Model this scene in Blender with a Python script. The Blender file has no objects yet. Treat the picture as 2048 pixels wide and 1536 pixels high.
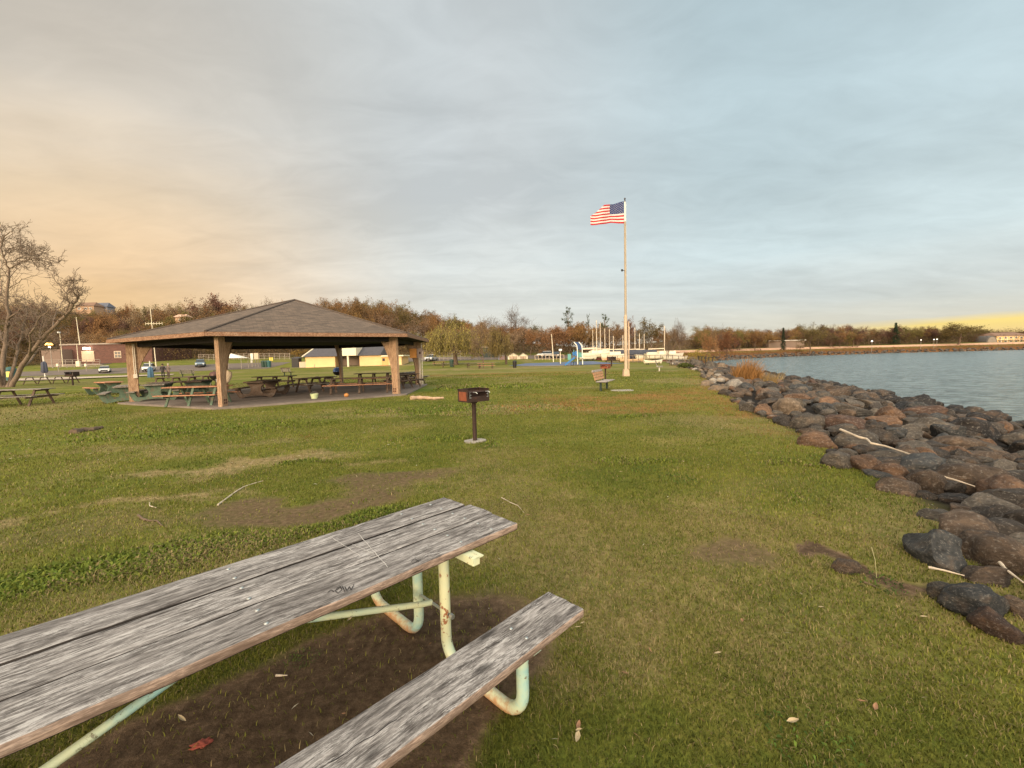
import bpy, bmesh, math, random
import numpy as np
from mathutils import Vector, Matrix, Euler
R = math.radians
PI = math.pi
sc = bpy.context.scene
col = sc.collection
# ------------------------------------------------------------------ camera
FPX, CAMH, PITCH, ROLL = 842.9, 1.742, .0668, .0246
_F = Vector((0, math.cos(PITCH), -math.sin(PITCH)))
_R0 = Vector((1, 0, 0)); _U0 = _R0.cross(_F)
_R = _R0 * math.cos(ROLL) - _U0 * math.sin(ROLL)
_U = _R0 * math.sin(ROLL) + _U0 * math.cos(ROLL)
cam = bpy.data.objects.new('camera', bpy.data.cameras.new('camera'))
col.objects.link(cam)
cam.matrix_world = Matrix(((_R.x, _U.x, -_F.x, 0), (_R.y, _U.y, -_F.y, 0), (_R.z, _U.z, -_F.z, CAMH), (0, 0, 0, 1)))
cam.data.sensor_width = 36
cam.data.lens = FPX / 2048 * 36
cam.data.clip_start = .05
cam.data.clip_end = 5000
sc.camera = cam

def ray(px, py):
    return _F + _R * ((px - 1024) / FPX) + _U * ((768 - py) / FPX)
def gp(px, py, z=0.0):
    d = ray(px, py); t = (z - CAMH) / d.z
    return Vector((d.x * t, d.y * t, z))
def dp(px, py, Y):
    d = ray(px, py); t = Y / d.y
    return Vector((d.x * t, Y, CAMH + d.z * t))

# ------------------------------------------------------------------ numpy noise
def _h(ix, iy, s):
    n = (ix.astype(np.int64) * 374761393 + iy.astype(np.int64) * 668265263 + s * 1442695041) & 0xffffffff
    n = ((n ^ (n >> 13)) * 1274126177) & 0xffffffff
    return ((n ^ (n >> 16)) & 0xffff) / 65535.0
def vnoise(x, y, s=0):
    x = np.asarray(x, float); y = np.asarray(y, float)
    ix = np.floor(x); iy = np.floor(y); fx = x - ix; fy = y - iy
    fx = fx * fx * (3 - 2 * fx); fy = fy * fy * (3 - 2 * fy)
    a = _h(ix, iy, s); b = _h(ix + 1, iy, s); c = _h(ix, iy + 1, s); d = _h(ix + 1, iy + 1, s)
    return (a * (1 - fx) + b * fx) * (1 - fy) + (c * (1 - fx) + d * fx) * fy
def fbm(x, y, o=4, s=0):
    v = 0; a = .5; t = 0
    for i in range(o):
        v = v + a * vnoise(x * 2 ** i + 17.3 * i, y * 2 ** i - 9.1 * i, s + i); t += a; a *= .5
    return v / t
def sst(e0, e1, x):
    t = np.clip((x - e0) / (e1 - e0), 0, 1)
    return t * t * (3 - 2 * t)

# ------------------------------------------------------------------ terrain
WATER = -1.5
SHORE = np.array([(2.3, -60), (2.2, -5), (2.4, 0), (2.83, 2.21), (2.93, 2.61), (3.22, 3.1), (3.9, 3.9), (4.46, 4.94), (5.1, 6.78), (5.8, 8.43), (6.7, 12.2), (10.1, 21.5),
                  (15.4, 34.5), (19, 46), (22.9, 61), (31, 85), (43, 112), (60, 138), (92, 169), (135, 196), (192, 214), (255, 214), (330, 190), (450, 170), (900, 150)], float)
def shore_d(x, y):
    """signed distance to the top of the bank, positive towards the water; and how far along the shore that is"""
    x = np.atleast_1d(np.asarray(x, float)); y = np.atleast_1d(np.asarray(y, float))
    best = np.full(x.shape, 1e9); sg = np.zeros(x.shape)
    for i in range(len(SHORE) - 1):
        ax, ay = SHORE[i]; bx, by = SHORE[i + 1]
        dx, dy = bx - ax, by - ay; L2 = dx * dx + dy * dy
        t = np.clip(((x - ax) * dx + (y - ay) * dy) / L2, 0, 1)
        qx = x - ax - t * dx; qy = y - ay - t * dy
        d2 = qx * qx + qy * qy
        cr = dy * qx - dx * qy
        m = d2 < best
        best = np.where(m, d2, best); sg = np.where(m, np.sign(cr), sg)
    return np.sqrt(best) * sg
def far_w(x, y):
    return sst(70, 130, np.asarray(y, float) + np.asarray(x, float) * .15)
def Hn(x, y):
    x = np.atleast_1d(np.asarray(x, float)); y = np.atleast_1d(np.asarray(y, float))
    d = shore_d(x, y) + (fbm(x * .9, y * .9, 3, 5) - .5) * .7 * (1 - far_w(x, y))
    w = far_w(x, y)
    bw = 11 * (1 - w) + 5 * w
    t = np.clip(d / bw, 0, 3)
    z = np.where(t < 1, -1.5 * t ** 1.05, -1.5 - (t - 1) * 2.0)
    inl = -d
    z = z + w * 2.1 * sst(0, 17, inl)
    hill = 9 * sst(118, 215, y) * (1 - .93 * sst(-45, 75, x))
    hill = hill + 6.5 * sst(236, 275, y) * sst(60, 110, x)
    z = z + hill * sst(0, 20, inl)
    near = 1 - sst(30, 70, np.hypot(x, y))
    z = z + (fbm(x * .35, y * .35, 3, 9) - .5) * .05 * near * (inl > 0) * sst(0, 1, inl)
    bank = np.exp(-((x + 100) / 75) ** 2) * sst(88, 112, y) * 1.6
    return z + bank
def H(x, y): return float(Hn(x, y)[0])
def hit(px, py):
    d = ray(px, py); t = 0.5
    while t < 900:
        p = d * t
        if CAMH + p.z <= H(p.x, p.y): break
        t *= 1.01; t += .01
    return Vector((p.x, p.y, H(p.x, p.y)))

# ------------------------------------------------------------------ mesh builder
class MB:
    def __init__(s): s.v = []; s.f = []; s.m = []; s.uv = {}
    def add(s, vs, fs, mi=0, M=None):
        o = len(s.v)
        for p in vs:
            p = Vector(p)
            s.v.append(tuple(M @ p) if M is not None else tuple(p))
        for f in fs: s.f.append(tuple(o + i for i in f)); s.m.append(mi)
        return s
    def box(s, c, d, rot=(0, 0, 0), mi=0, M=None, taper=1.0, bev=0.0):
        x, y, z = d[0] / 2, d[1] / 2, d[2] / 2
        T = Matrix.Translation(c) @ Euler(rot).to_matrix().to_4x4()
        if M is not None: T = M @ T
        if bev > 0:
            b = min(bev, x * .9, y * .9, z * .9)
            bm = bmesh.new(); bmesh.ops.create_cube(bm, size=1)
            for v in bm.verts: v.co = Vector((v.co.x * 2 * x, v.co.y * 2 * y, v.co.z * 2 * z))
            bmesh.ops.bevel(bm, geom=bm.edges[:], offset=b, segments=2, affect='EDGES', profile=.6)
            bm.verts.index_update()
            s.add([v.co for v in bm.verts], [[v.index for v in f.verts] for f in bm.faces], mi, T); bm.free()
            return s
        vs = [(sx * x * (taper if sz > 0 else 1), sy * y * (taper if sz > 0 else 1), sz * z) for sz in (-1, 1) for sy in (-1, 1) for sx in (-1, 1)]
        return s.add(vs, [(0, 2, 3, 1), (4, 5, 7, 6), (0, 1, 5, 4), (2, 6, 7, 3), (0, 4, 6, 2), (1, 3, 7, 5)], mi, T)
    def bar(s, a, b, w, h, mi=0, up=(0, 0, 1)):
        a = Vector(a); b = Vector(b); d = b - a; L = d.length; d.normalize()
        u = Vector(up)
        if abs(d.dot(u)) > .95: u = Vector((1, 0, 0))
        r = d.cross(u).normalized(); u = r.cross(d)
        M = Matrix(((d.x, r.x, u.x, 0), (d.y, r.y, u.y, 0), (d.z, r.z, u.z, 0), (0, 0, 0, 1)))
        return s.box((0, 0, 0), (L, w, h), mi=mi, M=Matrix.Translation((a + b) / 2) @ M)
    def tube(s, pts, r, n=10, mi=0, caps=True, closed=False):
        pts = [Vector(p) for p in pts]
        rr = r if isinstance(r, (list, tuple)) else [r] * len(pts)
        rings = []; prev = None
        for i, p in enumerate(pts):
            if i == 0: t = pts[1] - p
            elif i == len(pts) - 1: t = p - pts[-2]
            else: t = (pts[i + 1] - p).normalized() + (p - pts[i - 1]).normalized()
            if t.length < 1e-9: t = Vector((0, 0, 1))
            t.normalize()
            if prev is None:
                u = Vector((0, 0, 1)) if abs(t.z) < .9 else Vector((1, 0, 0))
                u = (u - t * u.dot(t)).normalized()
            else:
                u = prev - t * prev.dot(t)
                u = u.normalized() if u.length > 1e-6 else t.orthogonal().normalized()
            prev = u; w = t.cross(u)
            rings.append([p + (u * math.cos(2 * PI * k / n) + w * math.sin(2 * PI * k / n)) * rr[i] for k in range(n)])
        vs = [q for g in rings for q in g]; fs = []
        for i in range(len(pts) - 1):
            for k in range(n):
                fs.append((i * n + k, i * n + (k + 1) % n, (i + 1) * n + (k + 1) % n, (i + 1) * n + k))
        if caps:
            fs.append(tuple(reversed(range(n)))); fs.append(tuple((len(pts) - 1) * n + k for k in range(n)))
        return s.add(vs, fs, mi)
    def prism(s, poly, h, mi=0, M=None):
        """poly in local XY, extruded from z=0 to h"""
        n = len(poly)
        vs = [(x, y, 0) for x, y in poly] + [(x, y, h) for x, y in poly]
        fs = [tuple(reversed(range(n))), tuple(range(n, 2 * n))] + [(i, (i + 1) % n, n + (i + 1) % n, n + i) for i in range(n)]
        return s.add(vs, fs, mi, M)
    def lathe(s, prof, n=20, mi=0, M=None):
        vs = []; fs = []
        for r, z in prof:
            for k in range(n): vs.append((r * math.cos(2 * PI * k / n), r * math.sin(2 * PI * k / n), z))
        for i in range(len(prof) - 1):
            for k in range(n): fs.append((i * n + k, i * n + (k + 1) % n, (i + 1) * n + (k + 1) % n, (i + 1) * n + k))
        fs.append(tuple(reversed(range(n)))); fs.append(tuple((len(prof) - 1) * n + k for k in range(n)))
        return s.add(vs, fs, mi, M)
    def build(s, name, mats, parent=None, smooth=False, angle=40):
        me = bpy.data.meshes.new(name)
        me.from_pydata(s.v, [], s.f)
        if not isinstance(mats, (list, tuple)): mats = [mats]
        for m in mats: me.materials.append(m)
        if len(mats) > 1: me.polygons.foreach_set('material_index', s.m)
        if smooth:
            me.polygons.foreach_set('use_smooth', [True] * len(me.polygons))
            try: me.set_sharp_from_angle(angle=R(angle))
            except Exception: pass
        me.update()
        o = bpy.data.objects.new(name, me); col.objects.link(o)
        if parent is not None: o.parent = parent
        return o

def np_mesh(name, verts, faces, mat, parent=None, smooth=False, attrs=None, nper=None):
    """verts (n,3); faces (m,k) array of equal-sized faces"""
    me = bpy.data.meshes.new(name)
    verts = np.asarray(verts, np.float32); faces = np.asarray(faces, np.int32)
    k = faces.shape[1]
    me.vertices.add(len(verts)); me.vertices.foreach_set('co', verts.ravel())
    me.loops.add(faces.size); me.loops.foreach_set('vertex_index', faces.ravel())
    me.polygons.add(len(faces)); me.polygons.foreach_set('loop_start', np.arange(0, faces.size, k, dtype=np.int32))
    try: me.polygons.foreach_set('loop_total', np.full(len(faces), k, np.int32))
    except Exception: pass
    for an, (typ, data) in (attrs or {}).items():
        a = me.attributes.new(an, typ, 'POINT')
        a.data.foreach_set('color' if typ == 'FLOAT_COLOR' else 'value', np.asarray(data, np.float32).ravel())
    if smooth: me.polygons.foreach_set('use_smooth', np.ones(len(faces), bool))
    me.update(calc_edges=True); me.validate()
    me.materials.append(mat)
    o = bpy.data.objects.new(name, me); col.objects.link(o)
    if parent is not None: o.parent = parent
    return o

def tag(o, label=None, cat=None, group=None, kind=None):
    if label: o['label'] = label
    if cat: o['category'] = cat
    if group: o['group'] = group
    if kind: o['kind'] = kind
    return o
def thing(name, label, cat, loc=(0, 0, 0), rz=0, group=None, rot=None):
    o = bpy.data.objects.new(name, None); col.objects.link(o); o.empty_display_size = .2
    o.location = loc; o.rotation_euler = rot or (0, 0, rz)
    return tag(o, label, cat, group)
def struct(o): o['kind'] = 'structure'; return o
def dup(root, loc=None, rz=None, label=None, group=None, scale=None, color=None):
    kids = {}
    for o in list(col.objects):
        if o.parent is not None: kids.setdefault(o.parent, []).append(o)
    def cp(o, par):
        c = o.copy(); col.objects.link(c); c.parent = par
        if color is not None and o is not root and o.get('tint'): c.color = color
        for k in kids.get(o, []): cp(k, c)
        return c
    r = cp(root, None)
    if color is not None: r.color = color
    if loc is not None: r.location = loc
    if rz is not None: r.rotation_euler = (0, 0, rz)
    if scale is not None: r.scale = scale
    if label: r['label'] = label
    if group: r['group'] = group
    return r

# ------------------------------------------------------------------ materials
def new_mat(name):
    m = bpy.data.materials.new(name); m.use_nodes = True
    nt = m.node_tree; nt.nodes.clear()
    out = nt.nodes.new('ShaderNodeOutputMaterial'); b = nt.nodes.new('ShaderNodeBsdfPrincipled')
    nt.links.new(b.outputs[0], out.inputs[0])
    return m, nt, b
class G:
    """tiny node-graph helper"""
    def __init__(s, nt): s.nt = nt
    def n(s, t, **kw):
        x = s.nt.nodes.new(t)
        for k, v in kw.items(): setattr(x, k, v)
        return x
    def put(s, sock, v):
        if isinstance(v, bpy.types.NodeSocket): s.nt.links.new(v, sock)
        elif v is not None:
            if hasattr(sock.default_value, '__len__') and not hasattr(v, '__len__'): sock.default_value = [v] * len(sock.default_value)
            elif hasattr(v, '__len__') and len(v) == 3 and len(sock.default_value) == 4: sock.default_value = (*v, 1)
            else: sock.default_value = v
    def math(s, op, a, b=None, c=None, clamp=False):
        x = s.n('ShaderNodeMath', operation=op, use_clamp=clamp)
        s.put(x.inputs[0], a)
        if b is not None: s.put(x.inputs[1], b)
        if c is not None: s.put(x.inputs[2], c)
        return x.outputs[0]
    def noise(s, vec, scale=5, detail=4, rough=.5, dist=0, out=0):
        x = s.n('ShaderNodeTexNoise'); s.put(x.inputs['Vector'], vec)
        s.put(x.inputs['Scale'], scale); x.inputs['Detail'].default_value = detail; x.inputs['Roughness'].default_value = rough; x.inputs['Distortion'].default_value = dist
        return x.outputs[out]
    def vor(s, vec, scale=5, feature='F1', out='Distance', rand=1):
        x = s.n('ShaderNodeTexVoronoi', feature=feature); s.put(x.inputs['Vector'], vec); x.inputs['Scale'].default_value = scale
        x.inputs['Randomness'].default_value = rand
        return x.outputs[out]
    def map(s, vec, scale=(1, 1, 1), loc=(0, 0, 0), rot=(0, 0, 0)):
        x = s.n('ShaderNodeMapping'); s.put(x.inputs['Vector'], vec); x.inputs['Scale'].default_value = scale; s.put(x.inputs['Location'], loc); x.inputs['Rotation'].default_value = rot
        return x.outputs[0]
    def ramp(s, fac, stops, interp='LINEAR'):
        x = s.n('ShaderNodeValToRGB'); s.put(x.inputs[0], fac); cr = x.color_ramp; cr.interpolation = interp
        while len(cr.elements) > 1: cr.elements.remove(cr.elements[-1])
        for i, (p, c) in enumerate(stops):
            e = cr.elements[0] if i == 0 else cr.elements.new(p)
            e.position = p
            if not hasattr(c, '__len__'): c = (c, c, c)
            e.color = (*c[:3], 1)
        return x.outputs[0]
    def mix(s, fac, a, b, mode='MIX'):
        x = s.n('ShaderNodeMix', data_type='RGBA', blend_type=mode); s.put(x.inputs[0], fac); s.put(x.inputs[6], a); s.put(x.inputs[7], b)
        return x.outputs[2]
    def rng(s, v, a, b, c=0, d=1):
        x = s.n('ShaderNodeMapRange', clamp=True); s.put(x.inputs[0], v)
        for i, q in enumerate((a, b, c, d)): s.put(x.inputs[i + 1], q)
        return x.outputs[0]
    def attr(s, name, out='Fac'): return s.n('ShaderNodeAttribute', attribute_name=name).outputs[out]
    def sep(s, vec):
        x = s.n('ShaderNodeSeparateXYZ'); s.put(x.inputs[0], vec); return x.outputs
    def comb(s, x, y, z):
        q = s.n('ShaderNodeCombineXYZ'); s.put(q.inputs[0], x); s.put(q.inputs[1], y); s.put(q.inputs[2], z); return q.outputs[0]
    def co(s, which='Object'): return s.n('ShaderNodeTexCoord').outputs[which]
    def pos(s): return s.n('ShaderNodeNewGeometry').outputs['Position']
    def rnd(s): return s.n('ShaderNodeObjectInfo').outputs['Random']
    def bump(s, h, strength=.4, dist=.01):
        x = s.n('ShaderNodeBump'); s.put(x.inputs['Height'], h); x.inputs['Strength'].default_value = strength; x.inputs['Distance'].default_value = dist
        return x.outputs[0]
    def ocol(s): return s.n('ShaderNodeObjectInfo').outputs['Color']

def simple(name, c, rough=.7, metal=0, var=.25, scale=6, bump=.0, rust=None, rustamt=.35, c2=None, spec=.4):
    """painted / plain surface with mottled wear"""
    m, nt, b = new_mat(name); g = G(nt); v = g.co()
    r = g.rnd(); off = g.comb(g.math('MULTIPLY', r, 37.), g.math('MULTIPLY', r, 17.), 0.)
    x = g.n('ShaderNodeVectorMath', operation='ADD'); g.put(x.inputs[0], v); g.put(x.inputs[1], off); v = x.outputs[0]
    n1 = g.noise(v, scale, 5, .6); n2 = g.noise(v, scale * 7, 3, .6)
    f = g.math('ADD', g.math('MULTIPLY', n1, .65), g.math('MULTIPLY', n2, .35))
    lo = tuple(max(0, q * (1 - var)) for q in c); hi = tuple(min(1, q * (1 + var)) for q in (c2 or c))
    base = g.ramp(f, [(.3, lo), (.7, hi)])
    if rust:
        rm = g.rng(g.noise(v, scale * 1.3, 6, .7), 1 - rustamt - .04, 1 - rustamt + .06)
        base = g.mix(rm, base, rust)
    g.put(b.inputs['Base Color'], base)
    b.inputs['Roughness'].default_value = rough; b.inputs['Metallic'].default_value = metal
    b.inputs['Specular IOR Level'].default_value = spec
    if bump: g.put(b.inputs['Normal'], g.bump(f, bump, .01))
    return m
def emis(name, c, s):
    m, nt, b = new_mat(name); b.inputs['Base Color'].default_value = (*c, 1); b.inputs['Emission Color'].default_value = (*c, 1); b.inputs['Emission Strength'].default_value = s
    return m
def glass(name, c=(.03, .04, .05)):
    m, nt, b = new_mat(name); b.inputs['Base Color'].default_value = (*c, 1); b.inputs['Roughness'].default_value = .08; b.inputs['Specular IOR Level'].default_value = .8
    return m
def wood(name, dark, light, axis=0, scale=1.0, flake=.5, rough=.85, bump=.6, knots=True, pale=(.5, .49, .46), flake_col=True):
    """grain along the given local axis"""
    m, nt, b = new_mat(name); g = G(nt); v = g.co()
    r = g.rnd(); off = g.comb(g.math('MULTIPLY', r, 13.7), g.math('MULTIPLY', r, 7.1), g.math('MULTIPLY', r, 3.3))
    x = g.n('ShaderNodeVectorMath', operation='ADD'); g.put(x.inputs[0], v); g.put(x.inputs[1], off); v = x.outputs[0]
    along = [1, 1, 1]; along[axis] = .11
    wv = g.noise(v, 1.6 * scale, 2, .5, out=1)
    y = g.n('ShaderNodeVectorMath', operation='MULTIPLY_ADD'); g.put(y.inputs[0], wv); y.inputs[1].default_value = (.07, .07, .07); g.put(y.inputs[2], v); vw = y.outputs[0]
    vk = g.map(vw, tuple(a * scale for a in along))
    grain = g.noise(vk, 38, 8, .72)
    fine = g.noise(g.map(vw, tuple((.10 if i == axis else 1) * scale for i in range(3))), 170, 5, .75)
    big = g.noise(g.map(v, tuple((.35 if i == axis else 1) * scale for i in range(3))), 5, 4, .6)
    f = g.math('ADD', g.math('MULTIPLY', grain, .6), g.math('MULTIPLY', fine, .4))
    base = g.ramp(f, [(.40, dark), (.49, tuple((a + b_) * .40 for a, b_ in zip(dark, light))), (.58, light)])
    hgt = f
    if flake > 0:
        fl = g.math('MULTIPLY', g.rng(g.noise(g.map(vw, tuple((.16 if i == axis else 1) * scale for i in range(3))), 44, 9, .85), .49, .55), g.rng(big, .60 - flake * .25, .72 - flake * .2))
        fl = g.math('MULTIPLY', fl, g.rng(fine, .38, .5))
        base = g.mix(g.math('MULTIPLY', fl, .62), base, pale)
        dk = g.rng(g.noise(g.map(vw, tuple((.22 if i == axis else 1) * scale for i in range(3))), 9, 8, .8), .53, .64)
        base = g.mix(g.math('MULTIPLY', dk, .55), base, tuple(q * 1.1 for q in dark))
    crack = g.rng(g.noise(g.map(vw, tuple((.018 if i == axis else 1) * scale for i in range(3))), 30, 3, .5), .30, .345, 1, 0)
    base = g.mix(g.math('MULTIPLY', crack, .85), base, tuple(q * .25 for q in dark))
    hgt = g.math('SUBTRACT', hgt, g.math('MULTIPLY', crack, .5))
    if knots:
        kv = g.vor(g.map(v, tuple((.45 if i == axis else 1.3) * scale for i in range(3))), 3.2)
        kn = g.rng(g.math('ADD', kv, g.math('MULTIPLY', grain, .06)), .07, .13, 1, 0)
        base = g.mix(g.math('MULTIPLY', kn, .75), base, tuple(q * .45 for q in dark))
    g.put(b.inputs['Base Color'], base); b.inputs['Roughness'].default_value = rough; b.inputs['Specular IOR Level'].default_value = .25
    g.put(b.inputs['Normal'], g.bump(hgt, bump, .006))
    return m
# ------------------------------------------------------------------ sky, sun
SUN_AZ = R(-104)      # direction the light comes from, seen from above (x axis = 0): behind the camera and a little to its left
SUN_EL = R(13)
def make_world():
    w = bpy.data.worlds.new('World'); sc.world = w; w.use_nodes = True
    nt = w.node_tree; nt.nodes.clear(); g = G(nt)
    out = g.n('ShaderNodeOutputWorld'); bg = g.n('ShaderNodeBackground'); nt.links.new(bg.outputs[0], out.inputs[0])
    d = g.co('Generated'); X, Y, Z = g.sep(d)
    hl = g.math('SQRT', g.math('ADD', g.math('MULTIPLY', X, X), g.math('ADD', g.math('MULTIPLY', Y, Y), 1e-5)))
    sx = g.math('DIVIDE', X, hl); sy = g.math('DIVIDE', Y, hl)
    # soft cloud field on a flat layer overhead, streaked
    zz = g.math('ADD', g.math('MAXIMUM', Z, 0), .16)
    px = g.math('DIVIDE', X, zz); py = g.math('DIVIDE', Y, zz)
    pl = g.comb(px, py, 0.)
    c1 = g.noise(g.map(pl, (.55, 1.0, 1), rot=(0, 0, R(28)), loc=(3.1, 1.7, 0)), 1.1, 6, .52, .35)
    c2 = g.noise(g.map(pl, (.3, 1.2, 1), rot=(0, 0, R(20)), loc=(7, 2, 0)), 2.1, 5, .55, .6)
    c3 = g.noise(g.map(d, (1, 1, 5.5)), 2.6, 6, .55, .3)
    el = g.math('ADD', Z, g.math('MULTIPLY', g.math('SUBTRACT', c3, .5), .07))
    def s(h):   # sRGB hex -> linear
        h = h.lstrip('#'); o = []
        for i in (0, 2, 4):
            c = int(h[i:i + 2], 16) / 255; o.append(c / 12.92 if c <= .04045 else ((c + .055) / 1.055) ** 2.4)
        return tuple(o)
    L = g.ramp(el, [(0, s('F5C785')), (.06, s('F8CD90')), (.16, s('EFCC9F')), (.28, s('E4CDAD')), (.42, s('D6CDBF')), (.6, s('C6C1B8')), (.8, s('B8B5AF'))])
    M_ = g.ramp(el, [(0, s('E6DCCB')), (.08, s('DFDFD6')), (.2, s('DADFDC')), (.35, s('D3D9DA')), (.55, s('CCD3D5')), (.8, s('C6CED1'))])
    Rr = g.ramp(el, [(0, s('DECDAC')), (.04, s('DAD6C6')), (.1, s('D3DAD7')), (.2, s('CAD9DB')), (.35, s('C2D4D9')), (.55, s('BBCFD6')), (.8, s('B4C9D1'))])
    fL = g.rng(sx, -.12, -.74); fL.node.interpolation_type = 'SMOOTHSTEP'
    fR = g.rng(sx, -.08, .52); fR.node.interpolation_type = 'SMOOTHSTEP'
    base = g.mix(fR, M_, Rr); base = g.mix(fL, base, L)
    # the thin clear band low over the far shore
    gap = g.math('ADD', Z, g.math('MULTIPLY', g.math('SUBTRACT', g.noise(g.map(d, (1, 1, 9)), 3.4, 4, .5), .5), .022))
    top = g.math('MULTIPLY_ADD', g.math('SUBTRACT', sx, .60), .035, .041)
    gm = g.math('MULTIPLY', g.rng(g.math('SUBTRACT', top, gap), -.004, .008), g.rng(sx, .53, .70))
    gm = g.math('MULTIPLY', gm, g.rng(Y, -.1, .15))
    base = g.mix(g.math('MULTIPLY', gm, .95), base, s('FFE287'))
    pinkm = g.math('MULTIPLY', gm, g.rng(Z, .035, .012))
    base = g.mix(g.math('MULTIPLY', pinkm, .6), base, s('F3CDA0'))
    # light and dark in the cloud sheet
    c4 = g.noise(g.map(pl, (1, 1.5, 1), loc=(1, 4, 0)), 3.6, 7, .6, .8)
    cl = g.math('ADD', g.math('MULTIPLY', c1, .5), g.math('ADD', g.math('MULTIPLY', c2, .28), g.math('MULTIPLY', c4, .22)))
    shade = g.rng(cl, .38, .62, .87, 1.15)
    damp = g.rng(Z, .0, .14, .25, 1)
    shade = g.math('ADD', 1, g.math('MULTIPLY', g.math('SUBTRACT', shade, 1), damp))
    base = g.mix(1, base, g.comb(shade, shade, shade), 'MULTIPLY')
    # streaks of grey cloud low over the trees
    st = g.math('MULTIPLY', g.rng(g.noise(g.map(d, (1, 1, 16), loc=(2, 5, 1)), 2.2, 5, .55, .5), .50, .68), g.math('MULTIPLY', g.rng(Z, .05, .12), g.rng(Z, .42, .25)))
    base = g.mix(g.math('MULTIPLY', st, .14), base, g.mix(1, base, (.80, .82, .86), 'MULTIPLY'))
    blu = g.math('MULTIPLY', g.rng(cl, .40, .30), g.math('MULTIPLY', fR, g.rng(Z, .1, .3)))
    base = g.mix(g.math('MULTIPLY', blu, .4), base, s('9FC2CF'))
    # the glow round the low sun behind the camera, and the brighter zenith of an overcast sky
    dl = (math.cos(SUN_EL) * math.cos(SUN_AZ), math.cos(SUN_EL) * math.sin(SUN_AZ), math.sin(SUN_EL))
    dt = g.n('ShaderNodeVectorMath', operation='DOT_PRODUCT'); g.put(dt.inputs[0], d); dt.inputs[1].default_value = dl
    gl = g.math('POWER', g.math('MAXIMUM', g.math('MULTIPLY_ADD', dt.outputs['Value'], .62, .38), 0), 1.7)
    glow = g.mix(1, (1.0, .82, .62), g.comb(g.math('MULTIPLY', gl, GLOW), g.math('MULTIPLY', gl, GLOW), g.math('MULTIPLY', gl, GLOW)), 'MULTIPLY')
    glow = g.mix(g.rng(Y, .15, -.15), (0, 0, 0), glow)
    base = g.mix(1, base, glow, 'ADD')
    zen = g.rng(Z, .70, .98, 1, ZEN)
    base = g.mix(1, base, g.comb(zen, zen, zen), 'MULTIPLY')
    sky = g.n('ShaderNodeTexSky', sky_type='NISHITA'); sky.sun_disc = False; sky.sun_elevation = SUN_EL; sky.sun_rotation = PI / 2 - SUN_AZ
    sk = g.mix(1, sky.outputs[0], (.05, .05, .05), 'MULTIPLY')
    base = g.mix(.06, base, sk)
    g.put(bg.inputs[0], base); bg.inputs[1].default_value = SKY
GLOW, ZEN, SKY = 2.8, 1.8, 1.05
make_world()
sun = bpy.data.objects.new('sun', bpy.data.lights.new('sun', 'SUN')); col.objects.link(sun)
sun.data.energy = 2.2; sun.data.angle = R(13); sun.data.color = (1, .76, .50)
sun.rotation_euler = Vector((-math.cos(SUN_EL) * math.cos(SUN_AZ), -math.cos(SUN_EL) * math.sin(SUN_AZ), -math.sin(SUN_EL))).to_track_quat('-Z', 'Y').to_euler()
sc.view_settings.view_transform = 'Standard'; sc.view_settings.look = 'None'; sc.view_settings.exposure = 0; sc.view_settings.gamma = 1
sc.cycles.use_denoising = True
sc.cycles.max_bounces = 6; sc.cycles.diffuse_bounces = 3; sc.cycles.glossy_bounces = 3; sc.cycles.transmission_bounces = 3
sc.cycles.use_adaptive_sampling = True

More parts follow.
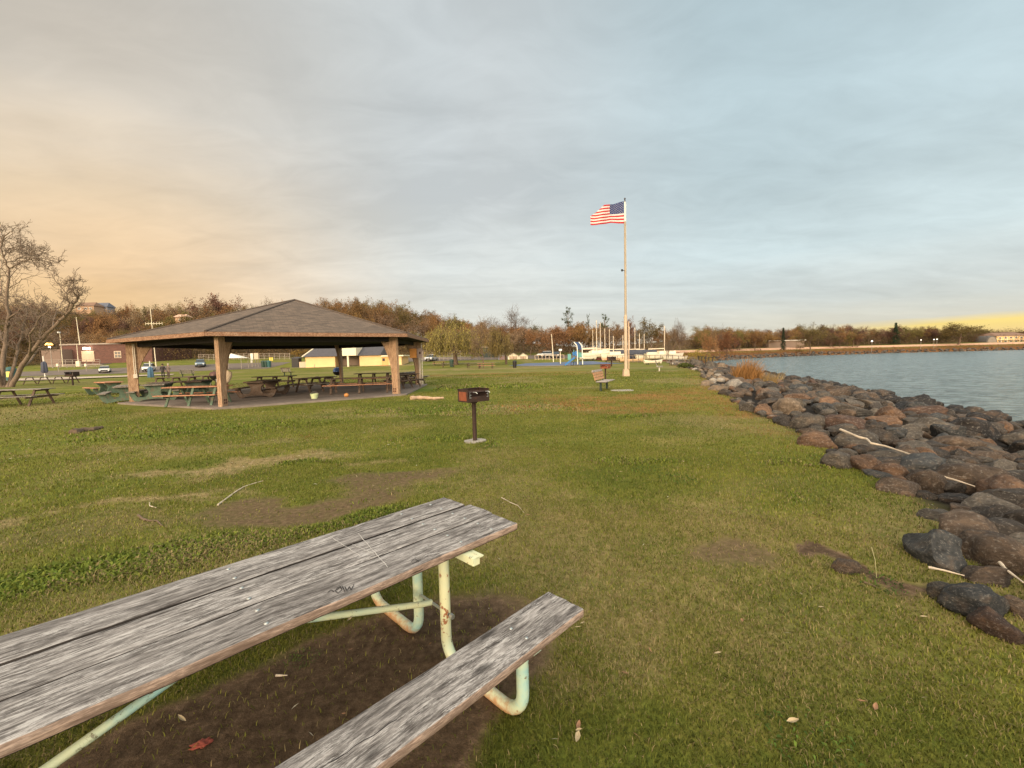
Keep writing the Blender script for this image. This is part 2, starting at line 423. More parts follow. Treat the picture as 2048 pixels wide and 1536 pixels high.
# ------------------------------------------------------------------ lawn masks (shared by the ground and the grass blades)
def ell(x, y, cx, cy, rx, ry, ang=0, soft=.35):
    c, s_ = math.cos(ang), math.sin(ang)
    u = ((x - cx) * c + (y - cy) * s_) / rx; v = (-(x - cx) * s_ + (y - cy) * c) / ry
    return 1 - sst(1 - soft, 1 + soft, np.sqrt(u * u + v * v))
TX, TY, TTH = -.4978, 2.9252, .7895       # near right-hand end corner of the big table's top (far edge)
TA = (math.cos(TTH), math.sin(TTH)); TN = (math.sin(TTH), -math.cos(TTH))
def masks(x, y):
    """dirt, dry straw, rust leaf litter, lush weed, each 0..1"""
    wx = x + (fbm(x * .8, y * .8, 3, 21) - .5) * 1.6; wy = y + (fbm(x * .8, y * .8, 3, 31) - .5) * 1.6
    nf = fbm(x * 2.2, y * 2.2, 4, 41)
    dirt = np.zeros_like(x); dry = np.zeros_like(x); rust = np.zeros_like(x); lush = np.zeros_like(x)
    cx, cy = TX - TA[0] * 1.35 + TN[0] * .42, TY - TA[1] * 1.35 + TN[1] * .42
    dirt = np.maximum(dirt, 1.0 * ell(x + (nf - .5) * .3, y, cx, cy, 1.75, .72, TTH, .25))
    for (a, b, rx, ry, an, k) in [(-2.55, 5.1, 1.6, .5, .40, .68), (-1.6, 6.1, 1.1, .42, .45, .66), (-4.4, 4.4, .9, .3, .3, .40), (1.75, 3.35, .55, .38, -.2, .64), (-4.0, 7.2, .8, .22, .2, .35), (2.6, 3.1, .18, .09, -.6, 1), (2.9, 2.95, .3, .09, -.1, .8)]:
        dirt = np.maximum(dirt, k * ell(wx, wy, a, b, rx, ry, an))
    for (a, b, rx, ry, an, k) in [(-4.6, 6.9, 1.9, .42, .32, .95), (-4.9, 5.0, 1.5, .26, .25, .85), (-3.5, 7.7, 1.0, .3, .2, .8), (-2.0, 7.2, .5, .2, .1, .6), (-7.2, 8.6, 2.6, .5, .1, .5), (-3.2, 13.0, 3.6, .4, .05, .5), (.3, 4.4, 1.4, .8, 0, .38), (0, 5.9, 1.4, .7, 0, .35), (.6, 2.9, .9, .7, .2, .5), (4.5, 9.0, 2, .7, .5, .25),
                                  (-6, 60, 26, 6, .03, .7), (2, 48, 30, 2.2, .02, .5), (-14, 45, 14, 1.6, .05, .5), (-40, 40, 14, 2.0, .2, .6)]:
        dry = np.maximum(dry, k * ell(wx, wy, a, b, rx, ry, an))
    for (a, b, rx, ry, an, k) in [(4.2, 15.0, 4.4, 2.6, .12, .8), (3.4, 12.4, 1.2, .5, 0, .9), (5.6, 17.2, 3.2, 1.0, .1, 1), (1.8, 16.8, 1.4, 1.4, 0, .7), (8.5, 19.2, 2.2, 1.2, .8, .6), (-3, 42, 15, 1.5, .03, .9), (2, 37, 9, 1.0, .03, .7), (-4.3, 9.3, .8, .2, 0, .3), (0.2, 18.5, 2.6, .5, 0, .5)]:
        rust = np.maximum(rust, k * ell(wx, wy, a, b, rx, ry, an))
    for (a, b, rx, ry, an, k) in [(-3.6, 3.4, 1.8, .45, .55, 1), (-2.2, 4.4, 1.0, .26, .5, .9), (-1.9, 5.4, .7, .1, .35, .8), (2.0, 6.4, .8, .3, 0, .7), (-3.1, 7.0, .7, .16, .2, .8), (-1.6, 9.0, .9, .35, .2, .7), (-.35, 8.1, .3, .18, 0, .9), (-8, 11, 3, 1.0, .2, .5), (.9, 1.35, .16, .12, 0, 1), (4.0, 6.2, .3, .18, .4, .7), (3.3, 4.7, .25, .14, .4, .7), (-1.5, 14, 4, 1.4, 0, .6), (3.2, 11.3, 1.2, .35, 0, .9), (-3.0, 24, 5, 2.2, 0, .8)]:
        lush = np.maximum(lush, k * ell(wx, wy, a, b, rx, ry, an))
    patch = fbm(x * .28, y * .28, 4, 61)
    rust = rust * (.25 + .75 * sst(.38, .60, fbm(x * 1.3 + y * .3, y * 1.9, 4, 47)))
    dry = dry * sst(.30, .52, fbm(x * 2.6, y * 4.5, 4, 45)); dry = np.maximum(dry, sst(.52, .72, patch) * .5)
    d = shore_d(x, y)
    rust = np.maximum(rust, .75 * sst(8, 13, np.hypot(x, y)) * sst(-1.4, -.2, d) * sst(.42, .6, nf) * (np.hypot(x, y) < 60))
    nr_ = 1 - sst(4, 8, np.hypot(x, y))
    bank = sst(-.12 + .5 * nr_, .35 + 1.0 * nr_, d + (nf - .5) * (.5 + .8 * nr_))
    brush = far_w(x, y) * sst(-9, -3, d)
    return dirt, dry, rust, lush, bank, brush

def ground_mat():
    m, nt, b = new_mat('lawn'); g = G(nt); p = g.pos()
    dirt, dry, rust, lush, bank, brush = [g.attr(k) for k in ('dirt', 'dry', 'rust', 'lush', 'bank', 'brush')]
    hill = g.attr('hill')
    n1 = g.noise(p, 1.3, 6, .6); n2 = g.noise(p, 7, 7, .75); n3 = g.noise(p, 60, 4, .7); n4 = g.noise(g.map(p, (.3, 1, 1)), .35, 5, .6)
    mot = g.math('ADD', g.math('MULTIPLY', n1, .3), g.math('ADD', g.math('MULTIPLY', n2, .35), g.math('MULTIPLY', n4, .35)))
    green = g.ramp(mot, [(.36, (.050, .080, .012)), (.48, (.135, .155, .024)), (.58, (.23, .205, .045)), (.68, (.34, .27, .09))])
    green = g.mix(g.rng(n3, .35, .7, .0, .5), green, (.05, .055, .014))
    lushc = g.ramp(n2, [(.35, (.05, .095, .012)), (.6, (.13, .19, .022))])
    col_ = g.mix(g.math('MULTIPLY', lush, .8), green, lushc)
    dryc = g.ramp(n2, [(.3, (.15, .11, .055)), (.55, (.30, .22, .115)), (.7, (.42, .32, .19))])
    col_ = g.mix(g.math('MULTIPLY', dry, g.rng(n2, .35, .62, .45, 1)), col_, dryc)
    rustc = g.ramp(g.noise(p, 18, 4, .7), [(.32, (.10, .065, .022)), (.5, (.26, .12, .04)), (.66, (.40, .22, .09))])
    col_ = g.mix(g.math('MULTIPLY', rust, g.rng(g.noise(p, 6, 5, .65), .38, .56, .15, 1)), col_, rustc)
    wet = g.rng(dirt, .72, .95, 1, .66)  # factor that darkens the soil colour where the dirt mask is strongest
    dirtc = g.ramp(g.noise(p, 17, 9, .78), [(.3, (.05, .034, .020)), (.52, (.125, .088, .056)), (.7, (.24, .175, .115))])
    dirtc = g.mix(1, dirtc, g.comb(wet, g.math('MULTIPLY', wet, .94), g.math('MULTIPLY', wet, .9)), 'MULTIPLY')
    col_ = g.mix(g.rng(g.math('ADD', dirt, g.math('MULTIPLY', g.math('SUBTRACT', n2, .5), .5)), .25, .75), col_, dirtc)
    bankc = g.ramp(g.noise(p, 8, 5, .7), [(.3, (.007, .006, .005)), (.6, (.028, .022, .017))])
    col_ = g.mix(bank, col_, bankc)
    brushc = g.ramp(g.noise(p, .9, 6, .7), [(.3, (.07, .035, .015)), (.6, (.2, .095, .035))])
    col_ = g.mix(brush, col_, brushc)
    col_ = g.mix(hill, col_, g.ramp(g.noise(p, .5, 6, .7), [(.35, (.05, .035, .015)), (.65, (.14, .09, .04))]))
    g.put(b.inputs['Base Color'], col_); b.inputs['Roughness'].default_value = .95; b.inputs['Specular IOR Level'].default_value = .1
    h = g.math('ADD', g.math('MULTIPLY', n2, .6), g.math('MULTIPLY', n3, .5))
    g.put(b.inputs['Normal'], g.bump(h, .7, .03))
    return m
def make_ground():
    nr = 330; na = 560
    rr = .06 * (1.0302 ** np.arange(nr)); rr = np.where(rr > 3, rr, rr)
    th = np.linspace(0, 2 * PI, na, endpoint=False)
    Rg, Tg = np.meshgrid(rr, th, indexing='ij')
    x = (Rg * np.cos(Tg)).ravel(); y = (Rg * np.sin(Tg)).ravel()
    x = np.append(x, 0); y = np.append(y, 0)
    z = Hn(x, y)
    i, j = np.meshgrid(np.arange(nr - 1), np.arange(na), indexing='ij')
    a = (i * na + j).ravel(); b_ = (i * na + (j + 1) % na).ravel(); c = ((i + 1) * na + (j + 1) % na).ravel(); d = ((i + 1) * na + j).ravel()
    f = np.stack([a, d, c, b_], 1)
    ctr = nr * na
    fc = np.stack([np.full(na, ctr), np.arange(na), (np.arange(na) + 1) % na, (np.arange(na) + 1) % na], 1)[:, :4]
    # centre fan as quads with a repeated point would be degenerate, so close it with pairs of steps
    j2 = np.arange(0, na, 2); fc = np.stack([np.full(len(j2), ctr), j2, (j2 + 1) % na, (j2 + 2) % na], 1)
    f = np.concatenate([f, fc])
    mk = masks(x, y)
    hill = np.maximum(sst(112, 135, y) * sst(8, 20, -shore_d(x, y)) * (x < 70), sst(20, 28, -shore_d(x, y)) * (x >= 70) * (y > 100))
    at = {k: ('FLOAT', v) for k, v in zip(('dirt', 'dry', 'rust', 'lush', 'bank', 'brush'), mk)}
    at['hill'] = ('FLOAT', hill)
    o = np_mesh('ground', np.stack([x, y, z], 1), f, ground_mat(), smooth=True, attrs=at)
    return struct(o)
ground = make_ground()

def make_water():
    m, nt, b = new_mat('harbour_water'); g = G(nt); p = g.pos()
    b.inputs['Roughness'].default_value = .22; b.inputs['IOR'].default_value = 1.33
    b.inputs['Specular IOR Level'].default_value = .5
    w1 = g.noise(g.map(p, (.8, 1.5, 1), rot=(0, 0, R(-35))), 1.1, 7, .68, .5)
    w2 = g.noise(g.map(p, (1, .5, 1), rot=(0, 0, R(12))), .28, 4, .55, .3)
    h = g.math('ADD', g.math('MULTIPLY', w1, .55), g.math('MULTIPLY', w2, 1.3))
    g.put(b.inputs['Normal'], g.bump(h, 1.0, 1.1))
    g.put(b.inputs['Base Color'], g.ramp(w1, [(.40, (.06, .095, .105)), (.60, (.20, .27, .285))]))
    xs = np.array([0, 1400]); 
    v = [(1.0, -300, WATER), (1500, -300, WATER), (1500, 420, WATER), (1.0, 420, WATER)]
    o = np_mesh('water', v, [(0, 1, 2, 3)], m)
    return struct(o)
make_water()

# ------------------------------------------------------------------ grass blades
def grass_mat():
    m, nt, b = new_mat('grass_blade'); g = G(nt)
    c = g.attr('tint', 'Color')
    g.put(b.inputs['Base Color'], c); b.inputs['Roughness'].default_value = .7; b.inputs['Specular IOR Level'].default_value = .15
    tr = nt.nodes.new('ShaderNodeBsdfTranslucent'); nt.links.new(c, tr.inputs[0])
    mx = nt.nodes.new('ShaderNodeMixShader'); mx.inputs[0].default_value = .3
    nt.links.new(b.outputs[0], mx.inputs[1]); nt.links.new(tr.outputs[0], mx.inputs[2])
    nt.links.new(mx.outputs[0], next(n for n in nt.nodes if n.type == 'OUTPUT_MATERIAL').inputs[0])
    return m
def make_grass():
    rs = np.random.RandomState(3); X = []; Y = []; S = []
    for (r0, r1, dens, sc_) in [(.5, 3.0, 13500, .85), (3.0, 5.0, 6800, 1.1), (5.0, 8.0, 2600, 1.5), (8, 13, 900, 2.1), (13, 22, 230, 3.2), (22, 42, 60, 5.5)]:
        a0, a1 = (R(10), R(170)) if r1 < 6 else (R(22), R(158))
        n = int((r1 * r1 - r0 * r0) / 2 * (a1 - a0) * dens)
        r = np.sqrt(rs.uniform(r0 * r0, r1 * r1, n)); t = rs.uniform(a0, a1, n)
        X.append(r * np.cos(t)); Y.append(r * np.sin(t)); S.append(np.full(n, sc_))
    x = np.concatenate(X); y = np.concatenate(Y); s = np.concatenate(S)
    dirt, dry, rust, lush, bank, brush = masks(x, y)
    keep = rs.uniform(size=len(x)) < (1 - .955 * sst(.25, .7, dirt)) * (1 - sst(.2, .8, bank)) * (1 - .45 * dry) * (1 - .35 * rust)
    # not on the pavilion slab
    keep &= np.hypot(x + 11.64, y - 23.06) > 7.4
    x, y, s, dirt, dry, rust, lush = [q[keep] for q in (x, y, s, dirt, dry, rust, lush)]
    n = len(x); z = Hn(x, y)
    cl = fbm(x * 3.1, y * 3.1, 3, 71); big = fbm(x * .7, y * .7, 3, 81)
    L = (.016 + .016 * rs.uniform(size=n) + .02 * np.maximum(cl - .45, 0)) * (1 + .6 * lush) * (1 - .3 * dry) * (1 + .35 * (s - 1))
    wd = (.0016 + .0012 * rs.uniform(size=n)) * s * (1 + 1.8 * lush)
    an = rs.uniform(0, 2 * PI, n); lean = rs.uniform(.3, 1.25, n); bx = np.cos(an); by = np.sin(an)
    px, py = -by * wd, bx * wd
    b0 = np.stack([x - px, y - py, z - .004], 1); b1 = np.stack([x + px, y + py, z - .004], 1)
    m0 = np.stack([x + bx * L * lean * .4 - px * .8, y + by * L * lean * .4 - py * .8, z + L * .62], 1)
    m1 = np.stack([x + bx * L * lean * .4 + px * .8, y + by * L * lean * .4 + py * .8, z + L * .62], 1)
    t0 = np.stack([x + bx * L * lean * 1.05, y + by * L * lean * 1.05, z + L * (1.05 - .35 * lean)], 1)
    V = np.stack([b0, b1, m1, m0, t0], 1).reshape(-1, 3)
    i = np.arange(n) * 5
    F = np.concatenate([np.stack([i, i + 1, i + 2], 1), np.stack([i, i + 2, i + 3], 1), np.stack([i + 3, i + 2, i + 4], 1)])
    u = rs.uniform(size=n)[:, None]
    g1 = np.array([.082, .108, .017]); g2 = np.array([.27, .262, .045]); straw = np.array([.30, .235, .11]); lu = np.array([.085, .145, .022]); lu2 = np.array([.24, .27, .045]); ru = np.array([.28, .15, .05])
    mixv = np.clip(.35 * u + .9 * (big[:, None] - .2), 0, 1)
    c = g1 * (1 - mixv) + g2 * mixv
    c = c * (1 - lush[:, None] * .8) + (lu * (1 - u) + lu2 * u) * lush[:, None] * .8
    c = c * (.55 + .75 * rs.uniform(size=(n, 1))) * (1 - .22 * (1 - sst(1.5, 5.5, np.hypot(x, y + .5)))[:, None])  # blades darken towards the camera: a vignette painted into their colour
    dm = np.clip(dry * .9 + .06 + .10 * (big > .5), 0, 1) > rs.uniform(size=n)
    c[dm] = straw * (.55 + .6 * u[dm])
    rm = rust * .7 > rs.uniform(size=n); c[rm] = ru * (.6 + .7 * u[rm])
    c = np.concatenate([c, np.ones((n, 1))], 1)
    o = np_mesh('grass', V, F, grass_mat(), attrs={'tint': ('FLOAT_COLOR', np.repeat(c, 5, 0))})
    o['kind'] = 'stuff'; tag(o, 'short mown lawn of olive green grass with dry and bare patches', 'grass')
make_grass()
# litter: straws and leaf crumbs nobody could count
def make_litter():
    rs = np.random.RandomState(8); n = 1900
    r = np.sqrt(rs.uniform(1, 20 ** 2, n)); t = rs.uniform(R(30), R(150), n); x = r * np.cos(t); y = r * np.sin(t)
    mk = masks(x, y); ok = (mk[4] < .9) & (np.hypot(x + 11.64, y - 23.06) > 7.4); x, y = x[ok], y[ok]; n = len(x)
    z = Hn(x, y) + .012 + .0012 * np.hypot(x, y)
    L = rs.uniform(.008, .026, n) * (1 + .05 * np.hypot(x, y)); w = rs.uniform(.001, .0035, n) * (1 + .10 * np.hypot(x, y)); a = rs.uniform(0, PI, n)
    dx, dy = np.cos(a), np.sin(a); dz = rs.uniform(-.3, .3, n) * L * .5
    V = np.stack([np.stack([x - dx * L, y - dy * L, z - dz], 1), np.stack([x - dy * w, y + dx * w, z + w], 1), np.stack([x + dx * L, y + dy * L, z + dz], 1), np.stack([x + dy * w, y - dx * w, z + w * .5], 1)], 1).reshape(-1, 3)
    F = np.arange(n * 4).reshape(-1, 4)
    pal = np.array([[.33, .26, .15, 1], [.36, .30, .19, 1], [.32, .2, .09, 1], [.22, .12, .05, 1], [.6, .55, .42, 1]])
    c = pal[rs.randint(0, 5, n)]
    o = np_mesh('leaf_litter', V, F, grass_mat(), attrs={'tint': ('FLOAT_COLOR', np.repeat(c, 4, 0))})
    o['kind'] = 'stuff'; tag(o, 'scattered straw bits and leaf crumbs lying on the lawn', 'litter')
make_litter()
# ------------------------------------------------------------------ rocks
def rock_mat():
    m, nt, b = new_mat('riprap_stone'); g = G(nt); v = g.co(); r = g.rnd()
    off = g.comb(g.math('MULTIPLY', r, 19.), g.math('MULTIPLY', r, 7.), g.math('MULTIPLY', r, 11.))
    x = g.n('ShaderNodeVectorMath', operation='ADD'); g.put(x.inputs[0], v); g.put(x.inputs[1], off); v = x.outputs[0]
    oc = g.ocol()
    n1 = g.noise(v, 1.6, 7, .65, .4); n2 = g.noise(v, 9, 6, .7); n3 = g.noise(v, 45, 4, .7)
    st = g.noise(g.map(v, (.8, .8, 4.5), rot=(.5, .3, 0)), 1.6, 5, .6, .5)
    f = g.math('ADD', g.math('MULTIPLY', n1, .45), g.math('ADD', g.math('MULTIPLY', n2, .3), g.math('MULTIPLY', st, .25)))
    k = g.ramp(f, [(.36, (.40, .38, .37)), (.49, (.90, .90, .90)), (.62, (1.75, 1.7, 1.6))])
    base = g.mix(1, oc, k, 'MULTIPLY')
    base = g.mix(g.math('MULTIPLY', g.rng(n1, .54, .66), .30), base, (.17, .10, .055))
    base = g.mix(g.math('MULTIPLY', g.rng(n2, .56, .63), .45), base, (.26, .24, .21))
    base = g.mix(g.math('MULTIPLY', g.rng(n3, .62, .72), .4), base, (.02, .018, .016))
    g.put(b.inputs['Base Color'], base); b.inputs['Roughness'].default_value = .8; b.inputs['Specular IOR Level'].default_value = .3
    h = g.math('ADD', g.math('MULTIPLY', n2, .6), g.math('MULTIPLY', n3, .25))
    g.put(b.inputs['Normal'], g.bump(g.math('ADD', h, g.math('MULTIPLY', st, .6)), .9, .06))
    return m
ROCKM = rock_mat()
def rock_mesh(seed, sub=3, ang=.5):
    rs = random.Random(seed); bm = bmesh.new(); bmesh.ops.create_icosphere(bm, subdivisions=sub, radius=1)
    planes = [(Vector((rs.gauss(0, 1), rs.gauss(0, 1), rs.gauss(0, .8))).normalized(), rs.uniform(.50, .82)) for _ in range(rs.randint(8, 13))]
    from mathutils import noise as mn
    o = Vector((rs.random() * 50, rs.random() * 50, 0))
    for v in bm.verts:
        p = v.co.copy()
        for n_, d in planes:
            q = p.dot(n_)
            if q > d: p -= n_ * (q - d) * min(1, ang * 1.9)
        p *= 1 + .20 * mn.noise(v.co * 1.3 + o) + .09 * mn.noise(v.co * 3.1 + o) + .035 * mn.noise(v.co * 7 + o) + .015 * mn.noise(v.co * 15 + o)
        v.co = p
    me = bpy.data.meshes.new('rock'); bm.to_mesh(me); bm.free()
    me.polygons.foreach_set('use_smooth', [True] * len(me.polygons)); me.materials.append(ROCKM)
    return me
ROCKS = [rock_mesh(i, 4, .35 + .25 * (i % 3) / 2) for i in range(12)]
TINT = {'dark': (.060, .049, .040), 'grey': (.118, .102, .084), 'brown': (.115, .083, .060), 'rust': (.165, .098, .060), 'red': (.088, .054, .040), 'pale': (.34, .31, .27), 'tan': (.22, .165, .115), 'slate': (.06, .062, .062), 'black': (.028, .024, .022)}
rocks = []; placed = []
_rk = random.Random(5)
def rock(x, y, z, sx, sy, sz, rz, tint, label, group=None, tilt=.15, mesh=None):
    o = bpy.data.objects.new('rock', mesh or _rk.choice(ROCKS)); col.objects.link(o)
    o.location = (x, y, z); o.scale = (sx, sy, sz); o.rotation_euler = (_rk.uniform(-tilt, tilt), _rk.uniform(-tilt, tilt), rz)
    c = TINT[tint]; k = _rk.uniform(.60, .98); o.color = (c[0] * k, c[1] * k, c[2] * k, 1)
    tag(o, label, 'rock', group); placed.append((x, y, max(sx, sy))); rocks.append(o)
    return o
# stones one can single out: pixel of the middle, width and height in the photograph, tint, label
HAND = [
    (1905, 1118, 118, 76, 'slate', 'blue grey boulder with a rusty lower side at the edge of the near lawn'),
    (1962, 1078, 150, 70, 'brown', 'rough flat brown boulder just above the blue grey one at the lawn edge'),
    (2035, 1128, 120, 84, 'brown', 'large brown boulder cut by the picture edge beside the blue grey boulder'),
    (1812, 976, 84, 42, 'brown', 'round brown boulder standing alone at the lawn edge under the long pale branch'),
    (1972, 974, 132, 68, 'brown', 'biggest smooth brown boulder below the dark hollow among the stones'),
    (1876, 972, 62, 50, 'brown', 'rounded brown stone between the lone lawn boulder and the biggest smooth boulder'),
    (1862, 922, 40, 44, 'rust', 'upright rust coloured stone with a pale top in the middle of the bank'),
    (1905, 912, 56, 42, 'dark', 'dark angular stone right beside the upright rust coloured stone'),
    (1893, 938, 44, 24, 'brown', 'small round brown stone just below the upright rust coloured one'),
    (1940, 936, 74, 34, 'dark', 'dark smooth stone above the biggest smooth boulder'),
    (2020, 950, 90, 44, 'grey', 'long grey stone above the picture edge side of the biggest boulder'),
    (1735, 886, 120, 44, 'grey', 'long low grey boulder just beyond the fallen branch tip'),
    (1645, 886, 72, 34, 'rust', 'rusty flat stone at the lawn edge near the branch tip'),
    (1626, 850, 66, 34, 'grey', 'grey rounded stone at the lawn edge beyond the rusty flat stone'),
    (1720, 902, 46, 22, 'rust', 'small rusty stone leaning on the long low grey boulder'),
    (1778, 908, 40, 26, 'grey', 'grey wedge shaped stone beside the long low grey boulder'),
    (1690, 928, 60, 34, 'grey', 'mossy grey stone sunk in the lawn beside the fallen branch'),
    (1795, 940, 120, 34, 'dark', 'long dark mossy stone under the fallen branch'),
    (1588, 818, 52, 40, 'tan', 'tan pointed stone at the lawn edge with a dark shaded foot'),
    (1535, 822, 44, 26, 'rust', 'brown angular stone left of the tan pointed stone'),
    (1505, 816, 42, 26, 'grey', 'grey blocky stone next to the brown angular one at the lawn edge'),
    (1663, 812, 56, 28, 'rust', 'rusty domed stone amid grey ones halfway to the water'),
    (1710, 822, 90, 30, 'grey', 'long pale grey slab halfway to the water'),
    (1800, 838, 48, 42, 'rust', 'orange brown sloping stone in the middle of the bank'),
    (1765, 828, 44, 26, 'grey', 'grey stone against the orange brown sloping stone'),
    (1855, 830, 84, 28, 'red', 'long dark red stone near the water'),
    (1890, 858, 84, 48, 'grey', 'big smooth grey brown boulder below the long dark red stone'),
    (1825, 868, 70, 30, 'grey', 'oval grey brown stone left of the big smooth grey brown one'),
    (1970, 866, 92, 46, 'black', 'big black wet boulder by the water'),
    (2030, 856, 56, 36, 'dark', 'round dark stone at the picture edge by the water'),
    (1990, 812, 60, 30, 'dark', 'dark domed stone on the waterline at the picture edge'),
    (1845, 816, 110, 26, 'black', 'long black wet stone along the waterline'),
    (1960, 838, 100, 24, 'brown', 'long brown slab stone sloping to the waterline'),
    (1900, 900, 90, 26, 'dark', 'dark flat stone uphill of the black wet boulder'),
    (1985, 900, 100, 40, 'dark', 'broad dark stone with a bright chip on its top'),
    (2015, 1010, 90, 30, 'black', 'black flat slab below the biggest smooth boulder'),
    (2010, 1046, 90, 44, 'dark', 'dark sloping stone in the hollow beside the grassy strip'),
    (1962, 1060, 60, 22, 'black', 'small black slab in the hollow above the rough flat brown boulder'),
    (1935, 1008, 100, 24, 'black', 'long black flat slab under the end of the bleached pole'),
    (2040, 1078, 70, 34, 'dark', 'dark stone at the picture edge just above the large brown boulder'),
    (1965, 1034, 60, 24, 'grey', 'low grey stone between two black slabs in the hollow'),
    (1945, 1026, 70, 30, 'brown', 'brown stone half buried above the grassy strip'),
    (1880, 1034, 66, 30, 'grey', 'grey stone half sunk in the lawn beside white straws'),
    (1905, 1196, 60, 34, 'grey', 'flat grey stone flush with the lawn below the blue grey boulder'),
    (1980, 1225, 120, 60, 'slate', 'broad slate grey stone flush with the lawn edge near the camera'),
    (2030, 1275, 90, 60, 'red', 'reddish brown stone at the lawn edge nearest the camera'),
    (1985, 1165, 110, 30, 'brown', 'low brown stone under the blue grey boulder shaded by it'),
    (1700, 1146, 50, 26, 'brown', 'small flat stone sunk in bare soil of the lawn'),
    (1415, 768, 30, 12, 'tan', 'tan flat stone lying in the leafy grass at the top of the bank'),
    (1440, 776, 40, 14, 'tan', 'wide tan boulder top in the leafy grass'),
    (1395, 728, 30, 26, 'grey', 'large grey boulder where the bank meets the far lawn'),
    (1425, 731, 26, 24, 'grey', 'grey boulder beside the orange reeds'),
    (1446, 733, 22, 24, 'tan', 'pinkish boulder touching the orange reeds'),
    (1522, 738, 26, 20, 'grey', 'grey boulder just waterward of the orange reeds'),
    (1530, 730, 22, 16, 'tan', 'pinkish brown boulder behind the orange reeds'),
    (1592, 760, 40, 18, 'black', 'black boulder at the waterline beyond the reeds'),
    (1480, 770, 46, 16, 'brown', 'long brown stone in front of the orange reeds'),
    (1700, 852, 60, 26, 'dark', 'dark stone between the pale grey slab and the long low boulder'),
    (1640, 775, 50, 20, 'dark', 'dark low stone near the waterline beyond the rusty domed one'),
    (1730, 795, 46, 20, 'brown', 'brown stone on the waterline beside a darker one'),
    (1540, 798, 46, 18, 'brown', 'flat brown stone on the bank above the brown angular one'),
    (1630, 836, 50, 18, 'dark', 'low dark stone between tan pointed and rusty domed stones'),
]
for (px, py, w, h, tint, label) in HAND:
    p = hit(px, py + h * .30)
    dist = p.y
    wx = w * dist / FPX; hz = h * dist / FPX
    ry = max(.55 * wx, min(hz * 1.6, wx * 1.2)) if dist < 40 else wx * .7
    s_ = 1.10
    rock(p.x, p.y + ry * .30, p.z + hz * .10, wx / 2 * s_, ry / 2 * s_, max(hz * .78, .09), _rk.uniform(-.25, .25), tint, label, tilt=.10)
def bank_cands():
    rs = random.Random(77); c = []
    # walk along the shore in strips; size grows a little towards the water
    pts = []
    for i in range(len(SHORE) - 1):
        a = Vector(SHORE[i]); b = Vector(SHORE[i + 1]); L = (b - a).length
        if b.y < -3 or a.y > 112: continue
        n = int(L / .25) + 1
        for k in range(n):
            q = a.lerp(b, k / n)
            if q.y > -2.5: pts.append((q, (b - a).normalized()))
    for q, t in pts:
        nrm = Vector((t.y, -t.x))
        for _ in range(7 if q.y < 40 else 4):
            d = rs.uniform(.0, 11.5)
            c.append((q.x + nrm.x * d, q.y + nrm.y * d, d))
    rs.shuffle(c); return c
cands = bank_cands()
grid = {}
def near_ok(x, y, r):
    gx, gy = int(x // 1.5), int(y // 1.5)
    for i in (-1, 0, 1):
        for j in (-1, 0, 1):
            for (a, b, q) in grid.get((gx + i, gy + j), ()):
                if (a - x) ** 2 + (b - y) ** 2 < ((r + q) * .74) ** 2: return False
    return True
for (a, b, q) in placed: grid.setdefault((int(a // 1.5), int(b // 1.5)), []).append((a, b, q))
auto = []
for (x, y, d) in cands:
    dist = math.hypot(x, y)
    r = _rk.choice((.15, .19, .23, .28, .36)) * (1 + .2 * (d > 4)) * (1 + .005 * min(dist, 60))
    if d < .8: r *= .6
    if near_ok(x, y, r):
        auto.append((x, y, r, d)); grid.setdefault((int(x // 1.5), int(y // 1.5)), []).append((x, y, r))
# second pass of small fillers
for (x, y, d) in cands[::2]:
    if math.hypot(x, y) > 30: continue
    r = _rk.uniform(.11, .18)
    if near_ok(x + .1, y + .1, r):
        auto.append((x + .1, y + .1, r, d)); grid.setdefault((int(x // 1.5), int(y // 1.5)), []).append((x + .1, y + .1, r))
for (x, y, d) in cands:
    if math.hypot(x, y) > 13 or y < -1: continue
    for _ in range(4):
        a_, b_ = x + _rk.uniform(-.4, .4), y + _rk.uniform(-.4, .4); r = _rk.uniform(.10, .26)
        if shore_d(a_, b_)[0] < .12: continue
        if all((a - a_) ** 2 + (b - b_) ** 2 > (r * .8 + q * .42) ** 2 for a, b, q in sum((grid.get((int(a_ // 1.5) + i, int(b_ // 1.5) + j), []) for i in (-1, 0, 1) for j in (-1, 0, 1)), [])):
            auto.append((a_, b_, r, d)); grid.setdefault((int(a_ // 1.5), int(b_ // 1.5)), []).append((a_, b_, r * .8))
for _ in range(1500):      # larger stones packed into the hollow nearest the camera
    a_, b_ = _rk.uniform(4.2, 10.5), _rk.uniform(1.0, 7.0); d_ = shore_d(a_, b_)[0]; r = _rk.uniform(.20, .36)
    if d_ < .5 or d_ > 9: continue
    if all((a - a_) ** 2 + (b - b_) ** 2 > (r * .5 + q * .45) ** 2 for a, b, q in sum((grid.get((int(a_ // 1.5) + i, int(b_ // 1.5) + j), []) for i in (-1, 0, 1) for j in (-1, 0, 1)), []) if q > .13):
        auto.append((a_, b_, r, d_)); grid.setdefault((int(a_ // 1.5), int(b_ // 1.5)), []).append((a_, b_, r))
def vis_size(q):
    x, y, r, d = q
    if y < 1.5 or abs(x / max(y, .1)) > 1.35: return 0
    return r / math.hypot(x, y) * (1 if d < 9.5 else .5)
auto.sort(key=vis_size, reverse=True)
NR = 290 - len(HAND)
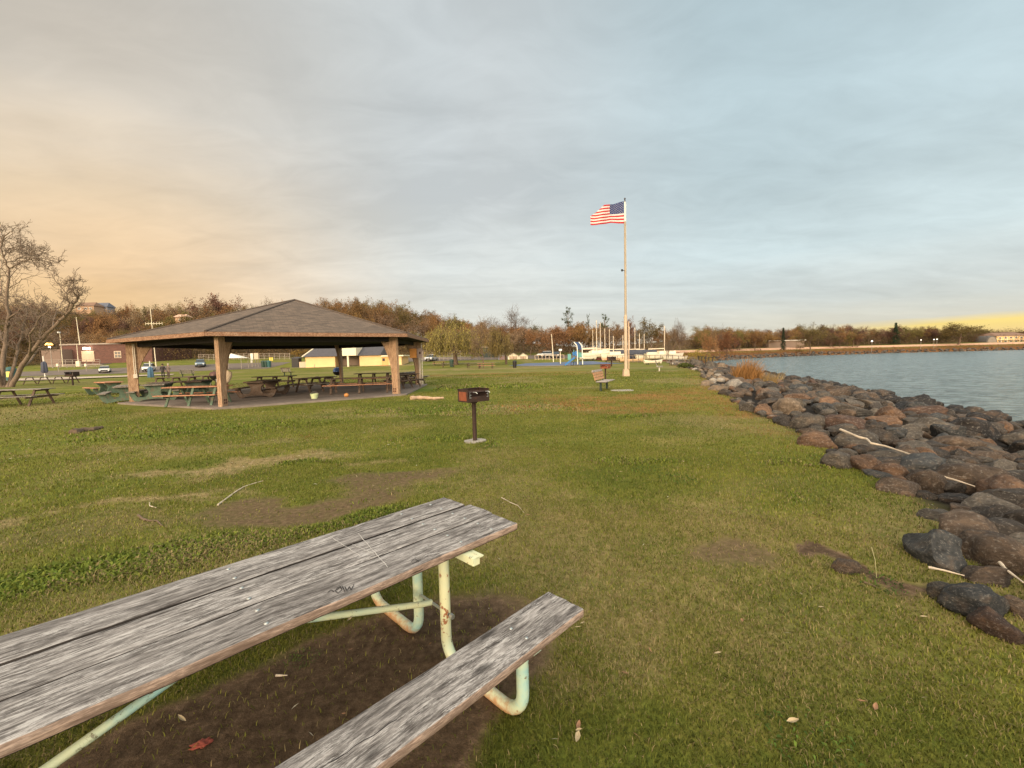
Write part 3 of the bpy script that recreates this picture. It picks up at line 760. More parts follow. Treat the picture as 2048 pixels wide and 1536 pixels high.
LBL = {'dark': 'dark brown riprap stone packed among others on the bank', 'grey': 'grey riprap stone packed among others on the bank', 'brown': 'mid brown riprap stone packed among others on the bank',
       'rust': 'rust coloured riprap stone packed among others on the bank', 'red': 'dark red riprap stone packed among others on the bank', 'tan': 'light tan riprap stone packed among others on the bank',
       'black': 'wet black riprap stone by the waterline', 'pale': 'bleached pale stone at the top of the bank', 'slate': 'blue grey riprap stone packed among others on the bank'}
def pick(x, y, d):
    u = _rk.random()
    if d > 8: return 'black' if u < .6 else 'dark'
    if d < 1.3 and y > 20: return 'pale' if u < .30 else ('tan' if u < .55 else 'grey')
    return ('dark' if u < .30 else 'grey' if u < .56 else 'brown' if u < .80 else 'rust' if u < .88 else 'red' if u < .92 else 'slate')
def rock_pose(q):
    x, y, r, d = q
    k = _rk.uniform(.75, 1.35)
    return (x, y, H(x, y) + r * .12 + (0 if d < 1 else _rk.uniform(0, .10))), (r * 1.15 * k, r * 1.15 / k, r * _rk.uniform(.62, .95)), _rk.uniform(0, PI)
for q in auto[:NR]:
    t = pick(q[0], q[1], q[3]); (lx, ly, lz), (a, b, c), rz = rock_pose(q)
    rock(lx, ly, lz, a, b, c, rz, t, LBL[t], 'riprap stones of the bank', tilt=.3)
# the rest as one mesh
def rest_rocks(lst):
    protos = []
    for i in range(6):
        me = rock_mesh(100 + i, 2, .5); v = np.empty(len(me.vertices) * 3, np.float32); me.vertices.foreach_get('co', v)
        f = np.empty(len(me.polygons) * 3, np.int32); me.polygons.foreach_get('vertices', f)
        protos.append((v.reshape(-1, 3), f.reshape(-1, 3))); bpy.data.meshes.remove(me)
    V = []; F = []; C = []; off = 0
    for q in lst:
        (lx, ly, lz), (a, b, c), rz = rock_pose(q); v, f = _rk.choice(protos); ca, sa = math.cos(rz), math.sin(rz)
        w = v * (a, b, c); w = np.stack([w[:, 0] * ca - w[:, 1] * sa + lx, w[:, 0] * sa + w[:, 1] * ca + ly, w[:, 2] + lz], 1)
        V.append(w); F.append(f + off); off += len(v)
        C.append(np.tile(np.array((*TINT[pick(q[0], q[1], q[3])], 1)) * (.75, .75, .75, 1), (len(v), 1)))
    m = ROCKM.copy(); nt = m.node_tree
    oi = [n for n in nt.nodes if n.type == 'OBJECT_INFO' and n.outputs['Color'].links]
    at = nt.nodes.new('ShaderNodeAttribute'); at.attribute_name = 'tint'
    for n in oi:
        for l in list(n.outputs['Color'].links): nt.links.new(at.outputs['Color'], l.to_socket)
    o = np_mesh('rubble', np.concatenate(V), np.concatenate(F), m, smooth=True, attrs={'tint': ('FLOAT_COLOR', np.concatenate(C))})
    o['kind'] = 'stuff'; tag(o, 'farther and smaller stones filling the riprap bank', 'rocks')
rest_rocks([q for q in auto[NR:]])
# stones along the foot of the far shore
def far_rubble():
    rs = random.Random(4); lst = []
    for i in range(len(SHORE) - 1):
        a = Vector(SHORE[i]); b = Vector(SHORE[i + 1]); L = (b - a).length
        if a.y < 100 or a.x > 400: continue
        n = int(L / .55)
        for k in range(n):
            q = a.lerp(b, k / n); t = (b - a).normalized(); nrm = Vector((t.y, -t.x)); d = rs.uniform(1.5, 5.5)
            lst.append((q.x + nrm.x * d, q.y + nrm.y * d, rs.uniform(.35, .8), 3))
    return lst
_l = far_rubble(); rest_rocks(_l); o = col.objects[-1]
for o in list(col.objects):
    if o.name == 'rubble.001': o['label'] = 'line of stones along the foot of the far shore'
# ------------------------------------------------------------------ shared materials
WOOD_GREY = wood('weathered_wood', (.050, .043, .040), (.33, .31, .295), 0, 1.0, .9, pale=(.58, .56, .54), bump=1.0)
WOOD_EDGE = wood('board_edge', (.14, .095, .072), (.42, .31, .245), 0, 1.4, .2, pale=(.42, .36, .32), knots=False, bump=.6)
WOOD_GAPSHADE = wood('gap_shade_board_side', (.010, .009, .009), (.045, .038, .034), 0, 1.4, 0, knots=False)  # near-black plank sides: shade of the gaps put into the colour
M_PIPE = None
def pipe_mat():
    m, nt, b = new_mat('pale_green_paint'); g = G(nt); v = g.co()
    n = g.noise(v, 3.2, 5, .6); n2 = g.noise(v, 26, 5, .7); z = g.sep(v)[2]
    base = g.ramp(n, [(.32, (.27, .50, .50)), (.44, (.50, .60, .44)), (.62, (.62, .63, .40))])
    base = g.mix(g.rng(n2, .60, .66), base, (.16, .14, .09))
    low = g.math('ADD', g.rng(z, .13, .02), g.math('MULTIPLY', g.math('SUBTRACT', n2, .5), 1.4))
    base = g.mix(g.math('MULTIPLY', g.rng(low, .45, .9), .85), base, (.42, .19, .07))
    sp = g.rng(g.math('MULTIPLY', n, n2), .375, .40)
    base = g.mix(sp, base, (.30, .12, .05))
    g.put(b.inputs['Base Color'], base); b.inputs['Roughness'].default_value = .5
    g.put(b.inputs['Normal'], g.bump(n2, .25, .003)); return m
M_PIPE = pipe_mat()
M_BOLT = simple('galvanised_steel', (.45, .47, .45), .35, .8, .2, 20)
def board(name, L, x0, y0, y1, z0, z1, parent, seed, chip=0.0, endj=0.0, mats=None):
    """a weathered plank from x=x0 back to x=x0-L, with worn edges; top and side faces take different wood"""
    rs = random.Random(seed); bm = bmesh.new(); nx = 60; prof = []; nm = len(mats) if mats else 2
    w = y1 - y0; t = z1 - z0; r = .006
    prof = [(0, r), (0, t - r), (r * .4, t - r * .35), (r * 1.2, t)] + [(w * k / 6, t) for k in range(1, 6)] + [(w - r * 1.2, t), (w - r * .4, t - r * .35), (w, t - r), (w, r), (w - r, 0), (r, 0)]
    rows = []
    for i in range(nx + 1):
        u = x0 - L * i / nx
        j0 = (vnoise(u * 5, seed * 3.3) - .5) * .006 + (vnoise(u * 23, seed * 1.3) - .5) * .003; j1 = (vnoise(u * 5, seed * 7.7) - .5) * .006 + (vnoise(u * 23, seed * 9.3) - .5) * .003
        row = []
        for (a, h) in prof:
            yy = y0 + a + (j0 if a < w * .2 else j1 if a > w * .8 else 0)
            zz = z0 + h + (vnoise(u * 3.1 + a * 9, seed + .5) - .5) * .003 * (h > t * .5)
            ue = u + (rs.uniform(-endj, endj) + (vnoise(a * 40, seed) - .5) * .012 if i in (0, nx) else 0)
            row.append(bm.verts.new((ue, yy, zz)))
        rows.append(row)
    n = len(prof)
    for i in range(nx):
        for k in range(n):
            k2 = (k + 1) % n
            f = bm.faces.new((rows[i][k], rows[i + 1][k], rows[i + 1][k2], rows[i][k2]))
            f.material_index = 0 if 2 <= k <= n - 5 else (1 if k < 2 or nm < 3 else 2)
    f = bm.faces.new(rows[0]); f.material_index = 1; f = bm.faces.new(list(reversed(rows[-1]))); f.material_index = 1
    bmesh.ops.recalc_face_normals(bm, faces=bm.faces[:])
    me = bpy.data.meshes.new(name); bm.to_mesh(me); bm.free()
    for m in (mats or (WOOD_GREY, WOOD_EDGE)): me.materials.append(m)
    me.polygons.foreach_set('use_smooth', [True] * len(me.polygons)); me.set_sharp_from_angle(angle=R(50))
    o = bpy.data.objects.new(name, me); col.objects.link(o); o.parent = parent
    return o
# ------------------------------------------------------------------ the big table in front
# local frame: x along the length (0 at the right-hand end, negative away), y across towards the near bench, z up
hero = thing('picnic_table', 'weathered grey plank table on pale green pipe legs close to the camera', 'picnic table', (TX, TY, 0))
hero.rotation_euler = (0, 0, TTH)
def flipy(o): return o
# across direction TN is -90 deg from TA, so local y is negative across
HL = 2.62
W3 = .2315
for k in range(3):
    b0 = -(0, .2465, .4815)[k]; top = board('table_board', HL, (-.006, .022, .004)[k], b0 - W3, b0, .715, .757, hero, 11 + k, endj=.003, mats=(WOOD_GREY, WOOD_EDGE if k == 2 else WOOD_GAPSHADE, WOOD_GAPSHADE))
nb = -.956; board('seat_board', HL, -.015, nb - .241, nb, .40, .442, hero, 31, endj=.003)
board('seat_board', HL, -.015, .236, .236 + .241, .40, .442, hero, 32, endj=.003)
for u in (-.38, -(HL - .38)):
    for sgn in (0, 1):
        def yy(w): return -w if sgn == 0 else -(.72 - w)
        pts = [(u, yy(.50), .70), (u, yy(.50), .16)]
        for k in range(1, 7):      # inner bend
            a = PI / 2 * k / 6; pts.append((u, yy(.50 + .13 * (1 - math.cos(a))), .16 - .13 * math.sin(a) + .0))
        pts.append((u, yy(.80), .03)); pts.append((u, yy(.97), .03))
        for k in range(1, 7):
            a = PI / 2 * k / 6; pts.append((u, yy(.97 + .13 * math.sin(a)), .03 + .13 * (1 - math.cos(a))))
        pts += [(u, yy(1.10), .30), (u, yy(1.10), .397)]
        MB().tube(pts, .030, 20).build('pipe_leg', M_PIPE, hero, True, 60)
    MB().box((u + .0, -.36, .693), (.042, .86, .040)).box((u + .024, -.36, .707), (.05, .86, .006)).build('cross_bar', M_PIPE, hero)
    MB().tube([(u, -.19, .30), (u, -.53, .30)], .008, 8).lathe([(.014, -.012), (.014, .012)], 6, M=Matrix.Translation((u, -.56, .30)) @ Euler((PI / 2, 0, 0)).to_matrix().to_4x4()).build('tie_rod', M_BOLT, hero, True)
    s = -1 if u > -1 else 1
    MB().tube([(u, -.36, .30), (u + s * .06, -.36, .315), (u + s * (HL / 2 - .40), -.36, .60)], .017, 12).build('brace', M_PIPE, hero, True)
    for y in (-1.08, .36):
        MB().box((u + .02, y, .39), (.05, .20, .012)).build('seat_bracket', M_PIPE, hero)
MB().box((-HL / 2, -.36, .65), (.06, .05, .13)).build('brace_hanger', M_PIPE, hero)
for u in (-1.31,):
    MB().box((u, -.36, .700), (.05, .80 if u > -1 else .56, .026)).build('batten', M_PIPE, hero)
# scratched lines and pen scrawl on the boards
def strip(name, pts, w, z, mat, par=hero):
    mb = MB(); n = len(pts); vs = []
    for i, (a, b_) in enumerate(pts):
        p = Vector((a, b_, z)); q = Vector(pts[min(i + 1, n - 1)]) - Vector(pts[max(i - 1, 0)]); q = Vector((-q.y, q.x)).normalized() * w * (.6 + .6 * ((i * 37) % 5) / 5)
        vs += [(a - q.x, b_ - q.y, z), (a + q.x, b_ + q.y, z)]
    mb.add(vs, [(2 * i, 2 * i + 2, 2 * i + 3, 2 * i + 1) for i in range(n - 1)]); return mb.build(name, mat, par)
M_SCR = simple('pale_scratch', (.50, .48, .45), .9, var=.3, scale=60); M_PEN = simple('black_pen', (.025, .022, .022), .7, var=.4, scale=80)
def L2(p): # photo pixel on the table top -> local
    q = gp(*p, .758) - Vector((TX, TY, 0)); return (q.x * TA[0] + q.y * TA[1], q.x * -TN[0] + q.y * -TN[1])
for a, b_ in (((660, 1073), (722, 1113)), ((716, 1067), (776, 1135)), ((735, 1118), (792, 1100)), ((748, 1108), (705, 1089))):
    A = L2(a); B = L2(b_); strip('scratch', [(A[0] + (B[0] - A[0]) * k / 10 + .002 * math.sin(k * 2.3), A[1] + (B[1] - A[1]) * k / 10) for k in range(11)], .0016, .7592, M_SCR)
for st in ([(672, 1178), (680, 1173), (684, 1180), (676, 1187), (670, 1182), (684, 1172), (690, 1184)], [(690, 1174), (694, 1183), (699, 1173), (702, 1181), (708, 1169)], [(655, 1186), (662, 1180), (668, 1184)],
           [(822, 1124), (830, 1118), (838, 1124)], [(824, 1128), (842, 1119)]):
    q = [L2(p) for p in st]; pp = []
    for i in range(len(q) - 1):
        for k in range(4): pp.append((q[i][0] + (q[i + 1][0] - q[i][0]) * k / 4, q[i][1] + (q[i + 1][1] - q[i][1]) * k / 4))
    strip('pen_mark', pp + [q[-1]], .0024, .7594, M_PEN)
def bolt(x, y, z): MB().lathe([(.0001, .004), (.004, .0035), (.0075, .002), (.009, 0)], 14, M=Matrix.Translation((x, y, z))).build('bolt_head', M_BOLT, hero, True)
for x in (-.16, -.38, -1.31, -2.24):
    for k in range(3): bolt(x, -(k * .2415 + .06), .7585); bolt(x, -(k * .2415 + .18), .7585)
for x in (-.38, -2.24): bolt(x, -1.03, .4435); bolt(x, -1.13, .4435)
# a dark split and a nail hole worn in the near seat
strip('split', [(-1.02 - .03 * k, -1.085 + .004 * math.sin(k * 1.7) + .0015 * k) for k in range(9)], .0022, .4437, M_PEN)

# ------------------------------------------------------------------ frame tables built of timber
M_GREENP = simple('faded_green_paint', (.10, .15, .10), .7, 0, .45, 5, .15, rust=(.16, .12, .08), rustamt=.42)
M_BRWN = wood('brown_timber', (.045, .030, .022), (.17, .115, .08), 0, 1.2, .35, knots=False, pale=(.3, .26, .22), bump=.4)
M_ORNG = wood('reddish_timber', (.26, .11, .06), (.58, .30, .18), 0, 1.2, .25, knots=False, pale=(.5, .35, .26), bump=.4)
M_SILV = wood('silvery_timber', (.10, .085, .07), (.36, .31, .26), 0, 1.2, .5, knots=False, pale=(.5, .46, .4), bump=.4)
def aframe(L, top_m, seat_m, leg_m, label, loc, rz, group='timber picnic tables', frames=3, name='picnic_table'):
    t = thing(name, label, 'picnic table', loc, rz, group)
    mb = MB()
    for k in range(5): mb.box((0, -.30 + k * .15, .745), (L, .142, .038), bev=.004)
    mb.build('tabletop', top_m, t)
    for sg in (-1, 1):
        mb = MB()
        for k in range(2): mb.box((0, sg * (.70 + (k - .5) * .135), .445), (L, .128, .038), bev=.004)
        mb.build('seat', seat_m, t)
    for i in range(frames):
        x = -L * .5 + .32 + (L - .64) * i / (frames - 1)
        for sg in (-1, 1):
            MB().bar((x, sg * .26, .724), (x, sg * .62, 0.0), .045, .09, up=(1, 0, 0)).build('leg', leg_m, t)
        MB().box((x + .045, 0, .40), (.04, 1.60, .09)).build('seat_support', leg_m, t)
        MB().box((x + .045, 0, .69), (.04, .70, .07)).build('top_support', leg_m, t)
    return t
def precast(label, loc, rz, mat, top_m, L=2.1, group='moulded tables with round cut outs'):
    """table whose end slabs have a pedestal and circular cut outs between pedestal and seats"""
    t = thing('picnic_table', label, 'picnic table', loc, rz, group)
    MB().box((0, 0, .74), (L, .86, .06), bev=.01).build('tabletop', top_m, t)
    for sg in (-1, 1): MB().box((0, sg * .80, .45), (L, .30, .05), bev=.01).build('seat', top_m, t)
    # half outline (y>0)
    half = [(.40, .709), (.36, .64)]
    for k in range(0, 13):
        a = R(75) + R(205) * k / 12
        half.append((.46 + .235 * math.cos(a) * -1 * -1, .40 + .235 * math.sin(a)) if False else (.455 - .235 * math.sin(R(20) + R(140) * k / 12), .40 + .235 * math.cos(R(20) + R(140) * k / 12)))
    half += [(.62, .20), (.68, .30), (.68, .424), (.92, .424), (.90, .30), (.80, .10), (.72, .0), (.58, .0)]
    half += [(.45, .05), (.30, .085), (.15, .095)]
    poly = half + [(-y, z) for y, z in reversed(half)]
    for x in (-L * .36, L * .36):
        M = Matrix.Translation((x - .05, 0, 0)) @ Matrix(((0, 0, 1, 0), (1, 0, 0, 0), (0, 1, 0, 0), (0, 0, 0, 1)))
        MB().prism(poly, .10, M=M).build('end_slab', mat, t)
    MB().box((0, 0, .30), (L * .68, .05, .06)).build('stretcher', mat, t)
    return t

# ------------------------------------------------------------------ pavilion
PC = Vector((-11.638, 23.059)); PR, PRP, PE, PPH, PA = 7.578, 6.796, 2.744, .012, 5.035
ANG = [R(a) + PPH for a in (-147, -87, -27, 33, 93, 153)]
def hexp(r, z): return [Vector((r * math.cos(a), r * math.sin(a), z)) for a in ANG]
pav = thing('picnic_pavilion', 'open six sided picnic shelter with brown shingle roof on curved timber posts', 'pavilion', (PC.x, PC.y, 0))
def shingle_mat():
    m, nt, b = new_mat('brown_shingles'); g = G(nt); uv = g.co('UV')
    br = g.n('ShaderNodeTexBrick'); g.put(br.inputs['Vector'], uv); br.offset = .5
    br.inputs['Color1'].default_value = (.050, .036, .026, 1); br.inputs['Color2'].default_value = (.165, .118, .084, 1); br.inputs['Mortar'].default_value = (.05, .035, .028, 1)
    br.inputs['Scale'].default_value = 1; br.inputs['Mortar Size'].default_value = .012; br.inputs['Brick Width'].default_value = .30; br.inputs['Row Height'].default_value = .14
    v = g.co(); n = g.noise(v, .8, 5, .6); n2 = g.noise(v, 30, 4, .7)
    c = g.mix(g.rng(n, .3, .7, 0, .4), br.outputs['Color'], (.075, .060, .048)); c = g.mix(g.rng(n2, .35, .7, 0, .4), c, (.20, .15, .11))
    g.put(b.inputs['Base Color'], c); b.inputs['Roughness'].default_value = .95
    g.put(b.inputs['Normal'], g.bump(g.math('ADD', br.outputs['Fac'], g.math('MULTIPLY', n2, -.6)), .5, -.02)); return m
M_SHIN = shingle_mat()
M_FASC = wood('fascia_board', (.16, .075, .04), (.40, .24, .15), 0, .6, .2, knots=False, pale=(.5, .4, .3), bump=.3)
M_POSTW = wood('laminated_post', (.24, .135, .075), (.56, .37, .235), 2, 1.0, .25, pale=(.42, .33, .26), bump=.5)
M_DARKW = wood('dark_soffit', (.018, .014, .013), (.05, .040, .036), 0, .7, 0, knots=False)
M_CONC = simple('concrete', (.34, .31, .27), .9, var=.35, scale=1.4, bump=.3)
def roof():
    bm = bmesh.new(); uvl = bm.loops.layers.uv.new('UVMap')
    E = hexp(PR, PE + .16); A = Vector((0, 0, PA))
    E2 = [e * 1.0 for e in E]
    for i in range(6):
        a, b_ = E[i], E[(i + 1) % 6]; d = (b_ - a).normalized(); mid = (a + b_) / 2; sl = (A - mid)
        v = [bm.verts.new(p) for p in (a, b_, A)]; f = bm.faces.new(v)
        for l, p in zip(f.loops, (a, b_, A)): l[uvl].uv = ((p - a).dot(d) + 40, (p - mid).dot(sl.normalized()) + 20)
    bmesh.ops.remove_doubles(bm, verts=bm.verts[:], dist=.0001)
    me = bpy.data.meshes.new('roof'); bm.to_mesh(me); bm.free(); me.materials.append(M_SHIN)
    o = bpy.data.objects.new('roof', me); col.objects.link(o); o.parent = pav
    so = o.modifiers.new('t', 'SOLIDIFY'); so.thickness = .06; so.offset = -1
    mb = MB()
    for i in range(6): mb.tube([E[i] + Vector((0, 0, .012)), A + Vector((0, 0, .012))], .05, 6)
    mb.build('ridge_cap', M_SHIN, o)
roof()
mb = MB(); E = hexp(PR + .02, PE + .07); Ei = hexp(PR - .02, PE + .07)
for i in range(6):
    a, b_ = E[i], E[(i + 1) % 6]; mb.bar(a, b_, .05, .15)
mb.build('fascia', M_FASC, pav)
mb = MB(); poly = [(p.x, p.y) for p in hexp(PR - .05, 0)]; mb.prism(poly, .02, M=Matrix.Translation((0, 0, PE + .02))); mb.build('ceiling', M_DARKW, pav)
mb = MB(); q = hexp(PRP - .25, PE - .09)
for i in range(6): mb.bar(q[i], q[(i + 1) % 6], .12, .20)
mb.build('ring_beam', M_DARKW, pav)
poly = [(p.x, p.y) for p in hexp(PRP + .62, 0)]
MB().prism(poly, .20, M=Matrix.Translation((0, 0, -.13))).build('floor_slab', simple('stained_concrete', (.19, .155, .13), .85, var=.4, scale=.9, bump=.3), pav)
M_PLATE = simple('steel_plate', (.10, .045, .03), .6, .3, .3, 8)
for i, a in enumerate(ANG):
    prof = [(.0, .07), (.36, .07), (.36, .95)]
    for k in range(1, 11):
        t_ = k / 10; prof.append((.36 + .70 * t_ ** 2, .95 + (PE - .95) * t_))
    prof[-1] = (1.06, PE + .018); prof += [(0.02, PE + .018)]
    M = Matrix.Rotation(a, 4, 'Z') @ Matrix.Translation((PRP + .21, 0, 0)) @ Matrix(((-1, 0, 0, 0), (0, 0, 1, 0), (0, 1, 0, 0), (0, 0, 0, 1))) @ Matrix.Translation((0, 0, -.075))
    po = MB().prism(prof, .15, M=M).build('post', M_POSTW, pav)
    # bolted base plates
    mb = MB()
    for sy in (-1, 1):
        for (du, dz) in ((.10, .13), (.22, .13), (.10, .24), (.22, .24)):
            mb.box((PRP + .21 - du - .05, sy * .079, .07 + dz), (.075, .012, .075), M=Matrix.Rotation(a, 4, 'Z'))
    mb.build('bolt_plate', M_PLATE, po)
M_WHITEP = simple('white_pvc', (.70, .62, .50), .5, var=.1)
# conduit and socket on the left front post, outer side
def on_post(i, du, dy, z):  # du inward from outer edge, dy sideways
    a = ANG[i]; return Matrix.Rotation(a, 4, 'Z') @ Vector((PRP + .21 - du, dy, z))
for dd in (.27, .33):
    MB().tube([on_post(0, dd, .125, 2.7), on_post(0, dd, .125, 1.30)], .018, 8).build('conduit', M_WHITEP, pav, True)
MB().box(on_post(0, .30, .15, 1.24), (.14, .14, .18), (0, 0, ANG[0]), bev=.01).build('socket_box', M_WHITEP, pav)
# electric boxes on the far right post
M_ORBOX = simple('orange_steel', (.78, .32, .07), .5, var=.10, scale=3)
M_PINKG = simple('grey_steel', (.42, .30, .25), .5, var=.15, scale=3)
def face_cam(p):
    d = Vector((0, 0, 0)) - Vector((p.x + PC.x, p.y + PC.y, 0)); return math.atan2(d.y, d.x) + PI / 2
p3 = on_post(3, .2, 0, 0); fc = face_cam(p3); ux = Vector((math.cos(fc), math.sin(fc), 0)); uf = Vector((math.sin(fc), -math.cos(fc), 0))
def pbox(dx, z, w, h, d, mat, name, fwd=.30):
    c = Vector((p3.x, p3.y, z)) + ux * dx + uf * fwd
    return MB().box(c, (w, d, h), (0, 0, fc), bev=.012).build(name, mat, pav)
pbox(-.24, 2.05, .42, .60, .20, M_ORBOX, 'cabinet')
pb = pbox(.17, 2.05, .34, .60, .14, M_PINKG, 'meter_box')
c = Vector((p3.x, p3.y, 2.06)) + ux * .17 + uf * .376
MB().box(c, (.10, .01, .14), (0, 0, fc)).build('dial', M_PLATE, pb)
for dx in (.10, .17, .28):
    a_ = Vector((p3.x, p3.y, 0)) + ux * dx + uf * .30
    MB().tube([(a_.x, a_.y, .07), (a_.x, a_.y, 1.76 if dx != .28 else 2.70)], .028 if dx == .28 else .022, 8).build('conduit', M_WHITEP, pav, True)

# tables in and round the pavilion ---------------------------------------------------
def at2(px, py, z=.07): p = gp(px, py, z); return (p.x, p.y)
def ang_to(px): p = ray(px, 700); return math.atan2(p.y, p.x)
x, y = at2(243, 806, 0); precast('moulded green table with round cut outs, half outside the shelter by its left post', (x - .5, y + .9, 0), R(128), M_GREENP, M_SILV, 2.2)
x, y = at2(290, 804); precast('moulded green table just behind the left shelter post', (x - .4, y + 1.3, .07), R(118), M_GREENP, M_SILV, 2.2)
x, y = at2(338, 796); precast('moulded green table partly hidden by the timber table under the shelter', (x + .2, y + 1.8, .07), R(110), M_GREENP, M_BRWN, 2.2)
x, y = at2(200, 790, 0); precast('small moulded green table with lit orange top standing on the grass', (x + .1, y + .5, 0), R(150), M_GREENP, M_ORNG, 1.8)
x, y = at2(498, 797); precast('dark brown moulded table in the middle of the shelter floor', (x, y + 1.2, .07), R(98), M_BRWN, M_BRWN, 2.2)
x, y = at2(374, 812); aframe(2.4, M_ORNG, M_ORNG, M_GREENP, 'green framed timber table with reddish boards at the front edge of the shelter', (x, y + .66, .05), R(2))
x, y = at2(540, 778); aframe(2.4, M_BRWN, M_BRWN, M_BRWN, 'dark brown timber table near the open back of the shelter', (x, y + .6, .07), R(12))
x, y = at2(634, 784); aframe(2.2, M_BRWN, M_SILV, M_BRWN, 'brown timber table with a paper plate on top beside the blue kettle grill', (x - .3, y + .6, .07), R(60))
x, y = at2(712, 788); aframe(3.3, M_BRWN, M_ORNG, M_BRWN, 'long timber table with bright reddish benches under the shelter', (x, y + .75, .07), R(10))
x, y = at2(735, 772); aframe(2.4, M_BRWN, M_ORNG, M_BRWN, 'brown timber table behind the one with reddish benches', (x, y + 1.3, .07), R(8))
x, y = at2(800, 778); aframe(2.2, M_BRWN, M_BRWN, M_BRWN, 'dark timber table behind the right front shelter post', (x - .1, y + 1.2, .07), R(68))
x, y = at2(820, 768); aframe(2.2, M_SILV, M_SILV, M_BRWN, 'grey timber table at the foot of the post with electric boxes', (x - .1, y + .6, .07), R(72))
x, y = at2(420, 772); aframe(2.6, M_BRWN, M_BRWN, M_BRWN, 'dark timber table at the back of the shelter behind its left corner post', (x - .5, y + .3, .07), R(6))
x, y = at2(330, 778); aframe(2.8, M_BRWN, M_BRWN, M_BRWN, 'dark timber table at the back edge left of the round brown grill', (x, y + 1.0, .07), R(4))
# outside tables
p = gp(28, 813); aframe(3.4, M_SILV, M_SILV, M_BRWN, 'weathered timber table alone on the lawn left of the shelter', (p.x - .7, p.y + .35, 0), R(8), None)
p = gp(95, 768); aframe(5.2, M_SILV, M_SILV, M_BRWN, 'long weathered table under the big bare tree', (p.x, p.y + .4, H(p.x, p.y)), R(0), None, 4)
for (px, py, m, rz, lab) in [(782, 729, M_BRWN, 0, 'dark timber table on the far lawn in front of the yellow building'), (972, 737, M_ORNG, 10, 'reddish timber table beside the pale bare tree on the far lawn'),
                          (878, 733, M_ORNG, 0, 'pinkish timber table on the far lawn left of the big willow'), (897, 735, M_BRWN, 5, 'grey brown table next to the pinkish one and the green bin'),
                          (1357, 731, M_SILV, -30, 'pale topped table at the far end of the lawn near the rocks'), (948, 736, M_BRWN, 20, 'dark table in the shade under the big willow')]:
    p = gp(px, py); aframe(2.5, m, m, M_BRWN, lab, (p.x, p.y, H(p.x, p.y)), R(rz), 'tables on the far lawn', 2)
# things on and under the shelter tables
M_PAPER = simple('white_paper', (.75, .70, .60), .8, var=.08)
p = gp(632, 753, .85); o = MB().lathe([(.001, .005), (.07, .008), (.12, .03), (.118, .034), (.07, .013), (.001, .01)], 20).build('paper_plate', M_PAPER, None, True)
x, y = at2(634, 784); o.location = (x - .3, y + .75, .838); tag(o, 'white paper plate on the brown timber table by the blue grill', 'plate')
def sack():
    bm = bmesh.new(); bmesh.ops.create_uvsphere(bm, u_segments=24, v_segments=16, radius=1)
    for v in bm.verts:
        n = float(vnoise(v.co.x * 2 + 5, v.co.z * 2 + v.co.y, 3)) - .5
        v.co = Vector((v.co.x * .26, v.co.y * .16, v.co.z * (.36 if v.co.z > 0 else .30))) * (1 + .22 * n)
    me = bpy.data.meshes.new('sack'); bm.to_mesh(me); bm.free(); me.materials.append(simple('cream_cloth', (.66, .52, .36), .9, var=.12, scale=9, bump=.3))
    me.polygons.foreach_set('use_smooth', [True] * len(me.polygons))
    o = bpy.data.objects.new('sack', me); col.objects.link(o); return o
s_ = sack(); x, y = at2(436, 800); s_.location = (x - .02, y + .62, 1.08); s_.rotation_euler = (0, R(28), R(20)); tag(s_, 'cream cloth sack leaning on the table beside the left corner post', 'sack')
M_BUCK = simple('pale_green_plastic', (.55, .62, .34), .5, var=.1)
bk = thing('bucket', 'pale green bucket under the shelter table with reddish benches', 'bucket', (*at2(629, 797), .07)); bk.scale = (.72, .72, .65)
MB().lathe([(.17, 0), (.235, .30), (.245, .30), (.245, .325), (.225, .325), (.16, .012), (.001, .012)], 24).build('pail', M_BUCK, bk, True)
MB().tube([(.235 * math.cos(a), .0, .30 + .16 * math.sin(a)) for a in [PI * k / 10 for k in range(11)]], .005, 6).build('handle', M_BOLT, bk, True)
pk = MB()
def pumpkin():
    bm = bmesh.new(); bmesh.ops.create_uvsphere(bm, u_segments=40, v_segments=16, radius=.17)
    for v in bm.verts:
        a = math.atan2(v.co.y, v.co.x); v.co *= 1 - .07 * abs(math.sin(a * 4)); v.co.z *= .82; v.co.z += .14
    me = bpy.data.meshes.new('rind'); bm.to_mesh(me); bm.free(); me.materials.append(simple('orange_rind', (.55, .24, .07), .5, var=.2)); me.polygons.foreach_set('use_smooth', [True] * len(me.polygons)); return me
pt = thing('pumpkin', 'orange pumpkin on the shelter floor beside the bucket', 'pumpkin', (*at2(693, 794), .07)); pt.scale = (.62, .62, .62)
o = bpy.data.objects.new('rind', pumpkin()); col.objects.link(o); o.parent = pt
MB().tube([(0, 0, .26), (.01, 0, .30), (.035, .01, .33)], [.022, .015, .012], 7).build('stalk', simple('dry_stalk', (.16, .13, .05)), pt, True)
def kettle(label, loc, lid, s=1.0):
    t = thing('kettle_grill', label, 'grill', loc); t.scale = (s, s, s)
    MB().lathe([(.03, .50), (.18, .54), (.27, .64), (.285, .74), (.27, .74), (.001, .70)], 24).build('bowl', M_BLACK, t, True)
    lo = MB().lathe([(.29, .745), (.28, .86), (.20, .96), (.08, 1.005), (.001, 1.01)], 24).build('lid', lid, t, True)
    MB().tube([(-.06, 0, 1.0), (-.06, 0, 1.05), (.06, 0, 1.05), (.06, 0, 1.0)], .012, 8).build('handle', M_BLACK, lo, True)
    for k in range(3):
        a = R(90 + 120 * k); MB().tube([(.14 * math.cos(a), .14 * math.sin(a), .56), (.30 * math.cos(a), .30 * math.sin(a), .0)], .012, 8).build('leg', M_BOLT, t, True)
    return t
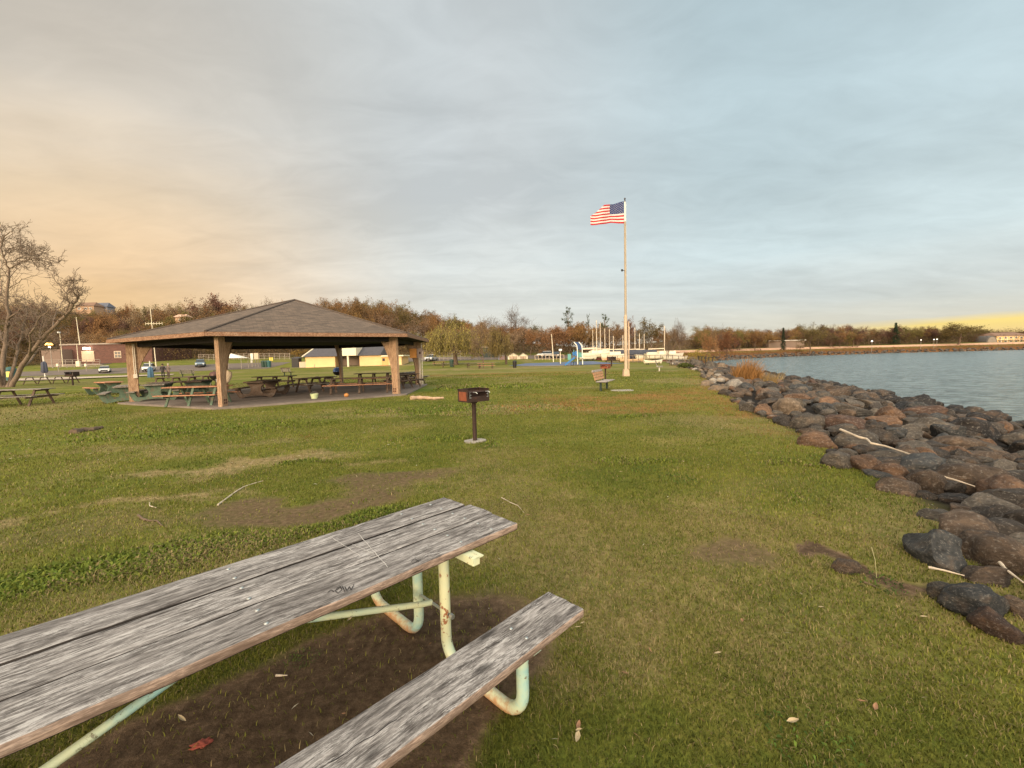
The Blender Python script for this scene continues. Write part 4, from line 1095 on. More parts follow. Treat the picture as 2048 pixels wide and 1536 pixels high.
M_BLACK = simple('black_enamel', (.02, .018, .018), .45, .2, .4, 6, rust=(.14, .05, .025), rustamt=.3)
p = gp(671, 768, .07); kettle('kettle grill with a shiny blue lid at the back of the shelter', (p.x, p.y + .5, .07), simple('blue_enamel', (.10, .19, .46), .25, .2, .15, 5), 1.15)
p = gp(400, 776, .07); kettle('round brown kettle grill at the back left of the shelter', (p.x, p.y + 1.5, .0), simple('brown_enamel', (.09, .04, .03), .4, .2, .2, 5), 1.15)
# ------------------------------------------------------------------ pedestal grills, benches, flag
M_RUSTB = simple('rusty_steel', (.045, .026, .020), .75, .3, .5, 9, .2, rust=(.16, .055, .028), rustamt=.34)
M_RUSTO = simple('orange_rust', (.22, .065, .030), .85, .1, .4, 7, .2, rust=(.05, .025, .018), rustamt=.35)
def ped_grill(label, loc, rz, h=.84, base=True, big=1.0, red=False):
    t = thing('pedestal_grill', label, 'grill', loc, rz)
    mt = M_RUSTO if red else M_RUSTB
    w, d, hh = .52 * big, .36 * big, .25 * big
    mb = MB()      # open fire box: floor, three walls, rims
    mb.box((0, 0, h), (w, d, .012)); mb.box((0, d / 2, h + hh / 2), (w, .010, hh)); mb.box((-w / 2, 0, h + hh / 2), (.010, d - .012, hh)); mb.box((w / 2, 0, h + hh / 2), (.010, d - .012, hh))
    mb.box((0, -d / 2, h + hh * .22), (w, .010, hh * .42))
    mb.box((0, d / 2 - .012, h + hh), (w + .02, .03, .012)); mb.box((-w / 2 + .01, 0, h + hh), (.03, d - .03, .0118)); mb.box((w / 2 - .01, 0, h + hh), (.03, d - .03, .0118))
    mb.build('fire_box', mt, t)
    if not red: MB().box((-w / 2 - .0075, .0, h + hh * .45), (.004, d * .72, hh * .72), bev=.0015).build('burnt_patch', M_RUSTO, t)
    mb = MB()
    for k in range(12): mb.tube([(-w / 2 + .03 + (w - .06) * k / 11, -d / 2 - .02, h + hh * .78), (-w / 2 + .03 + (w - .06) * k / 11, d / 2 - .03, h + hh * .78)], .006, 6)
    mb.tube([(-w / 2 + .02, -d / 2 - .02, h + hh * .78), (w / 2 - .02, -d / 2 - .02, h + hh * .78)], .007, 6)
    mb.build('grate', M_RUSTB, t, True)
    for sx in (-1, 1):
        MB().tube([(sx * w * .3, -d / 2 - .02, h + hh * .78), (sx * w * .3, -d / 2 - .12, h + hh * .80), (sx * w * .3 + .02, -d / 2 - .14, h + hh * .7)], .009, 8).build('grate_handle', M_BOLT, t, True)
        mb = MB()      # height notches
        for k in range(3): mb.box((sx * (w / 2 - .05), -d / 2 - .008, h + hh * (.35 + .22 * k)), (.035, .006, .012))
        mb.box((sx * (w / 2 - .035), -d / 2 - .008, h + hh * .57), (.008, .006, hh * .55)); mb.build('notch_bar', M_BOLT, t)
    MB().tube([(0, 0, 0), (0, 0, h - .02)], .043 * big, 20).lathe([(.07, h - .045), (.07, h - .006)], 20).build('post', M_RUSTB, t, True)
    if base:
        mb = MB(); n = 16; rs = random.Random(3); mb.prism([((.21 + .05 * rs.random()) * math.cos(2 * PI * k / n), (.17 + .05 * rs.random()) * math.sin(2 * PI * k / n)) for k in range(n)], .05, M=Matrix.Translation((0, 0, -.025)))
        mb.build('footing', M_CONC, t)
    return t
p = gp(950, 883); ped_grill('rusty square pedestal grill standing alone on the lawn nearest the camera', (p.x, p.y, H(p.x, p.y)), R(41))
p = gp(1211, 762); ped_grill('rust red pedestal grill just behind the slatted park bench', (p.x, p.y, 0), R(-35), .80, False, 1.05, True)
p = gp(1223, 733); ped_grill('dark wide pedestal grill far off left of the flagpole', (p.x, p.y, H(p.x, p.y)), R(5), .80, False, 2.0)
p = gp(145, 760); ped_grill('dark pedestal grill beside the long table under the bare tree', (p.x * .72, p.y * .72, 0), R(0), .85, False, 1.6)

def bench(label, loc, rz, slat, cap, legm, group=None):
    """faces local +x, length along local y"""
    t = thing('park_bench', label, 'bench', loc, rz, group)
    mb = MB()
    for k in range(4): mb.box((-.20 + k * .125, 0, .44), (.115, 1.8, .035), bev=.004)
    mb.build('seat', cap, t)
    mb = MB()
    for k in range(3): mb.box((-.31 - k * .035, 0, .56 + k * .125), (.035, 1.8, .112), (0, R(-14), 0), bev=.004)
    bk = mb.build('backrest', slat, t)
    MB().box((-.425, 0, .925), (.05, 1.8, .10), (0, R(-14), 0), bev=.004).build('top_rail', cap, bk)
    for sy in (-.62, .62):
        MB().box((-.10, sy, .21), (.09, .09, .42), bev=.006).build('leg', legm, t)
        MB().bar((-.28, sy, .42), (-.44, sy, .94), .05, .05).bar((-.30, sy, .405), (.20, sy, .405), .05, .05).build('bracket', legm, t)
    return t
M_DKGRN = simple('dark_green_paint', (.018, .035, .026), .6, var=.3)
M_BSLAT = wood('orange_bench_slat', (.33, .15, .07), (.62, .36, .20), 1, 1.2, .15, knots=False, pale=(.6, .45, .32), bump=.3)
M_BCAP = wood('grey_bench_board', (.20, .17, .15), (.50, .44, .40), 1, 1.2, .5, knots=False, pale=(.62, .58, .54), bump=.3)
a = gp(1199, 783); b_ = gp(1216, 777); mid = (a + b_) / 2; d = (b_ - a)
bench('slatted park bench with orange brown backrest facing the water', (mid.x + .1, mid.y, 0), math.atan2(d.y, d.x) - PI / 2, M_BSLAT, M_BCAP, M_DKGRN)
MB().prism([(x_ * .55, y_ * .5) for x_, y_ in [(1, 0), (.8, .7), (0, 1), (-.9, .6), (-1, -.2), (-.3, -.9), (.7, -.8)]], .02, M=Matrix.Translation((mid.x + .75, mid.y - .5, -.006))).build('bench_pad', M_CONC)
o = col.objects[-1]
o = bpy.data.objects['bench_pad']; tag(o, 'worn concrete pad in the leafy grass at the foot of the park bench', 'pad')
p = gp(1321, 742); bench('weathered dark bench seen end on by the far rocks', (p.x, p.y, 0), R(-20), M_SILV, M_SILV, simple('pale_concrete_leg', (.6, .56, .48)))
p = gp(577, 751); bench('pale backed bench on the lawn behind the shelter', (p.x, p.y, 0), R(62), M_SILV, M_BRWN, M_DKGRN)
p = gp(377, 754); bench('pale bench between the shelter and the dark parked car', (p.x, p.y, 0), R(100), M_SILV, M_SILV, M_DKGRN)

# flag pole ----------------------------------------------------------------------
fp = gp(1252, 752)
fpole = thing('flagpole', 'tall cream flagpole on a tapered concrete base', 'flagpole', (fp.x, fp.y, 0))
M_POLE = simple('cream_paint', (.46, .36, .255), .5, var=.2, scale=2, rust=(.36, .25, .16), rustamt=.3)
M_POLEB = simple('pinkish_concrete', (.50, .36, .25), .9, var=.15, scale=5)
topz = dp(1251, 400, fp.y).z
MB().box((0, 0, .22), (.46, .46, .50), taper=.82, bev=0).build('base', M_POLEB, fpole)
MB().lathe([(.20, .47), (.20, .53), (.16, .53)], 24).build('collar', M_POLEB, fpole, True)
z1 = dp(1252, 630, fp.y).z; z2 = dp(1252, 443, fp.y).z
MB().lathe([(.128, .50), (.118, z1 - .1), (.09, z1)], 24).build('lower_pole', M_POLE, fpole, True)
MB().lathe([(.085, z1 - .02), (.072, z2)], 20).build('middle_pole', simple('buff_paint', (.36, .29, .20), .5, var=.2, scale=2), fpole, True)
MB().lathe([(.062, z2 - .02), (.045, topz - .12)], 20).build('upper_pole', simple('white_paint', (.72, .68, .60), .4, var=.1), fpole, True)
MB().tube([(.19, -.12, .52), (.19, -.12, z1 - .5)], .045, 12).build('conduit', M_POLEB, fpole, True)
MB().lathe([(.045, topz - .12), (.06, topz - .08), (.06, topz - .04), (.02, topz - .01), (.055, topz + .05), (.07, topz + .09), (.05, topz + .15), (.001, topz + .17)], 16).build('finial', simple('dark_metal', (.10, .10, .11), .3, .8), fpole, True)
zl = dp(1249, 541, fp.y).z
MB().tube([(-.07, 0, zl), (-.22, -.05, zl)], .025, 8).lathe([(.03, 0), (.08, .10), (.08, .16), (.03, .18)], 12, M=Matrix.Translation((-.26, -.06, zl - .09))).build('pole_light', M_BLACK, fpole, True)
MB().tube([(.10, -.02, topz - .2), (.11, -.02, 1.4)], .006, 5).build('halyard', simple('white_rope', (.7, .68, .62)), fpole)
def flag():
    mr, mw, mbl = simple('red_cloth', (.40, .018, .022), .85, var=.12, scale=4), simple('white_cloth', (.60, .56, .53), .85, var=.06, scale=4), simple('blue_cloth', (.032, .045, .13), .85, var=.15, scale=4)
    Lf, Hf = 2.50, 1.60; nx, nz = 76, 78
    def P(u, v):   # u 0 hoist..1 fly, v 0 bottom..1 top
        x = -.08 - Lf * u * .985
        wave = .10 * math.sin(u * 7.5 - .8 + v * .9) * min(1, u * 3) + .05 * math.sin(u * 15 + v * 2.2) * u
        sag = .085 * math.sin(u * 6.1 + .2) * (1 - .3 * v) * min(1, 2.5 * u) - .06 * u
        lift = -.19 * v * sst(0, .35, u) + .08 * (1 - v) * sst(.15, .45, u) - .05 * (1 - v) * sst(.6, 1, u)
        return Vector((x, wave, Hf * v + sag + float(lift)))
    vs = []; fs = []; mi = []; idx = {}
    def gv(i, j):
        if (i, j) not in idx: idx[(i, j)] = len(vs); vs.append(P(i / nx, j / nz))
        return idx[(i, j)]
    for i in range(nx):
        u = (i + .5) / nx
        lim = 1.0 - max(0, (u - .62) / .38) ** .9 * .52 - (.035 * ((i * 7) % 5) / 5 if u > .62 else 0)
        for j in range(nz):
            v = (j + .5) / nz
            if v > lim: continue
            fs.append((gv(i, j), gv(i + 1, j), gv(i + 1, j + 1), gv(i, j + 1)))
            st = int(v * 13); c = 0 if st % 2 == 0 else 1
            if u < .42 and v > 6 / 13: c = 2
            mi.append(c)
    mb = MB(); mb.v = [tuple(p) for p in vs]; mb.f = fs; mb.m = mi
    f = mb.build('flag', [mr, mw, mbl], None, True, 60)
    f.location = (fp.x, fp.y, dp(1250, 447, fp.y).z)
    so = f.modifiers.new('t', 'SOLIDIFY'); so.thickness = .006
    # fifty stars
    sb = MB()
    for r in range(9):
        for c in range(6 if r % 2 == 0 else 5):
            cu = (.42 / 12) * (1 + 2 * c + (r % 2)); cv = 6 / 13 + (7 / 13) * (r + 1) / 10
            for side in (-1, 1):
                pts = []
                for k in range(10):
                    rad = .030 if k % 2 == 0 else .012; a = PI / 2 + PI * k / 5
                    q = P(cu - rad * math.cos(a) / Lf, cv + rad * math.sin(a) / Hf); pts.append(q + Vector((0, side * .009, 0)))
                sb.add(pts + [P(cu, cv) + Vector((0, side * .009, 0))], [(k, (k + 1) % 10, 10) for k in range(10)])
    sb.build('star_field', mw, f)
    tag(f, 'stars and stripes flag with a torn fly edge blowing from the pole top', 'flag')
flag()

# ------------------------------------------------------------------ sticks, driftwood and leaves
M_PALEW = simple('bare_pale_wood', (.50, .42, .32), .85, var=.3, scale=12, bump=.4)
M_BARKW = simple('grey_brown_bark', (.13, .09, .06), .95, var=.5, scale=14, bump=.6)
M_DEADW = simple('dead_log_wood', (.42, .29, .19), .9, var=.4, scale=5, bump=.5)
def stick(px_pts, r, mat, label, name='stick', lift=.012, cat='stick', z_extra=None, n=8):
    pts = []
    for i, (a, b_) in enumerate(px_pts):
        q = hit(a, b_); pts.append(Vector((q.x, q.y, q.z + lift + (z_extra[i] if z_extra else 0))))
    c = pts[0].copy(); fine = []
    for i in range(len(pts) - 1):
        for k in range(3): fine.append(pts[i].lerp(pts[i + 1], k / 3) - c + Vector((0, 0, 0)))
    fine.append(pts[-1] - c)
    rr = [r * (1 - .55 * i / (len(fine) - 1)) * (1 + .15 * math.sin(i * 2.1)) for i in range(len(fine))]
    o = MB().tube(fine, rr, n).build(name, mat, None, True); o.location = c
    return tag(o, label, cat)
stick([(436, 1014), (455, 1000), (472, 986), (487, 976), (505, 971), (526, 965)], .011, M_PALEW, 'long crooked pale stick on the lawn above the table')
stick([(277, 1035), (286, 1042), (300, 1045), (314, 1046), (326, 1055)], .014, M_BARKW, 'short twisted brown branch on bare soil')
stick([(299, 1007), (300, 1015), (313, 1018)], .008, M_PALEW, 'small hooked pale twig on the lawn')
stick([(1003, 998), (1020, 1008), (1036, 1014), (1048, 1028)], .006, M_PALEW, 'thin curved twig just beyond the table end')
stick([(1680, 890), (1718, 908), (1732, 909), (1741, 921), (1768, 926), (1800, 938), (1838, 954)], .022, M_PALEW, 'long bleached branch fallen across the lawn edge and stones', 'branch', .27, 'branch')
stick([(1866, 976), (1905, 988), (1948, 1001)], .015, M_PALEW, 'straight bleached pole lying before the biggest smooth boulder', 'branch', .17, 'branch')
stick([(1856, 1148), (1885, 1158), (1928, 1170)], .010, M_PALEW, 'pale stick lying under the blue grey boulder', 'stick', .05)
stick([(1998, 1155), (2012, 1172), (2045, 1195)], .012, M_PALEW, 'pale stick leaning on the large brown boulder at the picture edge', 'stick', .10)
stick([(1745, 935), (1790, 940), (1820, 944)], .008, M_PALEW, 'thin pale stick in the grass under the long bleached branch', 'stick', .03)
stick([(1728, 1168), (1745, 1176), (1758, 1186)], .007, M_BARKW, 'small brown stick stuck in the bare soil hollow')
stick([(1743, 1100), (1750, 1130), (1753, 1163)], .003, simple('dry_stem', (.42, .36, .16)), 'dry grass stem leaning over the bare soil hollow', 'dry_stem', .02, 'stem')
stick([(1815, 912), (1824, 924), (1834, 936)], .03, M_PALEW, 'short thick bleached driftwood piece among the stones', 'driftwood', .14, 'driftwood')
stick([(822, 800), (835, 799), (850, 799), (868, 801), (887, 799)], .10, M_DEADW, 'pale split log on the grass beside the shelter', 'log', .07, 'log', n=10)
stick([(146, 868), (165, 864), (185, 862), (204, 858)], .10, M_BARKW, 'dark flat piece of bark on the lawn in front of the shelter', 'bark_piece', .03, 'bark')
stick([(552, 1357), (575, 1358)], .006, M_PALEW, 'reddish pale stick on the bare soil under the table', 'stick', .01)
M_LEAF = simple('dry_leaf', (.24, .13, .07), .8, var=.35, scale=30); M_LEAFP = simple('pale_leaf', (.34, .27, .16), .8, var=.3, scale=30)
def leaf_mesh(seed, mat, L=.06, w=.022):
    rs = random.Random(seed); mb = MB(); n = 8; vs = []
    for i in range(n + 1):
        t_ = i / n; ww = w * math.sin(PI * min(1, t_ * .96 + .03)) * (1 - .2 * rs.random()); cz = .35 * L * (t_ - .5) ** 2
        vs += [(L * (t_ - .5), -ww, cz + ww * .5), (L * (t_ - .5), 0, cz), (L * (t_ - .5), ww, cz + ww * .6)]
    fs = []
    for i in range(n):
        for k in range(2): fs.append((3 * i + k, 3 * i + 3 + k, 3 * i + 4 + k, 3 * i + 1 + k))
    mb.add(vs, fs); o = mb.build('fallen_leaf', mat, None, True); m = o.data; bpy.data.objects.remove(o); return m
LF = [leaf_mesh(i, (M_LEAF, M_LEAFP)[i % 2], .038 + .006 * i, .007 + .002 * (i % 4)) for i in range(6)]
LV = [(1157, 1466, 2, 'small tan leaf in the shade below the near seat'), (1155, 1487, 3, 'long brown leaf in the shade at the bottom edge of the picture'), (1436, 1315, 1, 'narrow pale leaf in the middle of the near lawn'), (1602, 1198, 1, 'pale leaf at the edge of the darker bare patch'), (1642, 1222, 1, 'long pale leaf below the darker bare patch'),
      (1250, 1356, 0, 'tiny brown leaf right of the near seat end'), (1484, 1254, 0, 'small tan leaf on the open lawn'), (1750, 1433, 2, 'brown leaf on the near lawn low down'), (1585, 1455, 3, 'upright pale leaf near the green weed tuft'), (1847, 1243, 1, 'long pale leaf near the flat slate stone'),
      (1864, 1178, 3, 'curled white leaf at the lawn edge by the blue grey boulder'), (1088, 1062, 0, 'small leaf beyond the table end'), (1520, 1182, 0, 'bright leaf crumb on the darker bare patch'), (365, 1449, 5, 'grey curled leaf on bare soil under the table'), (701, 1312, 0, 'small tan leaf on bare soil under the table'),
      (516, 1068, 4, 'orange leaf lying on the weeds above the table'), (700, 1250, 1, 'pale leaf under the table edge'), (1006, 1012, 1, 'pale leaf on the lawn past the table corner'), (1655, 745, 1, 'pale leaf')]
for (px, py, k, lab) in LV[:-1]:
    q = hit(px, py); o = bpy.data.objects.new('fallen_leaf', LF[k]); col.objects.link(o); o.location = (q.x, q.y, q.z + .025); o.rotation_euler = (_rk.uniform(-.3, .3), _rk.uniform(-.3, .3), _rk.uniform(0, 6.28)); tag(o, lab, 'leaf', 'single fallen leaves on the near lawn')
rs = random.Random(12)
for i in range(16):
    px = rs.uniform(620, 1750); py = rs.uniform(830, 1500); q = hit(px, py)
    if shore_d(q.x, q.y)[0] > -.2: continue
    o = bpy.data.objects.new('fallen_leaf', LF[rs.randrange(6)]); col.objects.link(o); o.location = (q.x, q.y, q.z + .03); k = .5 + .05 * q.y; o.scale = (k, k, k); o.rotation_euler = (rs.uniform(-.4, .4), rs.uniform(-.4, .4), rs.uniform(0, 6.28)); tag(o, 'small fallen leaf lying loose on the mown grass', 'leaf', 'small leaves scattered over the open lawn')
def crumpled():
    bm = bmesh.new(); bmesh.ops.create_icosphere(bm, subdivisions=4, radius=1)
    for v in bm.verts:
        n = vnoise(v.co.x * 3 + 3, v.co.y * 3 + v.co.z * 2, 4) * .8 + vnoise(v.co.x * 7, v.co.y * 7 + v.co.z * 5, 5) * .4
        v.co = Vector((v.co.x * .055 * (.6 + .6 * n), v.co.y * .035 * (.6 + .7 * n), max(0, v.co.z * .018 * (.4 + n)) + .006))
    me = bpy.data.meshes.new('red_glove'); bm.to_mesh(me); bm.free(); me.materials.append(simple('faded_red_cloth', (.26, .060, .040), .9, var=.35, scale=20, bump=.4)); me.polygons.foreach_set('use_smooth', [True] * len(me.polygons))
    o = bpy.data.objects.new('rag', me); col.objects.link(o); return o
q = hit(402, 1496); o = crumpled(); o.scale = (.75, .75, .75); o.location = (q.x, q.y, q.z); o.rotation_euler[2] = R(20); tag(o, 'crumpled faded red rag on the bare soil under the table', 'rag')
# ------------------------------------------------------------------ trees
def foliage_mat():
    m, nt, b = new_mat('autumn_leaves'); g = G(nt)
    a = g.attr('shade'); oc = g.ocol(); r = g.rnd()
    k = g.math('MULTIPLY', g.rng(a, 0, 1, .38, 1.30), g.rng(r, 0, 1, .80, 1.15))
    c = g.mix(1, oc, g.comb(k, k, k), 'MULTIPLY')
    c = g.mix(g.math('MULTIPLY', g.rng(a, .7, 1), .35), c, g.mix(1, c, (1.5, 1.05, .6), 'MULTIPLY'))
    g.put(b.inputs['Base Color'], c); b.inputs['Roughness'].default_value = .8; b.inputs['Specular IOR Level'].default_value = .1
    tr = nt.nodes.new('ShaderNodeBsdfTranslucent'); nt.links.new(c, tr.inputs[0]); mx = nt.nodes.new('ShaderNodeMixShader'); mx.inputs[0].default_value = .25
    nt.links.new(b.outputs[0], mx.inputs[1]); nt.links.new(tr.outputs[0], mx.inputs[2]); nt.links.new(mx.outputs[0], next(n for n in nt.nodes if n.type == 'OUTPUT_MATERIAL').inputs[0])
    return m
M_FOL = foliage_mat()
M_BARK = simple('tree_bark', (.13, .088, .06), .95, var=.45, scale=6, bump=.5)
M_BARKP = simple('pale_bark', (.36, .25, .16), .95, var=.35, scale=6, bump=.4)
def grow(rs, p, d, L, r, lev, maxlev, S, out, tips):
    n = S.get('seg', 4); pts = [p.copy()]; rad = [r]; kids = []
    for i in range(n):
        w = S['wob'] * (1 + .3 * lev)
        d = (d + Vector((rs.gauss(0, w), rs.gauss(0, w), rs.gauss(0, w) + S['up'] * (.5 if lev else 1)))).normalized()
        p = p + d * (L / n); pts.append(p.copy()); rad.append(r * (1 - (1 - S['tap']) * (i + 1) / n)); kids.append((p.copy(), d.copy(), rad[-1], (i + 1) / n))
    out.append((pts, rad, lev))
    if lev >= maxlev:
        tips += pts[1:]; return
    nk = S['kids'][min(lev, len(S['kids']) - 1)]
    for k in range(nk):
        j = min(n - 1, int(n * (S['first'] if lev == 0 else .25) + (n - n * (S['first'] if lev == 0 else .25)) * (k + rs.random()) / nk))
        q, dd, rr, _ = kids[j]
        ax = dd.orthogonal().normalized(); ax.rotate(Matrix.Rotation(rs.uniform(0, 2 * PI), 3, dd)); a = R(rs.uniform(*S['ang'])) * (.8 if lev == 0 else 1)
        nd = dd.copy(); nd.rotate(Matrix.Rotation(a, 3, ax))
        grow(rs, q, nd, L * rs.uniform(*S['len']), rr * rs.uniform(.5, .72), lev + 1, maxlev, S, out, tips)
def tubes_mesh(out, mat, name, parent, rmin=.010, sides=(8, 6, 4, 3, 3, 3, 3)):
    V = []; F = []; off = 0
    for pts, rad, lev in out:
        n = sides[min(lev, len(sides) - 1)]; P_ = np.array([tuple(p) for p in pts]); T = np.gradient(P_, axis=0); T /= (np.linalg.norm(T, axis=1, keepdims=True) + 1e-9)
        ref = np.array([0, 0, 1.]) if abs(T[0, 2]) < .85 else np.array([1., 0, 0])
        U = np.cross(T, ref); U /= (np.linalg.norm(U, axis=1, keepdims=True) + 1e-9); W = np.cross(T, U)
        a = np.arange(n) * 2 * PI / n; rr = np.maximum(np.array(rad), rmin)[:, None, None]
        ring = P_[:, None, :] + rr * (U[:, None, :] * np.cos(a)[None, :, None] + W[:, None, :] * np.sin(a)[None, :, None])
        V.append(ring.reshape(-1, 3)); m = len(pts)
        i, k = np.meshgrid(np.arange(m - 1), np.arange(n), indexing='ij')
        F.append((np.stack([i * n + k, i * n + (k + 1) % n, (i + 1) * n + (k + 1) % n, (i + 1) * n + k], -1).reshape(-1, 4)) + off); off += m * n
    return np_mesh(name, np.concatenate(V), np.concatenate(F), mat, parent, smooth=True)
def leaf_cloud(centres, per, spread, size, seed, name, parent, flat=.7, hang=0.0):
    rs = np.random.RandomState(seed); c = np.repeat(np.asarray(centres, float), per, 0); n = len(c)
    c = c + rs.normal(0, 1, (n, 3)) * np.array([spread, spread, spread * flat])
    a = rs.normal(0, 1, (n, 3)); a /= np.linalg.norm(a, axis=1, keepdims=True)
    if hang: a = a * .3 + np.array([0, 0, -1.]); a /= np.linalg.norm(a, axis=1, keepdims=True)
    b_ = np.cross(a, rs.normal(0, 1, (n, 3))); b_ /= (np.linalg.norm(b_, axis=1, keepdims=True) + 1e-9)
    s = size * rs.uniform(.5, 1.25, (n, 1)); sa = s * (1 + hang * 1.8); sb = s * (.62 if not hang else .30)
    V = np.stack([c - a * sa * .5, c + b_ * sb * .5, c + a * sa * .5, c - b_ * sb * .5], 1).reshape(-1, 3)
    F = np.arange(4 * n).reshape(-1, 4)
    clump = np.repeat(rs.uniform(0, 1, len(centres)), per); sh = np.clip(.55 * clump + .45 * rs.uniform(0, 1, n), 0, 1)
    return np_mesh(name, V, F, M_FOL, parent, attrs={'shade': ('FLOAT', np.repeat(sh, 4))})
def tree_proto(kind, seed):
    rs = random.Random(seed)
    t = thing({'willow': 'willow_tree', 'bare': 'bare_tree', 'conifer': 'conifer_tree'}.get(kind, 'leafy_tree'), 'x', 'tree'); out = []; tips = []; crown = None
    if kind == 'bare':
        S = dict(wob=.13, up=.10, tap=.5, kids=(7, 6, 6, 5), first=.30, ang=(22, 50), len=(.52, .78), seg=5)
        grow(rs, Vector((0, 0, 0)), Vector((0, 0, 1)), 6.5, .24, 0, 4, S, out, tips)
        h = 13
    elif kind == 'twiggy':      # fine haze of twigs with a few leaves
        S = dict(wob=.14, up=.08, tap=.5, kids=(9, 7, 6), first=.18, ang=(25, 65), len=(.5, .75), seg=4)
        grow(rs, Vector((0, 0, 0)), Vector((0, 0, 1)), 6.5, .20, 0, 3, S, out, tips)
    elif kind in ('broad', 'dense'):
        S = dict(wob=.15, up=.07, tap=.5, kids=(9, 6, 4), first=.22, ang=(30, 70), len=(.48, .72), seg=4)
        grow(rs, Vector((0, 0, 0)), Vector((0, 0, 1)), 6.8, .24, 0, 3 if kind == 'dense' else 3, S, out, tips)
    elif kind == 'tall':
        S = dict(wob=.10, up=.05, tap=.45, kids=(15, 4, 3), first=.30, ang=(35, 70), len=(.16, .30), seg=8)
        grow(rs, Vector((0, 0, 0)), Vector((0, 0, 1)), 14, .22, 0, 2, S, out, tips)
    elif kind == 'conifer':
        out.append(([Vector((0, 0, z)) for z in (0, 4, 8, 12)], [.2, .14, .08, .02], 0)); z = 1.2
        while z < 11.8:
            rr = (12 - z) * .24 + .15
            for k in range(8):
                a = rs.uniform(0, 2 * PI); e = Vector((math.cos(a) * rr, math.sin(a) * rr, -.25 * rr)); out.append(([Vector((0, 0, z)), Vector((0, 0, z)) + e * .5, Vector((0, 0, z)) + e], [.04, .03, .01], 2))
                for q in range(4): tips.append(Vector((0, 0, z)) + e * (.3 + .23 * q))
            z += .45
    elif kind == 'willow':
        S = dict(wob=.14, up=.10, tap=.5, kids=(8, 5), first=.22, ang=(25, 55), len=(.5, .72), seg=5)
        grow(rs, Vector((0, 0, 0)), Vector((0, 0, 1)), 5.6, .34, 0, 2, S, out, tips)
        strands = []
        for q in tips:
            for _ in range(3):
                o_ = Vector((q.x, q.y, 0)); o_ = o_.normalized() if o_.length > .1 else Vector((1, 0, 0)); p = q + Vector((rs.gauss(0, .45), rs.gauss(0, .45), rs.gauss(0, .25))); pts = [p]
                L = rs.uniform(.35, .80) * max(p.z - .8, .8)
                for k in range(1, 7):
                    f = k / 6; pts.append(p + o_ * (.9 * f ** .6) * rs.uniform(.6, 1.2) + Vector((rs.gauss(0, .06), rs.gauss(0, .06), .35 * math.sin(min(1, f * 2.2) * PI * .5) * (1 - f) - L * f)))
                strands.append(pts)
        for s_ in strands: out.append((s_, [.012] * len(s_), 3))
        tips = [a.lerp(b_, f) for s_ in strands for a, b_ in zip(s_, s_[1:]) for f in (.2, .7)]
    if kind in ('bare', 'twiggy'):
        main = [q for q in out if q[2] <= 2]; fine = [q for q in out if q[2] > 2]
        tubes_mesh(main, M_BARK, 'trunk', t, .012)
        if fine: tubes_mesh(fine, M_BARK, 'twigs', t, .013 if kind == 'bare' else .016)
    else:
        tubes_mesh(out, M_BARK, 'trunk', t, .012)
    T = [tuple(p) for p in tips]
    if kind == 'twiggy': crown = leaf_cloud([T[i] for i in range(0, len(T), 2)], 5, .30, .22, seed, 'crown', t)
    if kind == 'broad': crown = leaf_cloud([T[i] for i in range(0, len(T), 1)], 7, .38, .34, seed, 'crown', t)
    if kind == 'dense': crown = leaf_cloud(T, 7, .42, .30, seed, 'crown', t)
    if kind == 'tall': crown = leaf_cloud(T, 7, .26, .24, seed, 'crown', t)
    if kind == 'conifer': crown = leaf_cloud(T, 12, .22, .26, seed, 'crown', t, .4)
    if kind == 'willow': crown = leaf_cloud(T, 2, .07, .20, seed, 'crown', t, 1, .8)
    if crown: crown['tint'] = 1
    zs = [p.z for q in out for p in q[0]]; xs = [abs(p.x) for q in out for p in q[0]] + [abs(p.y) for q in out for p in q[0]]
    t['h_'] = max(zs); t['w_'] = sorted(xs)[int(len(xs) * .98)] * 2
    return t
PROTO = {}
for kind, seeds in (('bare', (3, 8)), ('twiggy', (4, 9)), ('broad', (5, 15, 25)), ('dense', (6, 16)), ('tall', (7, 17)), ('willow', (11, 12)), ('conifer', (13,))):
    PROTO[kind] = [tree_proto(kind, s) for s in seeds]
used = set(); _tr = random.Random(99)
COLR = {'brown': (.28, .16, .07), 'orange': (.31, .185, .075), 'rust': (.26, .135, .065), 'olive': (.19, .155, .055), 'green': (.075, .095, .035), 'gold': (.42, .27, .06), 'willow': (.47, .42, .12), 'willowb': (.38, .28, .10), 'grey': (.26, .18, .11), 'purple': (.17, .095, .07), 'wine': (.21, .115, .08), 'dkgreen': (.03, .055, .03)}
def place_tree(kind, px, Y, ytop, colr, label, group=None, wid=None, var=None):
    """trunk foot on the ground at depth Y under photo column px; top at photo row ytop"""
    v = _tr.randrange(len(PROTO[kind])) if var is None else var
    pr = PROTO[kind][v]
    base = dp(px, 705, Y); z0 = H(base.x, base.y); zt = dp(px, ytop, Y).z
    s = max(zt - z0, 1.5) / pr['h_']; sw = s if wid is None else (wid * Y / FPX) / pr['w_']
    if wid is None: sw = max(6.5, min(11, (zt - z0) * _tr.uniform(.75, 1.05))) / pr['w_']
    c = COLR[colr]; k = _tr.uniform(.85, 1.18); c = (c[0] * k, c[1] * k * _tr.uniform(.93, 1.07), c[2] * k, 1)
    if (kind, v) in used: r = dup(pr, (base.x, base.y, z0 - .1), _tr.uniform(0, 6.28), label, group, (sw, sw, s), c)
    else:
        used.add((kind, v)); r = pr; r.location = (base.x, base.y, z0 - .1); r.rotation_euler = (0, 0, _tr.uniform(0, 6.28)); r.scale = (sw, sw, s); r['label'] = label
        if group: r['group'] = group
        elif 'group' in r: del r['group']
        for ch in list(col.objects):
            if ch.parent == r: ch.color = c
        _queue.append((r, c))
    return r
_queue = []
